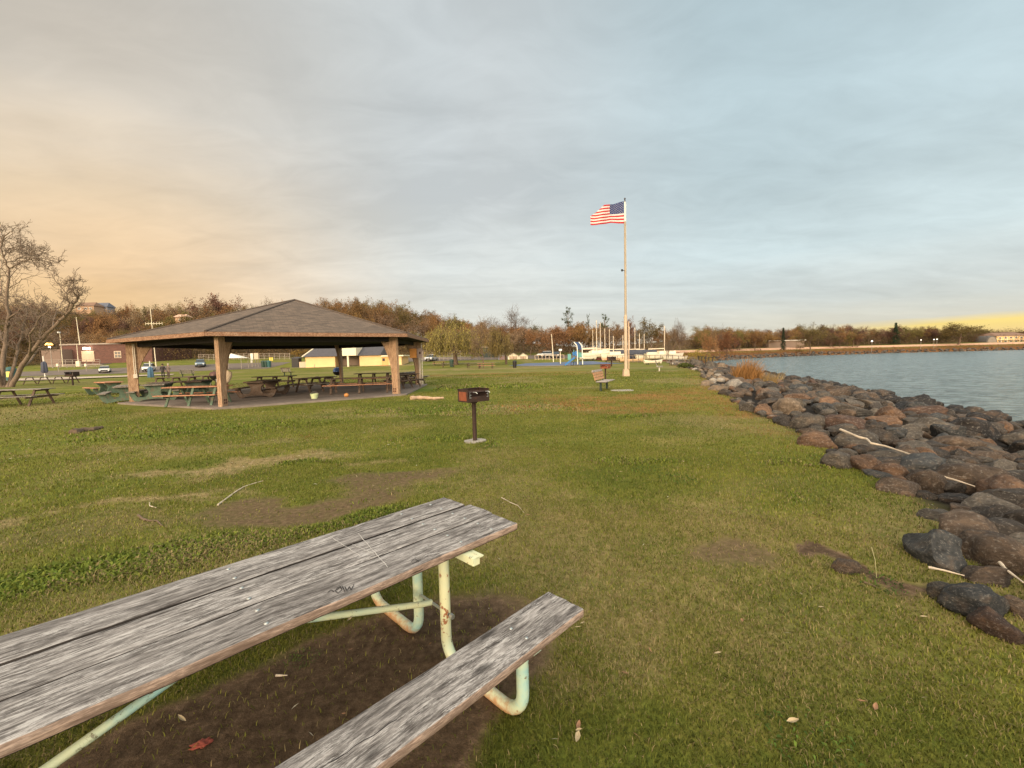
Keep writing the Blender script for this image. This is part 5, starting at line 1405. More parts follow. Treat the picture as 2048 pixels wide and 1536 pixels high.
# fast child lookup for dup during tree placement
def dup(root, loc=None, rz=None, label=None, group=None, scale=None, color=None, _kids={}):
    if root.name not in _kids:
        m = {}
        for o in col.objects:
            if o.parent is not None: m.setdefault(o.parent.name, []).append(o)
        def walk(n): return [(k, walk(k.name)) for k in m.get(n, [])]
        _kids[root.name] = walk(root.name)
    def cp(o, par, ks):
        c = o.copy(); col.objects.link(c); c.parent = par
        if color is not None and o.get('tint'): c.color = color
        for k, kk in ks: cp(k, c, kk)
        return c
    r = cp(root, None, _kids[root.name])
    if loc is not None: r.location = loc
    if rz is not None: r.rotation_euler = (0, 0, rz)
    if scale is not None: r.scale = scale
    if label: r['label'] = label
    if group: r['group'] = group
    elif 'group' in r: del r['group']
    return r
# trees one can point at ------------------------------------------------------
SING = [
    ('willow', 0, 912, 84, 636, 'willow', 'broad yellow green weeping willow beyond the shelter', 106),
    ('willow', 1, 1012, 80, 646, 'willowb', 'browner weeping willow behind the white sheds', 72),
    ('twiggy', 0, 966, 64, 628, 'grey', 'pale slender bare tree between the two willows', 50),
    ('bare', 0, 1048, 140, 606, 'grey', 'tall spreading bare tree standing above the orange trees', 78),
    ('bare', 1, 985, 150, 626, 'grey', 'thin bare tree top behind the browner willow', 50),
    ('tall', 0, 1137, 130, 613, 'green', 'tallest narrow dark tree rising above the playground', 24),
    ('tall', 1, 1181, 130, 626, 'green', 'narrow dark tree left of the boat masts', 16),
    ('tall', 0, 1208, 132, 627, 'green', 'narrow dark tree above the boat masts', 20),
    ('broad', 0, 1251, 120, 632, 'wine', 'reddish tree directly behind the flagpole', 34),
    ('dense', 0, 1300, 110, 634, 'olive', 'olive gold tree right of the flagpole', 44),
    ('broad', 1, 1160, 105, 642, 'orange', 'golden orange tree behind the playground tower', 52),
    ('broad', 2, 1110, 100, 650, 'rust', 'rusty orange round tree left of the playground', 62),
    ('bare', 0, 1345, 112, 632, 'grey', 'bare twiggy tree behind the tilted mast', 50),
    ('bare', 1, 1335, 70, 672, 'grey', 'small dark leaning tree by the white covered boats', 26),
    ('broad', 0, 1420, 120, 660, 'rust', 'rust red tree where the path meets the shore', 46),
    ('broad', 1, 1455, 130, 658, 'rust', 'second rust red tree beside the first on the shore path', 40),
    ('bare', 1, 1440, 150, 645, 'grey', 'bare tree top behind the rust red trees', 40),
    ('broad', 2, 425, 190, 586, 'wine', 'spreading wine brown tree standing highest behind the shelter roof', 78),
    ('twiggy', 1, 536, 185, 590, 'grey', 'twiggy pale tree top just left of the roof peak', 40),
    ('broad', 1, 262, 195, 603, 'brown', 'small brown tree on the skyline right of the hill houses', 26),
    ('dense', 1, 594, 118, 698, 'gold', 'golden leaved tree beside the left end of the yellow building', 36),
    ('broad', 0, 672, 165, 596, 'brown', 'tall brown tree on the skyline right of the roof peak', 46),
    ('broad', 1, 720, 160, 598, 'brown', 'double headed brown tree behind the yellow building', 50),
    ('twiggy', 0, 755, 160, 594, 'brown', 'brown twiggy tree with pale trunks behind the yellow building', 56),
    ('dense', 0, 812, 150, 610, 'olive', 'olive brown tree left of the large willow', 56),
    ('broad', 2, 878, 150, 626, 'orange', 'orange topped tree above the large willow', 52),
    ('conifer', 0, 1790, 235, 644, 'dkgreen', 'dark pointed conifer on the far shore skyline', 14),
    ('conifer', 0, 1566, 200, 654, 'dkgreen', 'small dark conifer near the low white building on the far shore', 10),
    ('dense', 1, 1620, 190, 645, 'olive', 'large olive tree right of the low white building on the far shore', 50),
    ('dense', 0, 1915, 225, 645, 'olive', 'domed grey olive tree left of the shore house', 70),
]
for kind, v, px, Y, yt, cl, lab, wid in SING: place_tree(kind, px, Y, yt, cl, lab, None, wid, v)
SING2 = [('dense', 0, 160, 200, 614, 'brown', 'brown tree crowding the foot of the tan hilltop house', 34), ('broad', 1, 190, 198, 615, 'olive', 'olive tree between the two hilltop houses', 36), ('dense', 1, 222, 202, 617, 'brown', 'brown tree right below the blue grey roofed house', 34), ('dense', 0, 352, 140, 636, 'olive', 'olive tree left of the small pinkish roof', 34), ('broad', 2, 374, 138, 634, 'brown', 'brown tree right of the small pinkish roof', 34), ('dense', 1, 362, 130, 641, 'brown', 'low brown tree hiding the walls under the pinkish roof', 40)]
for kind, v, px, Y, yt, cl, lab, wid in SING2: place_tree(kind, px, Y, yt, cl, lab, None, wid, v)
SKX = np.array([-200, 0, 100, 150, 230, 300, 380, 440, 470, 560, 650, 760, 800, 850, 900, 960, 1000, 1080, 1140, 1230, 1330, 1400, 1500, 1650, 1850, 2048, 2300])
SKY_ = np.array([600, 596, 600, 617, 613, 611, 604, 600, 604, 602, 594, 592, 604, 616, 628, 638, 644, 638, 638, 638, 643, 654, 656, 653, 654, 660, 660])
WORDS = {'brown': 'brown', 'orange': 'orange', 'rust': 'rust red', 'olive': 'olive', 'green': 'dark green', 'gold': 'golden', 'grey': 'grey twiggy', 'purple': 'purplish brown', 'wine': 'wine red'}
rows = [(205, 5.5, 0, -240, 900), (188, 6.0, 6, -220, 960), (170, 6.0, 12, -220, 1050), (142, 6.0, 26, -200, 1480), (122, 6.0, 44, -180, 1500), (108, 5.5, 60, 920, 1440)]
for Y, step, drop, p0, p1 in rows:
    px = p0
    while px < p1:
        px += step * FPX / Y * _tr.uniform(.8, 1.25)
        sky = float(np.interp(px, SKX, SKY_)); yt = sky + drop * (1 if px < 900 else .22) + _tr.uniform(-3, 8)
        if Y == 122 and 575 < px < 830: continue
        q_ = dp(px, 705, Y)
        Yq = Y
        if shore_d(q_.x, q_.y)[0] > -9:
            if px < 1320: continue
            Yq = 196 + _tr.uniform(-6, 6)
        if Y <= 142 and 60 < px < 265: yt = max(yt, 655)
        if px > 1085: cl = _tr.choice(('orange', 'rust', 'brown', 'olive', 'brown', 'grey')); kd = _tr.choice(('broad', 'dense', 'broad', 'twiggy'))
        elif px > 640: cl = _tr.choice(('brown', 'brown', 'olive', 'orange', 'grey')); kd = _tr.choice(('broad', 'dense', 'twiggy', 'broad'))
        else: cl = _tr.choice(('brown', 'brown', 'olive', 'olive', 'purple', 'grey')); kd = _tr.choice(('broad', 'dense', 'twiggy', 'dense'))
        place_tree(kd, px, Yq, yt, cl, WORDS[cl] + ' autumn tree within the wooded slope', 'trees of the wooded slope')
# trees beyond the water
px = 1395
while px < 2150:
    px += _tr.uniform(9, 17)
    for Yk, dr in ((254, -2), (238, 3), (222, 9)):
        x_ = px + _tr.uniform(-5, 5)
        if x_ > 1955 and Yk < 240: continue
        p = dp(x_, 700, Yk if x_ > 1700 else Yk - (1700 - x_) * .16)
        if shore_d(p.x, p.y)[0] > -10: continue
        cl = _tr.choice(('brown', 'olive', 'olive', 'brown', 'purple', 'orange') if x_ < 1600 else ('brown', 'olive', 'purple', 'olive'))
        place_tree(_tr.choice(('broad', 'dense', 'dense', 'twiggy')), x_, p.y, float(np.interp(x_, SKX, SKY_)) + dr + _tr.uniform(-3, 7), cl, WORDS[cl] + ' tree in the line along the far shore', 'trees of the far shore')
# a low mass of shrubs closing the foot of the woods, and the brush on the far bank
def brush(name, pts, per, spread, size, color, label, hgt):
    rs = random.Random(5); C = []
    for (x, y) in pts:
        z = H(x, y)
        for _ in range(3): C.append((x + rs.gauss(0, 1), y + rs.gauss(0, 1), z + rs.random() * hgt))
    o = leaf_cloud(C, per, spread, size, 7, name, None); o.color = (*color, 1); o['kind'] = 'stuff'; tag(o, label, 'undergrowth'); return o
pts = []
for k in range(2200):
    px = _tr.uniform(-260, 1480); Y = _tr.choice((114, 118, 124, 132, 150, 175)) + _tr.uniform(-3, 3); p = dp(px, 705, Y)
    if shore_d(p.x, p.y)[0] > -12 or (60 < px < 262 and Y < 128) or (570 < px < 830 and Y < 104): continue
    pts.append((p.x, p.y))
brush('undergrowth', pts, 9, .9, .42, (.13, .085, .04), 'tangled brown undergrowth at the foot of the wooded slope', 5.0)
pts = []; rs = random.Random(6)
for i in range(len(SHORE) - 1):
    a = Vector(SHORE[i]); b_ = Vector(SHORE[i + 1]); L = (b_ - a).length
    if a.y < 84 or a.x > 420: continue
    for k in range(int(L / .35)):
        q = a.lerp(b_, k * .35 / L); t_ = (b_ - a).normalized(); nrm = Vector((t_.y, -t_.x)); d = rs.uniform(-4.5, 1.6)
        pts.append((q.x + nrm.x * d, q.y + nrm.y * d))
o = brush('shore_vegetation', pts, 8, .35, .24, (.22, .105, .05), 'rusty brown brush along the far bank above the water', 1.3)
# pale brush mass behind the far-shore trees
pts = []
for k in range(2000):
    px = _tr.uniform(1380, 2250); Y = _tr.uniform(205, 262); p = dp(px, 700, Y)
    if shore_d(p.x, p.y)[0] > -20: continue
    pts.append((p.x, p.y))
brush('forest', pts, 20, 1.3, .42, (.12, .085, .045), 'dark mass of branches filling the woods on the far shore', 3.0)

# the large bare tree on the left, its limbs traced and given twigs --------------
def hero_tree():
    Yt = 41.2; base = gp(22, 774)
    t = thing('bare_tree', 'big leaning bare tree with many trunks on the lawn left of the shelter', 'tree', (base.x, base.y, 0)); rs = random.Random(21); out = []; tips = []
    def lp(px, py, dy=0): p = dp(px, py, base.y + dy); return p - Vector((base.x, base.y, 0))
    limbs = [
        ([(8, 778, 0), (4, 740, 0), (10, 690, .5), (16, 640, .5), (13, 600, .4), (18, 537, .3)], .42, .15),
        ([(18, 537, .3), (8, 515, .2), (2, 495, 0), (3, 478, -.3), (22, 463, -.5), (27, 461, -.6)], .13, .05), ([(8, 515, .2), (14, 505, .6), (12, 498, .9), (28, 495, 1.2), (42, 492, 1.5)], .08, .03),
        ([(18, 537, .3), (35, 528, .2), (50, 521, .1), (60, 518, 0), (75, 517, -.2), (92, 522, -.3), (107, 527, -.3)], .12, .03), ([(5, 525, .2), (30, 522, .8), (50, 510, 1.3), (62, 505, 1.5), (75, 500, 1.5)], .09, .03), ([(58, 520, 0), (62, 511, -.5), (75, 508, -.8), (100, 517, -1)], .06, .02),
        ([(22, 778, 0), (38, 740, -.3), (58, 712, -.6), (80, 682, -.8), (105, 656, -1), (128, 634, -1), (146, 612, -1.1), (156, 598, -1.1), (157, 588, -1.1)], .40, .12),
        ([(132, 630, -1), (138, 608, -1.3), (132, 588, -1.5), (123, 573, -1.6), (112, 564, -1.7)], .13, .04), ([(123, 573, -1.6), (132, 567, -1.4), (146, 560, -1.2)], .06, .03), ([(130, 585, -1.5), (138, 577, -1), (150, 575, -.8)], .05, .02),
        ([(14, 776, 0), (30, 730, .8), (38, 690, 1.3), (48, 650, 1.6), (55, 615, 1.7)], .30, .09), ([(5, 778, 0), (-10, 720, -1), (-22, 660, -2), (-30, 600, -2.5), (-25, 560, -3)], .34, .08),
        ([(38, 740, -.3), (62, 720, 1.2), (78, 690, 2.2), (82, 650, 2.8), (90, 625, 3)], .24, .07), ([(16, 640, .5), (35, 622, -1), (52, 612, -2), (66, 608, -3)], .14, .04), ([(58, 712, -.6), (60, 670, -2.4), (76, 640, -3.2), (100, 618, -3.8)], .18, .05), ([(105, 656, -1), (110, 630, .8), (118, 612, 1.6), (128, 600, 2.2)], .10, .04),
        ([(10, 690, .5), (-8, 650, 1.5), (-6, 610, 2.4), (4, 575, 3)], .18, .05),
    ]
    S = dict(wob=.12, up=.12, tap=.4, kids=(4, 4, 3), first=.15, ang=(25, 65), len=(.45, .75), seg=4)
    for pts, r0, r1 in limbs:
        P_ = [lp(*p) for p in pts]; fine = []; n = len(P_)
        for i in range(n - 1):
            for k in range(3): fine.append(P_[i].lerp(P_[i + 1], k / 3) + Vector((rs.gauss(0, .04), rs.gauss(0, .04), rs.gauss(0, .03))) * (0 if i == 0 and k == 0 else 1))
        fine.append(P_[-1]); r0, r1 = r0 * .50, r1 * .55; rad = [r0 + (r1 - r0) * i / (len(fine) - 1) for i in range(len(fine))]
        out.append((fine, rad, 0))
        for i in range(2, len(fine)):
            if fine[i].z < 2.6: continue
            for _ in range(2 if rs.random() < .6 else 1):
                d = (fine[i] - fine[i - 1]).normalized(); ax = d.orthogonal(); ax.rotate(Matrix.Rotation(rs.uniform(0, 6.28), 3, d)); nd = d.copy(); nd.rotate(Matrix.Rotation(R(rs.uniform(30, 75)), 3, ax)); nd.z += .15; nd.normalize()
                up = fine[i].z > 10.3
                grow(rs, fine[i], nd, rs.uniform(.9, 1.7) * (.60 if up else .55 if fine[i].x > 4.5 else .8 if fine[i].x > 2.2 else 1.25), min(rad[i] * .5, .05), 1 if up else 1, 3, S, out, tips)
    HB = simple('grey_tan_bark', (.20, .145, .105), .95, var=.45, scale=5, bump=.5)
    tubes_mesh([q for q in out if q[2] == 0], HB, 'trunk', t, .02, sides=(10, 6, 4, 3))
    tubes_mesh([q for q in out if q[2] > 0], HB, 'twigs', t, .013, sides=(10, 4, 3, 3))
hero_tree()
# reeds, bushes and weed plants ---------------------------------------------------
def reeds(label, loc, n, h, rad, seed, color, name='reed_clump'):
    rs = random.Random(seed); V = []; F = []; C = []
    t = thing(name, label, 'reeds', loc)
    for i in range(n):
        a = rs.uniform(0, 6.28); r = rad * math.sqrt(rs.random()); x, y = r * math.cos(a), r * math.sin(a); hh = h * rs.uniform(.5, 1.1) * (1.1 - .4 * r / rad); lx = rs.gauss(.12, .22) * hh; ly = rs.gauss(0, .2) * hh; w = .010 * h / 1.2; b0 = rs.uniform(0, PI)
        wx, wy = math.cos(b0) * w, math.sin(b0) * w; o_ = len(V)
        for k in range(5):
            f = k / 4; ww = 1 - .7 * f
            V += [(x + lx * f * f - wx * ww, y + ly * f * f - wy * ww, hh * f), (x + lx * f * f + wx * ww, y + ly * f * f + wy * ww, hh * f)]
        F += [(o_ + 2 * k, o_ + 2 * k + 1, o_ + 2 * k + 3, o_ + 2 * k + 2) for k in range(4)]
        C += [rs.random()] * 10
    o = np_mesh('blades', V, F, M_FOL, t, attrs={'shade': ('FLOAT', C)}); o.color = (*color, 1)
    return t
p = hit(1492, 764); reeds('tall orange reed clump among the boulders at the head of the bank', (p.x, p.y, p.z - .1), 1100, 1.6, .85, 3, (.42, .23, .085))
p = hit(1538, 772); reeds('smaller tan reed clump waterward of the orange one', (p.x, p.y, p.z), 240, .95, .45, 4, (.36, .25, .10))
p = hit(1548, 768); reeds('thin pale reed tuft on the stones', (p.x + .4, p.y, p.z), 40, 1.0, .25, 5, (.48, .38, .18))
def shrub(label, loc, r, h, color, seed, n=260, name='shrub', size=.16):
    rs = random.Random(seed); t = thing(name, label, 'shrub', loc); C = []; out = []
    for i in range(n):
        a = rs.uniform(0, 6.28); e = rs.random(); d = Vector((math.cos(a) * r * e, math.sin(a) * r * e, h * (1 - .5 * e * e) * rs.uniform(.35, 1))); C.append(tuple(d))
        if i % 3 == 0: out.append(([Vector((0, 0, 0)), d * .5 + Vector((0, 0, .1 * h)), d * 1.05], [.02, .012, .006], 2))
    tubes_mesh(out, M_BARK, 'stems', t, .008); o = leaf_cloud(C, 7, .13 * h, size, seed, 'crown', t); o.color = (*color, 1); return t
p = dp(1394, 722, 74); shrub('yellow green bush at the corner of the far lawn and shore', (p.x, p.y, H(p.x, p.y) - .1), 2.9, 2.9, (.40, .31, .06), 5)
for (px, py, r, h, c, lab) in [(1370, 736, .8, .5, (.10, .12, .035), 'low green brown tussock on the far lawn near the rocks'), (1440, 722, 1.3, .8, (.25, .13, .06), 'rusty low bush at the head of the bank'), (1405, 718, 2.2, 1.3, (.28, .12, .05), 'reddish brush under the yellow green bush')]:
    p = gp(px, py); shrub(lab, (p.x, p.y, H(p.x, p.y)), r, h, c, int(px), 150)
for (px, py, s_, lab) in [(1620, 1490, .10, 'green weed tuft on the near lawn'), (1752, 1170, .09, 'small green weed beside the bare soil hollow'), (975, 893, .12, 'green weed at the foot of the nearest grill'), (605, 1322, .05, 'tiny weed growing in the bare soil under the table'), (1350, 960, .14, 'leafy weed patch in the middle of the lawn'), (1290, 942, .12, 'leafy weed left of the larger weed patch on the lawn')]:
    p = hit(px, py); rs = random.Random(int(px)); V = []; F = []; C = []
    for i in range(150):
        a = rs.uniform(0, 6.28); L = s_ * rs.uniform(.15, .38); rr = s_ * 1.9 * math.sqrt(rs.random()); bx_, by_ = rr * math.cos(a * 3), rr * math.sin(a * 3); w = L * .16; up = rs.uniform(.25, .9) * L; o_ = len(V)
        V += [(bx_, by_, 0), (bx_ + math.cos(a) * L * .5 - math.sin(a) * w, by_ + math.sin(a) * L * .5 + math.cos(a) * w, up), (bx_ + math.cos(a) * L, by_ + math.sin(a) * L, up * .8), (bx_ + math.cos(a) * L * .5 + math.sin(a) * w, by_ + math.sin(a) * L * .5 - math.cos(a) * w, up)]
        F.append((o_, o_ + 1, o_ + 2, o_ + 3)); C += [rs.random()] * 4
    o = np_mesh('weed_plant', V, F, M_FOL, None, attrs={'shade': ('FLOAT', C)}); o.color = (.09, .15, .03, 1); o.location = (p.x, p.y, p.z); tag(o, lab, 'weed')
# ------------------------------------------------------------------ roads and hard surfaces (flat, 4 mm apart)
M_ASPH = simple('asphalt', (.14, .112, .092), .95, var=.3, scale=.8)
M_PAVE = simple('pale_concrete_path', (.46, .37, .29), .95, var=.15, scale=.6)
M_RUBB = simple('blue_grey_rubber', (.10, .13, .20), .9, var=.2, scale=.8)
def ribbon(name, pts, wds, mat, dz=.02, n=1):
    V = []; pts = [Vector(p) for p in pts]; fine = []; fw = []
    for i in range(len(pts) - 1):
        for k in range(8): fine.append(pts[i].lerp(pts[i + 1], k / 8)); fw.append(wds[i] + (wds[i + 1] - wds[i]) * k / 8)
    fine.append(pts[-1]); fw.append(wds[-1]); m = len(fine); F = []; nx = 5
    for i, p in enumerate(fine):
        t_ = (fine[min(i + 1, m - 1)] - fine[max(i - 1, 0)]).normalized(); nr = Vector((-t_.y, t_.x))
        for k in range(nx):
            q = p + nr * fw[i] * (k / (nx - 1) - .5); V.append((q.x, q.y, H(q.x, q.y) + dz))
    for i in range(m - 1):
        for k in range(nx - 1): F.append((i * nx + k, i * nx + k + 1, (i + 1) * nx + k + 1, (i + 1) * nx + k))
    return struct(np_mesh(name, V, F, mat))
def g2(px, Y): p = dp(px, 720, Y); return (p.x, p.y)
ribbon('path', [(-150, 50), g2(0, 59), g2(200, 63), g2(345, 68)], [13, 13, 11, 6], M_PAVE, .12)
ribbon('parking_lot', [(-180, 92), g2(60, 92), g2(420, 96), g2(560, 97)], [13, 13, 13, 12], M_ASPH, .03)
ribbon('road', [g2(800, 104), g2(930, 103), g2(1060, 102), g2(1180, 98)], [12, 12, 12, 12], M_ASPH, .034)
ribbon('kerb', [g2(560, 90), g2(820, 89), g2(1000, 88)], [.5, .5, .5], M_PAVE, .045)
ribbon('playground_surface', [g2(1035, 77), g2(1120, 74), g2(1215, 76)], [9, 15, 13], M_RUBB, .04)
ribbon('pavement', [g2(1040, 68.5), g2(1085, 66.2), g2(1160, 66)], [1.4, 1.6, 1.4], M_PAVE, .046)
ribbon('boat_yard', [g2(1190, 98), g2(1300, 92), g2(1380, 84)], [24, 22, 14], simple('gravel_yard', (.25, .2, .15), .95, var=.3, scale=.5), .05)
fp_ = []
for i in range(len(SHORE)):
    a = Vector(SHORE[i]); 
    if a.y < 95 or a.x > 420: continue
    t_ = (Vector(SHORE[min(i + 1, len(SHORE) - 1)]) - Vector(SHORE[i - 1])).normalized(); fp_.append((a.x - t_.y * 11.5, a.y + t_.x * 11.5))
ribbon('shore_path', fp_, [5.0] * len(fp_), simple('pink_sand_path', (.55, .33, .21), .95, var=.12, scale=.3), .06)

# ------------------------------------------------------------------ buildings
M_BRICK = None
def brick_mat():
    m, nt, b = new_mat('red_brick'); g = G(nt); br = g.n('ShaderNodeTexBrick'); v = g.co(); x, y, z = g.sep(v)
    g.put(br.inputs['Vector'], g.comb(g.math('ADD', x, y), z, 0.)); br.inputs['Scale'].default_value = 1; br.inputs['Brick Width'].default_value = .6; br.inputs['Row Height'].default_value = .2; br.inputs['Mortar Size'].default_value = .015
    br.inputs['Color1'].default_value = (.14, .058, .042, 1); br.inputs['Color2'].default_value = (.095, .040, .030, 1); br.inputs['Mortar'].default_value = (.16, .11, .09, 1)
    g.put(b.inputs['Base Color'], br.outputs[0]); b.inputs['Roughness'].default_value = .95; return m
M_BRICK = brick_mat()
M_CREAM = simple('cream_cladding', (.78, .52, .25), .8, var=.08, scale=.8); M_CREAM2 = simple('pale_trim', (.78, .68, .50), .7, var=.06)
M_SLATE = simple('slate_grey_roof', (.075, .072, .080), .8, var=.3, scale=2.5); M_TAUPE = simple('taupe_wall', (.22, .16, .12), .9, var=.15)
M_PINKD = simple('pale_door', (.55, .42, .30), .6, var=.1); M_GLAS = glass('window_glass', (.10, .09, .08)); M_RAIL = simple('grey_railing', (.32, .27, .23), .6, .3)
M_STONE = simple('grey_retaining_wall', (.24, .19, .16), .95, var=.25, scale=.8)
def local(px, Y): p = dp(px, 720, Y); return p
def wbox(mb, pxa, pxb, Y, D, z0, z1, mi=0):
    a = dp(pxa, 720, Y); b_ = dp(pxb, 720, Y); return mb.box(((a.x + b_.x) / 2, Y + D / 2, (z0 + z1) / 2), (b_.x - a.x, D, z1 - z0), mi=mi)
def ztop(px, py, Y): return dp(px, py, Y).z
# brick building, upper left
Yb = 112
bb = thing('brick_building', 'long flat roofed red brick building behind the parking lot with a lit lamp', 'building')
wbox(MB(), 122, 305, Yb, 14, -1, ztop(200, 689, Yb)).build('wall', M_BRICK, bb)
wbox(MB(), 84, 122, Yb - 3, 14, -1, ztop(100, 700, Yb)).build('wing', simple('brown_stucco', (.20, .14, .11), .95), bb)
wbox(MB(), 121, 306, Yb - .3, 14.6, ztop(200, 689, Yb) + .003, ztop(200, 689, Yb) + .35).build('roof_edge', M_RAIL, bb)
d_ = wbox(MB(), 164, 189, Yb - .12, .1, ztop(175, 723, Yb), ztop(175, 702, Yb)).build('door', M_PINKD, bb)
w_ = wbox(MB(), 229, 243, Yb - .10, .08, ztop(236, 716, Yb), ztop(236, 702, Yb)).build('window', M_PINKD, bb)
for a_, b_ in ((230.5, 235.4), (236.6, 241.5)):
    for c_, d2 in ((715, 709.8), (708.6, 703.4)): wbox(MB(), a_, b_, Yb - .13, .03, ztop(236, c_, Yb), ztop(236, d2, Yb)).build('pane', M_GLAS, w_)
M_LAMP = emis('lamp_glow', (1, .93, .72), 14); M_LAMPO = emis('orange_lamp_glow', (1, .55, .12), 6)
l_ = MB().box((0, 0, 0), (1.5, .5, .5), bev=.1).build('lamp', M_LAMP, bb); l_.location = dp(173, 697, Yb - .6)
MB().bar(dp(166, 693, Yb - .1), dp(186, 699, Yb - 1.0), .15, .12).build('lamp_arm', M_RAIL, bb)
# ramp with railings in front of it
rmp = thing('access_ramp', 'grey walled ramp with railings in front of the brick building', 'ramp')
wbox(MB(), 90, 200, Yb - 6, 3, -.5, ztop(150, 728, Yb - 6)).build('ramp_wall', M_STONE, rmp)
wbox(MB(), 88, 205, Yb - 9, 2.6, -.5, ztop(150, 738, Yb - 9)).build('lower_wall', M_STONE, rmp)
for (Yr, za, zb, pa, pb) in ((Yb - 6, 728, 720, 90, 200), (Yb - 9, 738, 730, 92, 205)):
    mb = MB(); N_ = 9
    for k in range(N_):
        px = pa + (pb - pa) * k / (N_ - 1); mb.bar(dp(px, za + 1, Yr), dp(px, zb, Yr), .10, .10)
    for f in (0, .5): mb.bar(dp(pa, zb + (za - zb) * f, Yr), dp(pb, zb + (za - zb) * f - 1, Yr), .10, .08)
    mb.build('railing', M_RAIL, rmp)
for px in (118, 174):
    t = thing('lamp_post', 'thin sign post with a small pale box by the ramp, ' + ('farther from' if px == 118 else 'nearer to') + ' the white sedan', 'post', dp(px, 752, 96))
    hgt = ztop(px, 730, 96) - t.location.z
    MB().tube([(0, 0, 0), (0, 0, hgt)], .07, 8).build('pole', M_RAIL, t, True); MB().box((0, -.1, hgt), (.45, .2, .6), bev=.03).build('box', M_CREAM2, t)
# orange-lit kiosk lamp
t = thing('lit_canopy', 'small lit orange canopy lamp seen through the bare tree', 'lamp', dp(105, 740, 104)); zz = ztop(105, 690, 104) - t.location.z
MB().tube([(0, 0, 0), (0, 0, zz)], .08, 8).build('pole', M_RAIL, t, True); MB().prism([(-.8, 0), (.8, 0), (.4, .5), (-.3, .5)], .5, M=Matrix.Translation((0, 0, zz)) @ Euler((PI / 2, 0, 0)).to_matrix().to_4x4()).build('lamp_shade', M_LAMPO, t)
MB().box((.1, -.3, zz - .5), (.3, .3, .3)).build('bulb', M_LAMP, t)
# antennas and street lamps
for (px, yb, yt, Y, lab, arm) in [(160, 692, 634, 110, 'thin white mast rising from the roof of the brick building', 0), (309, 690, 615, 100, 'white aerial mast with a cross arm above the shelter roof', 1), (157, 728, 688, 105, 'short pole with a white meter box beside the pale door', 2), (126, 735, 665, 106, 'street lamp on a slim pole at the corner of the brick building', 3), (1107, 722, 668, 84, 'bare pale pole between the sheds and the playground', 0), (1121, 731, 700, 76, 'white street lamp left of the playground tower', 3)]:
    q = dp(px, yb, Y); z0 = min(q.z, H(q.x, q.y)) if arm in (0, 3) else 0; 
    if px in (160,): z0 = ztop(160, 690, Y)
    t = thing('aerial_mast' if arm < 2 else 'lamp_post' if arm == 3 else 'meter_pole', lab, 'mast' if arm < 2 else 'pole', (q.x, Y, z0)); zt = ztop(px, yt, Y) - z0
    MB().tube([(0, 0, 0), (-.3 if arm < 2 else 0, 0, zt)], [.10, .05], 8).build('pole', M_CREAM2, t, True)
    if arm == 1:
        z3 = ztop(px, 647, Y) - z0; mb = MB().bar((-1.7, 0, z3), (2.2, 0, z3), .08, .08)
        for k in range(7): mb.bar((-1.7 + .65 * k, 0, z3 - .35), (-1.7 + .65 * k, 0, z3 + .35), .05, .05)
        mb.build('antenna', M_CREAM2, t)
    if arm == 2: MB().box((.1, -.15, 2.4), (.9, .4, 1.3), bev=.04).build('meter_box', M_CREAM2, t)
    if arm == 3: MB().box((.0, -.2, zt), (.55, .35, .35), bev=.06).build('lamp_head', simple('white_lamp_head', (.8, .8, .78)), t)
# yellow building
Yy = 90
yb = thing('yellow_building', 'low cream yellow hall with a dark slate roof and recessed porch behind the shelter', 'building')
zw = ztop(690, 712, Yy); zr = ztop(690, 693.5, Yy)
for a_, b_, nm, mt in ((611, 670, 'wall', M_CREAM), (719, 763, 'wall', M_CREAM)): wbox(MB(), a_, b_, Yy, 9, -.5, zw).build(nm, mt, yb)
wbox(MB(), 670.1, 718.9, Yy + 2.5, 6, -.5, zw).build('porch_wall', M_TAUPE, yb)
def roofslab(pa, pb, name, inset=0):
    a = dp(pa, 720, Yy).x; b_ = dp(pb, 720, Yy).x; zr2 = zr + .6
    vs = [(a - .4, Yy - .5, zw + .004), (b_ + .1, Yy - .5, zw + .004), (b_ + .1, Yy + 4.5, zr2), (a + .9, Yy + 4.5, zr2), (a - .4, Yy + 9.5, zw + .004), (b_ + .1, Yy + 9.5, zw + .004)]
    MB().add(vs, [(0, 1, 2, 3), (3, 2, 5, 4), (1, 5, 2), (0, 3, 4), (0, 4, 5, 1)]).build(name, M_SLATE, yb)
    return vs
vs = roofslab(611, 761, 'roof')
MB().bar(Vector(vs[0]) + Vector((-.03, -.02, .06)), Vector(vs[3]) + Vector((-.03, 0, .08)), .25, .16).build('verge', M_CREAM2, yb)
wbox(MB(), 685, 712.5, Yy - 1.2, 4.5, ztop(690, 711.5, Yy - 1.2), ztop(690, 692, Yy - 1.2)).build('porch_gable', M_CREAM2, yb)
wbox(MB(), 694, 697.2, Yy - 1.0, .35, -.3, ztop(690, 711.7, Yy - 1.2)).build('porch_post', M_CREAM2, yb)
for px in (628.5, 629.5): pass
wbox(MB(), 627.8, 628.8, Yy - .08, .07, 0, ztop(628, 729, Yy)).build('pipe', M_RAIL, yb)
ann = wbox(MB(), 763.1, 803, Yy - .6, 6, -.5, ztop(780, 713, Yy)).build('annexe', M_CREAM, yb)
wbox(MB(), 762.6, 807, Yy - 1.0, 6.8, ztop(780, 713, Yy) + .003, ztop(780, 710.6, Yy)).build('annexe_roof', M_CREAM2, yb)
wbox(MB(), 763.6, 776.5, Yy - .68, .07, 0, ztop(770, 713.4, Yy)).build('door', simple('orange_door', (.72, .38, .14), .7), yb)
w_ = wbox(MB(), 764.6, 769.6, Yy - .74, .05, ztop(767, 722, Yy), ztop(767, 716.5, Yy)).build('window', M_BLACK, yb)
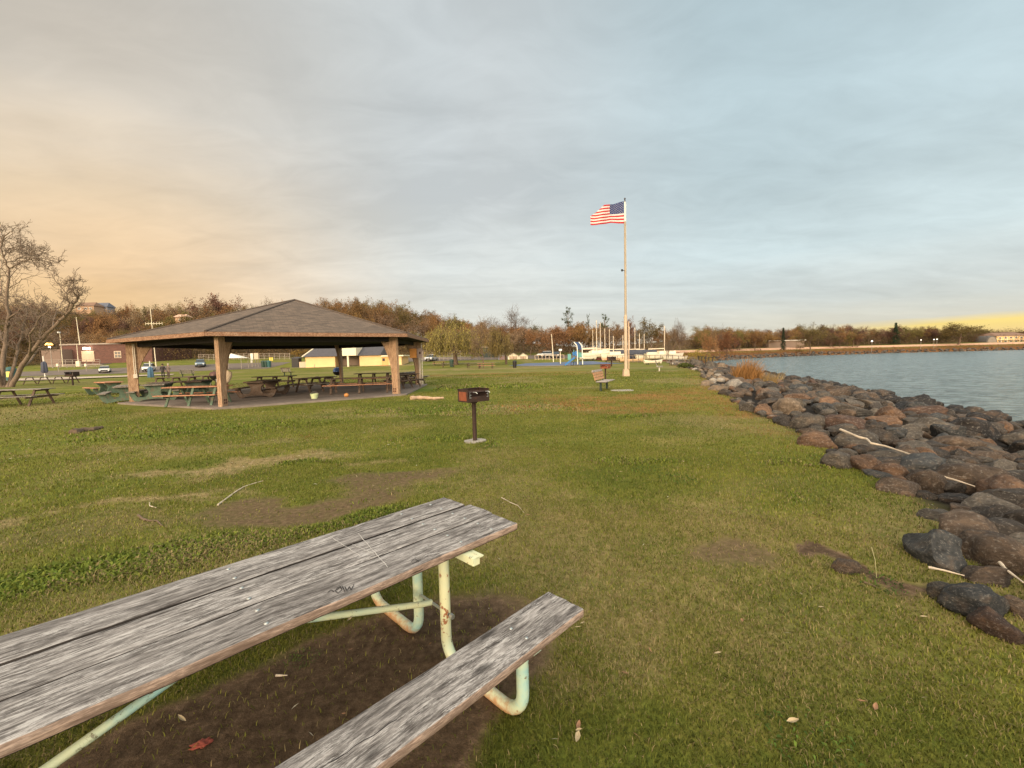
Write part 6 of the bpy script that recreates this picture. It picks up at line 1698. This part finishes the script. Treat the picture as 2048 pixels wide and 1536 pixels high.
t = thing('storage_shed', 'small black shed at the left end of the yellow building', 'shed', dp(594, 735, 92)); t.location.z = H(t.location.x, 92)
MB().box((0, 0, .95), (1.5, 1.4, 1.9)).build('wall', M_BLACK, t); MB().prism([(-.9, 0), (.9, 0), (.9, .08), (0, .35), (-.9, .08)], 1.6, M=Matrix.Translation((0, .8, 1.902)) @ Euler((PI / 2, 0, 0)).to_matrix().to_4x4()).build('roof', M_SLATE, t)
t = thing('low_wall', 'low pale wall joining the black shed to the yellow building', 'wall', dp(606, 735, 91)); t.location.z = H(t.location.x, 91)
MB().box((0, 0, .6), (1.4, .3, 1.2)).build('wall_face', M_PINKD, t)
# canopy, notice boards, bins
t = thing('canopy_tent', 'white canopy roof seen through the shelter', 'canopy', dp(470, 735, 92)); t.location.z = H(t.location.x, 92); z_ = 2.4
MB().add([(-2.3, -1.3, z_), (2.3, -1.3, z_), (2.3, 1.3, z_), (-2.3, 1.3, z_), (-.6, 0, z_ + 1)], [(0, 1, 4), (1, 2, 4), (2, 3, 4), (3, 0, 4), (3, 2, 1, 0)]).build('canopy_roof', M_PAPER, t)
for sx in (-2.2, 2.2):
    for sy in (-1.2, 1.2): MB().bar((sx, sy, 0), (sx, sy, z_), .07, .07).build('leg', M_RAIL, t)
for (px, w, h, z, mt, lab) in [(505, .55, 1.5, 1.6, M_PAPER, 'narrow white notice board on a post'), (514, .95, 1.4, 1.75, M_PINKD, 'wide tan notice board next to the white one'), (509.5, .4, .5, 1.0, M_PAPER, 'small white sign low on a post between two notice boards'), (543.5, .8, .7, 1.35, simple('yellow_sign', (.75, .60, .10), .5, var=.05), 'small yellow sign above the bins')]:
    p = dp(px, 738, 95); t = thing('notice_board' if h > 1 else 'sign', lab, 'sign', (p.x, 95 - (1 if w < .5 else 0), H(p.x, 95)))
    MB().box((0, 0, z + h / 2), (w, .08, h)).build('panel', mt, t)
    for sx in ((-.3, .3) if w > .9 else (0,)): MB().bar((sx * w, .07, 0), (sx * w, .07, z + h * .4), .08, .08).build('leg', M_RAIL, t)
    if 'yellow' in lab:
        mb = MB()
        for k, ln in enumerate((.55, .4, .5)): mb.box((0, -.045, z + .15 + .19 * k), (ln, .01, .07))
        mb.build('lettering', M_BLACK, t)
M_BING = simple('dark_green_plastic', (.02, .05, .035), .5); M_BINT = simple('teal_plastic', (.03, .10, .10), .5)
def bin_(label, p, m, s=1.0, grp=None):
    t = thing('litter_bin', label, 'bin', p, 0, grp); t.scale = (s, s, s)
    MB().lathe([(.26, 0), (.31, .85), (.33, .85), (.33, .90), (.28, .90)], 16).build('body', m, t, True); MB().lathe([(.34, .902), (.30, 1.02), (.12, 1.12), (.001, 1.13)], 16).build('lid', m, t, True); return t
for px, m, lab in ((527, M_BING, 'dark green litter bin nearest the notice boards'), (533, M_BING, 'second dark green litter bin beside the first'), (538.5, M_BINT, 'teal litter bin under the yellow sign')):
    p = dp(px, 738, 94); bin_(lab, (p.x, 94, H(p.x, 94)), m, 1.35)
p = gp(1029.5, 735.5); bin_('black litter bin alone on the far lawn before the sheds', (p.x, p.y, H(p.x, p.y)), M_BLACK, .95)
p = gp(903.5, 734); bin_('dark green litter bin beside the pinkish far tables', (p.x, p.y, H(p.x, p.y)), M_BING, 1.2)
p = dp(22, 748, 56); t = bin_('teal bin under the bare tree carrying a yellow panel', (p.x, 56, H(p.x, 56)), M_BINT, 1.7); MB().box((.28, -.36, .55), (.42, .04, .42)).build('panel', emis('yellow_panel', (.75, .55, .12), .35), t)
# sheds
for (px, w, h, mt, lab) in [(1005, .95, 1.0, simple('blue_grey_boards', (.22, .22, .26), .8), 'blue grey shed left of the two white sheds'), (1027, 1.25, 1.0, M_CREAM2, 'white gabled shed with crossed doors behind the dark bin'), (1047, 1.0, 1.0, M_CREAM2, 'narrower white gabled shed nearest the orange trees')]:
    Y = 96; W_ = 19 * w * Y / FPX * .92; p = dp(px, 730, Y); z0 = H(p.x, Y); zt = ztop(px, 712, Y) - z0
    t = thing('garden_shed', lab, 'shed', (p.x, Y, z0))
    M = Euler((PI / 2, 0, 0)).to_matrix().to_4x4()
    MB().prism([(-W_ / 2, 0), (W_ / 2, 0), (W_ / 2, zt), (0, zt + .62), (-W_ / 2, zt)], 2.4, M=Matrix.Translation((0, 2.4, 0)) @ M).build('wall', mt, t)
    rf = MB()
    for sx in (-1, 1): rf.bar((sx * (W_ / 2 + .12), 1.2, zt + .0), (0, 1.2, zt + .70), 2.7, .07)
    rf.build('roof', M_RAIL, t)
    dr = MB().box((0, -.03, zt * .48), (W_ * .62, .05, zt * .9)).build('door', mt, t)
    mb = MB()
    for sx in (-.30, 0, .30): mb.box((sx * W_, -.075, zt * .48), (.07, .03, zt * .9))
    for k in range(4): mb.box((0, -.072, zt * (.12 + .24 * k)), (W_ * .60, .025, .07))
    mb.build('batten', simple('red_brown_trim', (.30, .12, .07)), dr)
# dark green store behind the willow
t = thing('garage', 'dark green roofed store between the pale bare tree and the sheds', 'garage', dp(983, 730, 104)); t.location.z = H(t.location.x, 104)
MB().box((0, 2, 1.2), (4.0, 4, 2.4)).build('wall', simple('dark_teal_wall', (.035, .05, .045)), t); MB().box((0, 2, 2.56), (4.4, 4.4, .3), bev=.05).build('roof', M_RAIL, t)
# fences
def fence(label, a, b_, n, h, mat, rails=3, name='fence', mesh_m=None):
    t = thing(name, label, 'fence', (a[0], a[1], 0)); A = Vector((0, 0, 0)); B = Vector((b_[0] - a[0], b_[1] - a[1], 0))
    zs = []
    for i in range(n + 1):
        q = A.lerp(B, i / n); z = H(a[0] + q.x, a[1] + q.y); zs.append((q.x, q.y, z)); MB().bar((q.x, q.y, z - .1), (q.x, q.y, z + h), .08, .08).build('fence_post', mat, t)
    mb = MB()
    for k in range(rails):
        for i in range(n): p, q = zs[i], zs[i + 1]; hz = h * (.18 + .78 * k / max(rails - 1, 1)); mb.bar((p[0], p[1], p[2] + hz), (q[0], q[1], q[2] + hz), .04, .07)
    mb.build('rail', mat, t); return t
fence('grey rail fence behind the far lawn left of the big willow', g2(838, 99), g2(955, 98), 14, 2.4, M_RAIL, 6)
fence('thin dark rail fence along the boat yard', g2(1215, 76), g2(1395, 66), 16, 1.3, simple('dark_rail', (.16, .12, .09)), 2)
fence('low fence along the head of the shore by the yellow bush', g2(1397, 66), g2(1425, 62), 4, 1.6, M_BLACK, 2)
fence('dark fence at the foot of the woods behind the canopy', g2(398, 112), g2(580, 110), 18, 1.6, M_RAIL, 4)
fence('post and rail fence by the pale boats left of the playground', g2(1070, 92), g2(1128, 90), 8, 1.1, M_PINKD, 2)
# houses on the hill
def house(label, px, Y, w_px, ybase, yeave, yridge, wall, roof_, wins, name='hill_house', gable=False):
    c = dp(px, ybase, Y); W_ = w_px * Y / FPX; z0 = c.z - 8; he = ztop(px, yeave, Y) - z0; hr = ztop(px, yridge, Y) - z0
    t = thing(name, label, 'house', (c.x, Y, z0)); D = W_ * .6
    MB().box((0, D / 2, he / 2), (W_, D, he)).build('wall', wall, t)
    o_ = .5; rf = MB()
    if gable: rf.add([(-W_ / 2 - o_, -o_, he), (W_ / 2 + o_, -o_, he), (0, -o_, hr), (-W_ / 2 - o_, D + o_, he), (W_ / 2 + o_, D + o_, he), (0, D + o_, hr)], [(0, 1, 2), (3, 5, 4), (0, 2, 5, 3), (1, 4, 5, 2), (0, 3, 4, 1)])
    else: rf.add([(-W_ / 2 - o_, -o_, he + .003), (W_ / 2 + o_, -o_, he + .003), (W_ / 2 - W_ * .12, D / 2, hr), (-W_ / 2 + W_ * .12, D / 2, hr), (-W_ / 2 - o_, D + o_, he + .003), (W_ / 2 + o_, D + o_, he + .003)], [(0, 1, 2, 3), (3, 2, 5, 4), (1, 5, 2), (0, 3, 4), (0, 4, 5, 1)])
    rf.build('roof', roof_, t)
    for (u, v, ww, hh) in wins:
        w_ = MB().box((u * W_, -.06, he - v), (ww, .12, hh)).build('window', M_PAPER, t); MB().box((u * W_, -.13, he - v), (ww * .8, .03, hh * .8)).build('pane', M_GLAS, w_)
    return t
M_TANW = simple('tan_siding', (.42, .27, .17), .8); M_BLUR = simple('blue_grey_roof', (.11, .12, .15), .8); M_BRNR = simple('brown_roof', (.20, .12, .08), .8)
house('tan house with white windows on the hilltop above the bare tree', 170, 236, 36, 622, 612, 603.5, M_TANW, M_BRNR, [(-.3, 1.4, 1.6, 1.3), (.05, 1.4, 1.8, 1.3), (.33, 1.4, 1.4, 1.3)])
house('blue grey roofed house next to the tan hilltop house', 201, 242, 28, 624, 614, 604.5, simple('grey_siding', (.25, .24, .25), .8), M_BLUR, [(-.2, 1.6, 1.4, 1.2), (.2, 1.6, 1.4, 1.2)])
house('small house with a pinkish roof half hidden in the hillside trees', 361, 160, 22, 640, 634, 628, M_TANW, simple('pinkish_roof', (.55, .35, .25), .8), [(0, 1.2, 1.2, 1.0)])
# shore house far right
sh = house('yellow shore house with balconies across the water', 2026, 232, 66, 689, 671.5, 664, M_CREAM, M_BRNR, [(-.40 + .16 * k, v, 1.5, 1.1) for k in range(6) for v in (1.0, 3.1)], 'shore_house')
W_ = 66 * 232 / FPX; he = ztop(2026, 671.5, 232) - sh.location.z
for z_ in (he - 2.2, he - 4.3): MB().box((0, -.9, z_), (W_ * .96, 1.6, .14)).build('balcony', M_CREAM2, sh)
for k in range(6): MB().box((-W_ * .47 + k * W_ * .188, -1.6, he - 2.9), (.18, .18, 4.6)).build('balcony_post', M_CREAM2, sh)
t = thing('arched_pavilion', 'dark arched roof building beside the yellow shore house', 'building', dp(1983, 690, 231)); z0 = ztop(1983, 690, 231); t.location.z = z0 - .5
MB().prism([(3.2 * math.cos(PI * k / 14), 5.6 * math.sin(PI * k / 14) ** .8) for k in range(15)], 6, M=Matrix.Translation((0, 6, 0)) @ Euler((PI / 2, 0, 0)).to_matrix().to_4x4()).build('arched_roof', simple('dark_grey_shingle', (.10, .095, .09)), t)
MB().prism([(2.6 * math.cos(PI * k / 14), 4.9 * math.sin(PI * k / 14) ** .8) for k in range(15)], .2, M=Matrix.Translation((0, -.02, 0)) @ Euler((PI / 2, 0, 0)).to_matrix().to_4x4()).build('gable_wall', simple('weathered_grey', (.24, .2, .16)), t)
t = thing('low_building', 'long low white roofed building among the far shore trees', 'building', dp(1573, 690, 212)); t.location.z = H(t.location.x, 212)
zt = ztop(1573, 681.5, 212) - t.location.z
MB().box((0, 2, zt / 2), (18, 4, zt)).build('wall', M_TAUPE, t); MB().box((0, 2, zt + .15), (19, 5, .28)).build('roof', M_PAPER, t)
for k, (px, py, Y, lab) in enumerate([(1744, 682.5, 205, 'bright round lamp low among the far shore trees'), (1842, 680, 214, 'small far lamp left of the paired lamps'), (1868, 679, 216, 'left one of the paired far lamps'), (1874, 678.3, 217, 'right one of the paired far lamps')]):
    p = dp(px, py, Y); z0 = H(p.x, Y); t = thing('street_lamp', lab, 'street lamp', (p.x, Y, z0)); MB().tube([(0, 0, 0), (0, 0, p.z - z0)], .08, 6).build('pole', M_RAIL, t, True)
    MB().lathe([(.001, -.3), (.3, -.15), (.36, 0), (.3, .15), (.001, .3)], 12, M=Matrix.Translation((0, 0, p.z - z0)) @ Matrix.Scale(1.15 if k == 0 else .8, 4)).build('lamp_head', emis('cool_lamp', (1, .95, .88), 2), t, True)

# ------------------------------------------------------------------ cars
M_TYRE = simple('tyre_rubber', (.02, .02, .02), .9); M_CGL = glass('car_glass', (.02, .03, .035)); M_HL = simple('headlight_glass', (.75, .75, .72), .15)
def car(label, loc, rz, paint, suv=False, group='cars parked beyond the lawn'):
    t = thing('parked_car', label, 'car', loc, rz, group); L = 4.5; W_ = 1.82; h1 = .92 if not suv else 1.05; h2 = 1.45 if not suv else 1.72
    low = [(-L / 2, .35), (-L / 2 + .05, .75), (-L / 2 + .35, h1 - .04), (-1.35, h1), (1.5 if not suv else 2.0, h1 + .02), (L / 2 - .08, h1 - .05), (L / 2, .65), (L / 2 - .03, .32)]
    def loft(prof, ws, mt, name, par):
        vs = []; n = len(prof)
        for s_ in (-1, 1):
            for (x, z), w in zip(prof, ws): vs.append((x, s_ * w / 2, z))
        fs = [tuple(range(n)), tuple(reversed(range(n, 2 * n)))] + [((i + 1) % n, i, n + i, n + (i + 1) % n) for i in range(n)]
        return MB().add(vs, fs).build(name, mt, par)
    body = loft(low, [W_ * .90, W_ * .96, W_ * .98, W_, W_, W_ * .97, W_ * .95, W_ * .92], paint, 'body', t)
    bv = body.modifiers.new('b', 'BEVEL'); bv.width = .06; bv.segments = 2
    cab = [(-1.25, h1), (-.55, h2 - .06), (-.2, h2), (.75 if not suv else 1.5, h2), (1.45 if not suv else 2.0, h1 + .02)]
    loft(cab, [W_ * .92, W_ * .74, W_ * .72, W_ * .72, W_ * .9], M_CGL, 'windows', t)
    loft([(-.5, h2 - .05), (-.2, h2 + .03), (.8 if not suv else 1.55, h2 + .03), (.9 if not suv else 1.6, h2 - .06)], [W_ * .76, W_ * .75, W_ * .75, W_ * .77], paint, 'roof', t)
    for sx in (-1.35, 1.35):
        for sy in (-1, 1):
            w_ = MB().lathe([(.16, -.11), (.31, -.11), (.33, -.08), (.33, .08), (.31, .11), (.16, .11)], 18, M=Matrix.Translation((sx, sy * (W_ / 2 - .1), .33)) @ Euler((PI / 2, 0, 0)).to_matrix().to_4x4()).build('wheel', M_TYRE, t, True)
            MB().lathe([(.001, -.125), (.19, -.115), (.19, .115), (.001, .125)], 14, M=Matrix.Translation((sx, sy * (W_ / 2 - .1), .33)) @ Euler((PI / 2, 0, 0)).to_matrix().to_4x4()).build('rim', M_BOLT, w_, True)
    for sy in (-1, 1): MB().box((-L / 2 + .07, sy * .68, .70), (.14, .36, .17), bev=.03).build('headlight', M_HL, t)
    MB().box((-L / 2 + .02, 0, .5), (.06, 1.1, .22)).build('grille', M_BLACK, t)
    return t
def cpaint(n, c): return simple(n, c, .3, .1, .06, 2)
WHT = cpaint('white_car_paint', (.72, .70, .66)); BLU = cpaint('blue_grey_car_paint', (.16, .22, .27)); SIL = cpaint('silver_car_paint', (.48, .50, .52)); DRK = cpaint('dark_car_paint', (.05, .05, .055))
def cplace(px, Y, paint, rz, lab, suv=False): p = dp(px, 740, Y); car(lab, (p.x, Y, H(p.x, Y) + .03), R(rz), paint, suv)
cplace(210, 92, WHT, 130, 'white sedan facing the camera in front of the brick building')
cplace(298, 92, WHT, 122, 'white high roofed car half hidden by the left shelter post', True)
cplace(402, 98, BLU, 122, 'blue grey high roofed car parked at the foot of the woods', True)
cplace(864, 98, SIL, 80, 'silver car beside the far fence right of the electric boxes')
cplace(1093, 99, WHT, 40, 'white car behind the pale fence left of the playground')
cplace(1112, 96, DRK, 80, 'dark car with pale headlights beside the playground')
cplace(1270, 104, DRK, 70, 'dark car among the boats behind the flagpole')
# umbrellas (closed) -------------------------------------------------------------
for (px, yb, yt, Y, lab) in [(302, 757, 722, 58, 'closed blue umbrella on a white pole behind the left shelter post'), (90, 752, 712, 60, 'closed dark umbrella on a white pole near the bare tree')]:
    p = dp(px, yb, Y); z0 = H(p.x, Y); zt = ztop(px, yt, Y) - z0; t = thing('closed_umbrella', lab, 'umbrella', (p.x, Y, z0))
    MB().tube([(0, 0, 0), (0, 0, zt)], .07, 10).build('pole', M_PAPER, t, True)
    n = 24; mb = MB(); prof = [(.08, zt - .75), (.26, zt - .95), (.30, zt - 1.6), (.34, zt - 2.2), (.22, zt - 2.4)]
    vs = []; fs = []
    for r, z in prof:
        for k in range(n): rr = r * (1 + .14 * math.cos(k * 2 * PI * 6 / n)); vs.append((rr * math.cos(2 * PI * k / n), rr * math.sin(2 * PI * k / n), z))
    for i in range(len(prof) - 1):
        for k in range(n): fs.append((i * n + k, i * n + (k + 1) % n, (i + 1) * n + (k + 1) % n, (i + 1) * n + k))
    mb.add(vs, fs).build('folded_canopy', simple('blue_canvas' if px > 200 else 'navy_canvas', (.07, .14, .22) if px > 200 else (.06, .065, .09)), t, True)
# ------------------------------------------------------------------ boats
M_HULLW = simple('white_hull', (.72, .66, .52), .4, .0, .08, 1); M_HULLD = simple('dark_tarpaulin', (.05, .055, .07), .8, 0, .25, 2); M_HULLR = simple('orange_red_hull', (.50, .16, .07), .5); M_HULLO = simple('pale_orange_hull', (.66, .44, .26), .5); M_MAST = simple('pale_spar', (.72, .60, .44), .4)
M_KEEL = simple('red_antifouling', (.16, .05, .04), .8)
def boat(label, px, Y, ydeck, L, hullm, mast_top, rz=0, cover=None, group='boats laid up in the yard', mast=True, stand=.9, cabin=True):
    p = dp(px, ydeck, Y); zg = H(p.x, Y); t = thing('sailboat' if mast else 'dinghy', label, 'boat', (p.x, Y, zg), R(rz), group)
    hd = p.z - zg; st = max(hd - (1.0 if L > 5 else .5), .15); n = 12; W_ = L * .27; vs = []; fs = []
    rows_ = [(1.0, 1.0), (.96, .62), (.72, .22), (.0, 0)]
    for i in range(n + 1):
        f = i / n; x = -L / 2 + L * f; w = W_ / 2 * (math.sin(PI * min(1, .18 + f * .82)) ** .75 if f < .999 else .02); w = max(w, .03)
        for (wf, zf) in rows_:
            sheer = .16 * (2 * f - 1) ** 2
            for s_ in ((-1, 1) if wf > 0 else (0,)): vs.append((x * (.88 + .12 * zf), s_ * w * wf, st + (hd - st) * zf + sheer * zf))
    m = 7
    for i in range(n):
        a, b_ = i * m, (i + 1) * m
        for (u, v) in ((0, 2), (2, 4), (4, 6), (6, 5), (5, 3), (3, 1)): fs.append((a + u, b_ + u, b_ + v, a + v))
        fs.append((a + 1, b_ + 1, b_ + 0, a + 0))
    fs.append((0, 2, 4, 6, 5, 3, 1)); e = n * m; fs.append((e, e + 1, e + 3, e + 5, e + 6, e + 4, e + 2))
    MB().add(vs, fs).build('hull', hullm, t, True, 35)
    if cabin and not cover: c_ = MB().box((L * .05, 0, hd + .28), (L * .42, W_ * .55, .56), taper=.80, bev=.05).build('cabin', M_HULLW, t); MB().box((L * .05, 0, hd + .34), (L * .30, W_ * .54, .16)).build('window', M_CGL, c_)
    if cover: MB().prism([(-W_ * .5, 0), (W_ * .5, 0), (W_ * .42, .35), (0, .85), (-W_ * .42, .35)], L * .94, M=Matrix.Translation((-L * .47, 0, hd + .02)) @ Euler((PI / 2, 0, PI / 2)).to_matrix().to_4x4()).build('cover', cover, t)
    if mast:
        zt = ztop(px, mast_top, Y) - zg
        MB().tube([(0, 0, hd), (0, 0, zt)], [.075, .055], 8).build('mast', M_MAST, t, True); MB().bar((-L * .42, 0, hd + 1.0), (0, 0, hd + 1.05), .14, .16).build('boom', M_MAST, t)
        mb = MB()
        for (x, y) in ((L * .48, 0), (-L * .47, 0), (0, W_ * .45), (0, -W_ * .45)): mb.tube([(x, y, hd + .1), (0, 0, zt * .97)], .012, 4)
        mb.bar((0, -.55, zt * .62), (0, .55, zt * .62), .04, .04).build('rigging', M_RAIL, t)
        MB().box((0, 0, (st + .1) / 2 + .05), (L * .22, .14, st + .1), taper=1).build('keel', M_KEEL, t)
    for x in (-L * .28, L * .28): MB().bar((x, -W_ * .35, 0), (x, -W_ * .22, st + .25), .08, .08).bar((x, W_ * .35, 0), (x, W_ * .22, st + .25), .08, .08).build('stand', M_BLACK, t)
    return t
boat('white sailboat with the tallest mast at the playground end of the yard', 1193.5, 86, 706, 7.4, M_HULLW, 640)
boat('white sailboat behind the tallest masted one', 1201, 92, 706, 7.0, M_HULLW, 645, 10)
boat('white sailboat with a dark mast nearest the playground', 1186, 96, 707, 6.0, M_HULLW, 660, 0)
boat('small white boat third from the tallest mast', 1210, 88, 708, 6.0, M_HULLW, 657, 5)
boat('white boat with a wind bent mast before the flagpole', 1219, 94, 707, 6.4, M_HULLW, 658, -5)
boat('white boat with a short mast before the flagpole', 1227, 84, 709, 5.2, M_HULLW, 672, 0)
boat('dark covered boat directly left of the flagpole', 1246, 88, 708, 6.0, M_HULLD, 670, 5, M_HULLD)
boat('grey covered boat directly right of the flagpole', 1259, 90, 708, 7.0, M_HULLD, 653, 0, simple('grey_tarpaulin', (.16, .17, .19), .8))
boat('orange red hulled boat with a tall mast right of the flagpole', 1270, 94, 710, 6.0, M_HULLR, 655, 0, M_HULLD)
boat('navy covered boat third right of the flagpole', 1279, 88, 708, 6.2, M_HULLD, 667, 8, M_HULLD)
boat('navy covered boat at the end of the dark group', 1288.5, 92, 708, 5.6, M_HULLD, 668, 0, M_HULLD)
b_ = boat('white boat with a leaning mast right of the dark boats', 1329, 80, 708, 7.6, M_HULLW, 652, 5)
b_ = boat('long white hulled boat without a mast beside the leaning one', 1306, 82, 710, 7.0, M_HULLW, 0, 0, None, mast=False)
boat('pale orange rowing boat under the flagpole side of the yard', 1264, 74, 718, 4.6, M_HULLO, 0, 0, None, mast=False, cabin=False)
boat('cream upturned style dinghy on the grass edge of the yard', 1306, 60, 721, 2.9, M_HULLW, 0, 8, None, mast=False, cabin=False)
boat('pale pinkish dinghy left of the flagpole near the fence', 1226, 78, 716, 4.4, M_HULLO, 0, -4, None, mast=False, cabin=False)
boat('white dinghy behind the leaning dark tree', 1350, 74, 714, 4.6, M_HULLW, 0, 4, None, mast=False, cabin=False)
boat('white dinghy close to the playground fence', 1176, 84, 714, 3.8, M_HULLW, 0, 12, None, mast=False, cabin=False)
# ------------------------------------------------------------------ playground tower
p = gp(1152, 731); pg = thing('playground_tower', 'blue and teal playground tower with an arched roof and blue slide', 'playground', (p.x, p.y, 0)); Yp = p.y
def PL(px, py, dy=0): q = dp(px, py, Yp + dy); return q - Vector((p.x, p.y, 0))
M_PBLUE = simple('blue_plastic', (.03, .16, .42), .35, var=.12); M_PTEAL = simple('teal_plastic_panel', (.12, .34, .30), .45, var=.12); M_PWH = simple('white_tube', (.80, .78, .70), .4, var=.05); M_PNAVY = simple('navy_plastic', (.035, .07, .16), .5)
def frame(dx, dy):
    pts = [PL(1155.5 + dx, 729, dy), PL(1154.5 + dx, 697, dy), PL(1153.5 + dx, 691, dy), PL(1150.5 + dx, 687, dy), PL(1147.5 + dx, 684, dy)]
    MB().tube(pts, .075, 10).build('post', M_PWH, pg, True)
for dx, dy in ((0, 0), (9.8, .3), (-8, 1.5), (2, 1.8)): frame(dx, dy) if dy < 1 else MB().tube([PL(1155.5 + dx, 729, dy), PL(1155.5 + dx, 700, dy)], .06, 8).build('post', M_PTEAL, pg, True)
top = []
for k in range(6):
    f = k / 5; a = PL(1149 + 6.4 * f, 684 + 15 * f ** 1.7, 0); b_ = PL(1158.6 + 5.6 * f, 684.3 + 15 * f ** 1.7, .3); top.append((a, b_))
vs = [q + Vector((0, e, 0)) for e in (0, .05) for a in top for q in a]; fs = []
for k in range(5): fs += [(2 * k, 2 * k + 1, 2 * k + 3, 2 * k + 2), (12 + 2 * k, 12 + 2 * k + 2, 12 + 2 * k + 3, 12 + 2 * k + 1)]
MB().add(vs, fs).build('arched_roof', M_PNAVY, pg)
def pbx(pa, pb, ya, yb_, dy, m, name, D=.1):
    a, b_ = PL(pa, ya, dy), PL(pb, yb_, dy); return MB().box(((a.x + b_.x) / 2, dy, (a.z + b_.z) / 2), (abs(b_.x - a.x), D, abs(a.z - b_.z)), bev=.02).build(name, m, pg)
pbx(1153, 1165, 717, 716.4, .8, M_BLACK, 'platform', 1.8); pbx(1154.6, 1163.6, 715, 705, .9, M_PTEAL, 'side_panel'); pbx(1135.5, 1142, 720, 708, 1.1, M_PTEAL, 'entry_panel'); pbx(1145, 1151, 711, 704, 1.4, M_PBLUE, 'hood'); pbx(1150.5, 1154, 712, 702, .4, M_PBLUE, 'end_panel'); pbx(1141, 1154, 718, 717.2, 1.2, M_BLACK, 'bridge', 1.2)
for dy in (-.25, .25):
    MB().bar(PL(1149.5, 715, dy), PL(1130, 730, dy), .06, .26).build('slide_side', M_PBLUE, pg)
MB().bar(PL(1149.5, 716, 0), PL(1130, 730.8, 0), .50, .04).build('slide_chute', M_PBLUE, pg)
mb = MB()
for k in range(5): mb.bar(PL(1142 + 5 * k, 724, 1.0), PL(1142 + 5 * k, 731, 1.0), .07, .07)
mb.bar(PL(1142, 724, 1.0), PL(1164, 724, 1.0), .07, .07).build('climbing_bars', M_BLACK, pg)
pbx(1160.5, 1163.5, 699, 696, .6, M_PAPER, 'play_sign', .05)

# ------------------------------------------------------------------ two people standing beyond the shelter
def person(label, loc, rz, top, legs_, hair, s=1.0, pose=0):
    nodes = {'pel': (0, 0, .95), 'sp': (0, -.01, 1.15), 'ch': (0, 0, 1.35), 'nk': (0, 0, 1.50), 'hd': (0, .015, 1.62), 'hd2': (0, .01, 1.73)}
    rad = {'pel': .15, 'sp': .135, 'ch': .155, 'nk': .055, 'hd': .085, 'hd2': .07}; E_ = [('pel', 'sp'), ('sp', 'ch'), ('ch', 'nk'), ('nk', 'hd'), ('hd', 'hd2')]
    for sgn, k in ((-1, 'l'), (1, 'r')):
        nodes.update({k + 'hip': (sgn * .09, 0, .90), k + 'kn': (sgn * .10, .03, .50), k + 'an': (sgn * .11, 0, .09), k + 'to': (sgn * .13, .17, .035), k + 'sh': (sgn * .18, 0, 1.42), k + 'el': (sgn * .25, -.03, 1.14), k + 'wr': (sgn * .22, .12, .94), k + 'hn': (sgn * .21, .16, .87)})
        rad.update({k + 'hip': .095, k + 'kn': .065, k + 'an': .042, k + 'to': .035, k + 'sh': .065, k + 'el': .048, k + 'wr': .034, k + 'hn': .038})
        E_ += [('pel', k + 'hip'), (k + 'hip', k + 'kn'), (k + 'kn', k + 'an'), (k + 'an', k + 'to'), ('ch', k + 'sh'), (k + 'sh', k + 'el'), (k + 'el', k + 'wr'), (k + 'wr', k + 'hn')]
    ks = list(nodes); me = bpy.data.meshes.new('person'); me.from_pydata([nodes[k] for k in ks], [(ks.index(a), ks.index(b_)) for a, b_ in E_], [])
    o = bpy.data.objects.new('person', me); col.objects.link(o); md = o.modifiers.new('s', 'SKIN'); sb = o.modifiers.new('u', 'SUBSURF'); sb.levels = 1; sb.render_levels = 1
    for i, k in enumerate(ks): me.skin_vertices[0].data[i].radius = (rad[k], rad[k] * (.75 if k in ('pel', 'sp', 'ch') else 1)); me.skin_vertices[0].data[i].use_root = (k == 'pel')
    dg = bpy.context.evaluated_depsgraph_get(); ev = o.evaluated_get(dg); m2 = bpy.data.meshes.new_from_object(ev); o.modifiers.clear(); o.data = m2
    skin = simple('skin', (.45, .27, .19), .6, var=.05); shoe = M_BLACK; m2.materials.clear()
    for m in (skin, top, legs_, shoe): m2.materials.append(m)
    for f in m2.polygons:
        c = f.center; ax = abs(c.x)
        f.material_index = 0 if c.z > 1.50 or (ax > .15 and c.z < .97 and c.z > .8) else 1 if c.z > .93 else 3 if c.z < .10 else 2
        f.use_smooth = True
    o.location = loc; o.rotation_euler = (0, 0, rz); o.scale = (s, s, s); tag(o, label, 'person')
    h_ = MB().lathe([(.001, .115), (.06, .10), (.098, .04), (.104, -.03), (.09, -.09)], 16, M=Matrix.Translation((0, -.012, 1.695))).build('hair', hair, o, True)
    for sx in (-1, 1): MB().lathe([(.001, -.01), (.012, 0), (.001, .01)], 8, M=Matrix.Translation((sx * .03, .092, 1.655))).build('eye', M_BLACK, o, True)
    return o
for (px, lab, tp, lg, hr, rz, dy) in [(327, 'person in a dark coat and black trousers standing beside another beyond the shelter', simple('dark_coat', (.035, .028, .026)), simple('black_trousers', (.03, .028, .03)), simple('dark_hair', (.04, .025, .018)), 20, 0), (334, 'person in a brown grey jacket with pale hair standing next to the dark coated one', simple('grey_brown_jacket', (.16, .12, .10)), simple('brown_trousers', (.09, .06, .05)), simple('pale_hair', (.45, .38, .30)), -10, .3)]:
    q = gp(px, 758); person(lab, (q.x, q.y + dy, H(q.x, q.y)), R(180 + rz), tp, lg, hr, 1.02)
    if px == 334: pass
# fixes: give prototype trees that were never placed the boot
for kind, prs in PROTO.items():
    for i, pr in enumerate(prs):
        if (kind, i) not in used:
            for ch in [o for o in col.objects if o.parent == pr]: bpy.data.objects.remove(ch)
            bpy.data.objects.remove(pr)
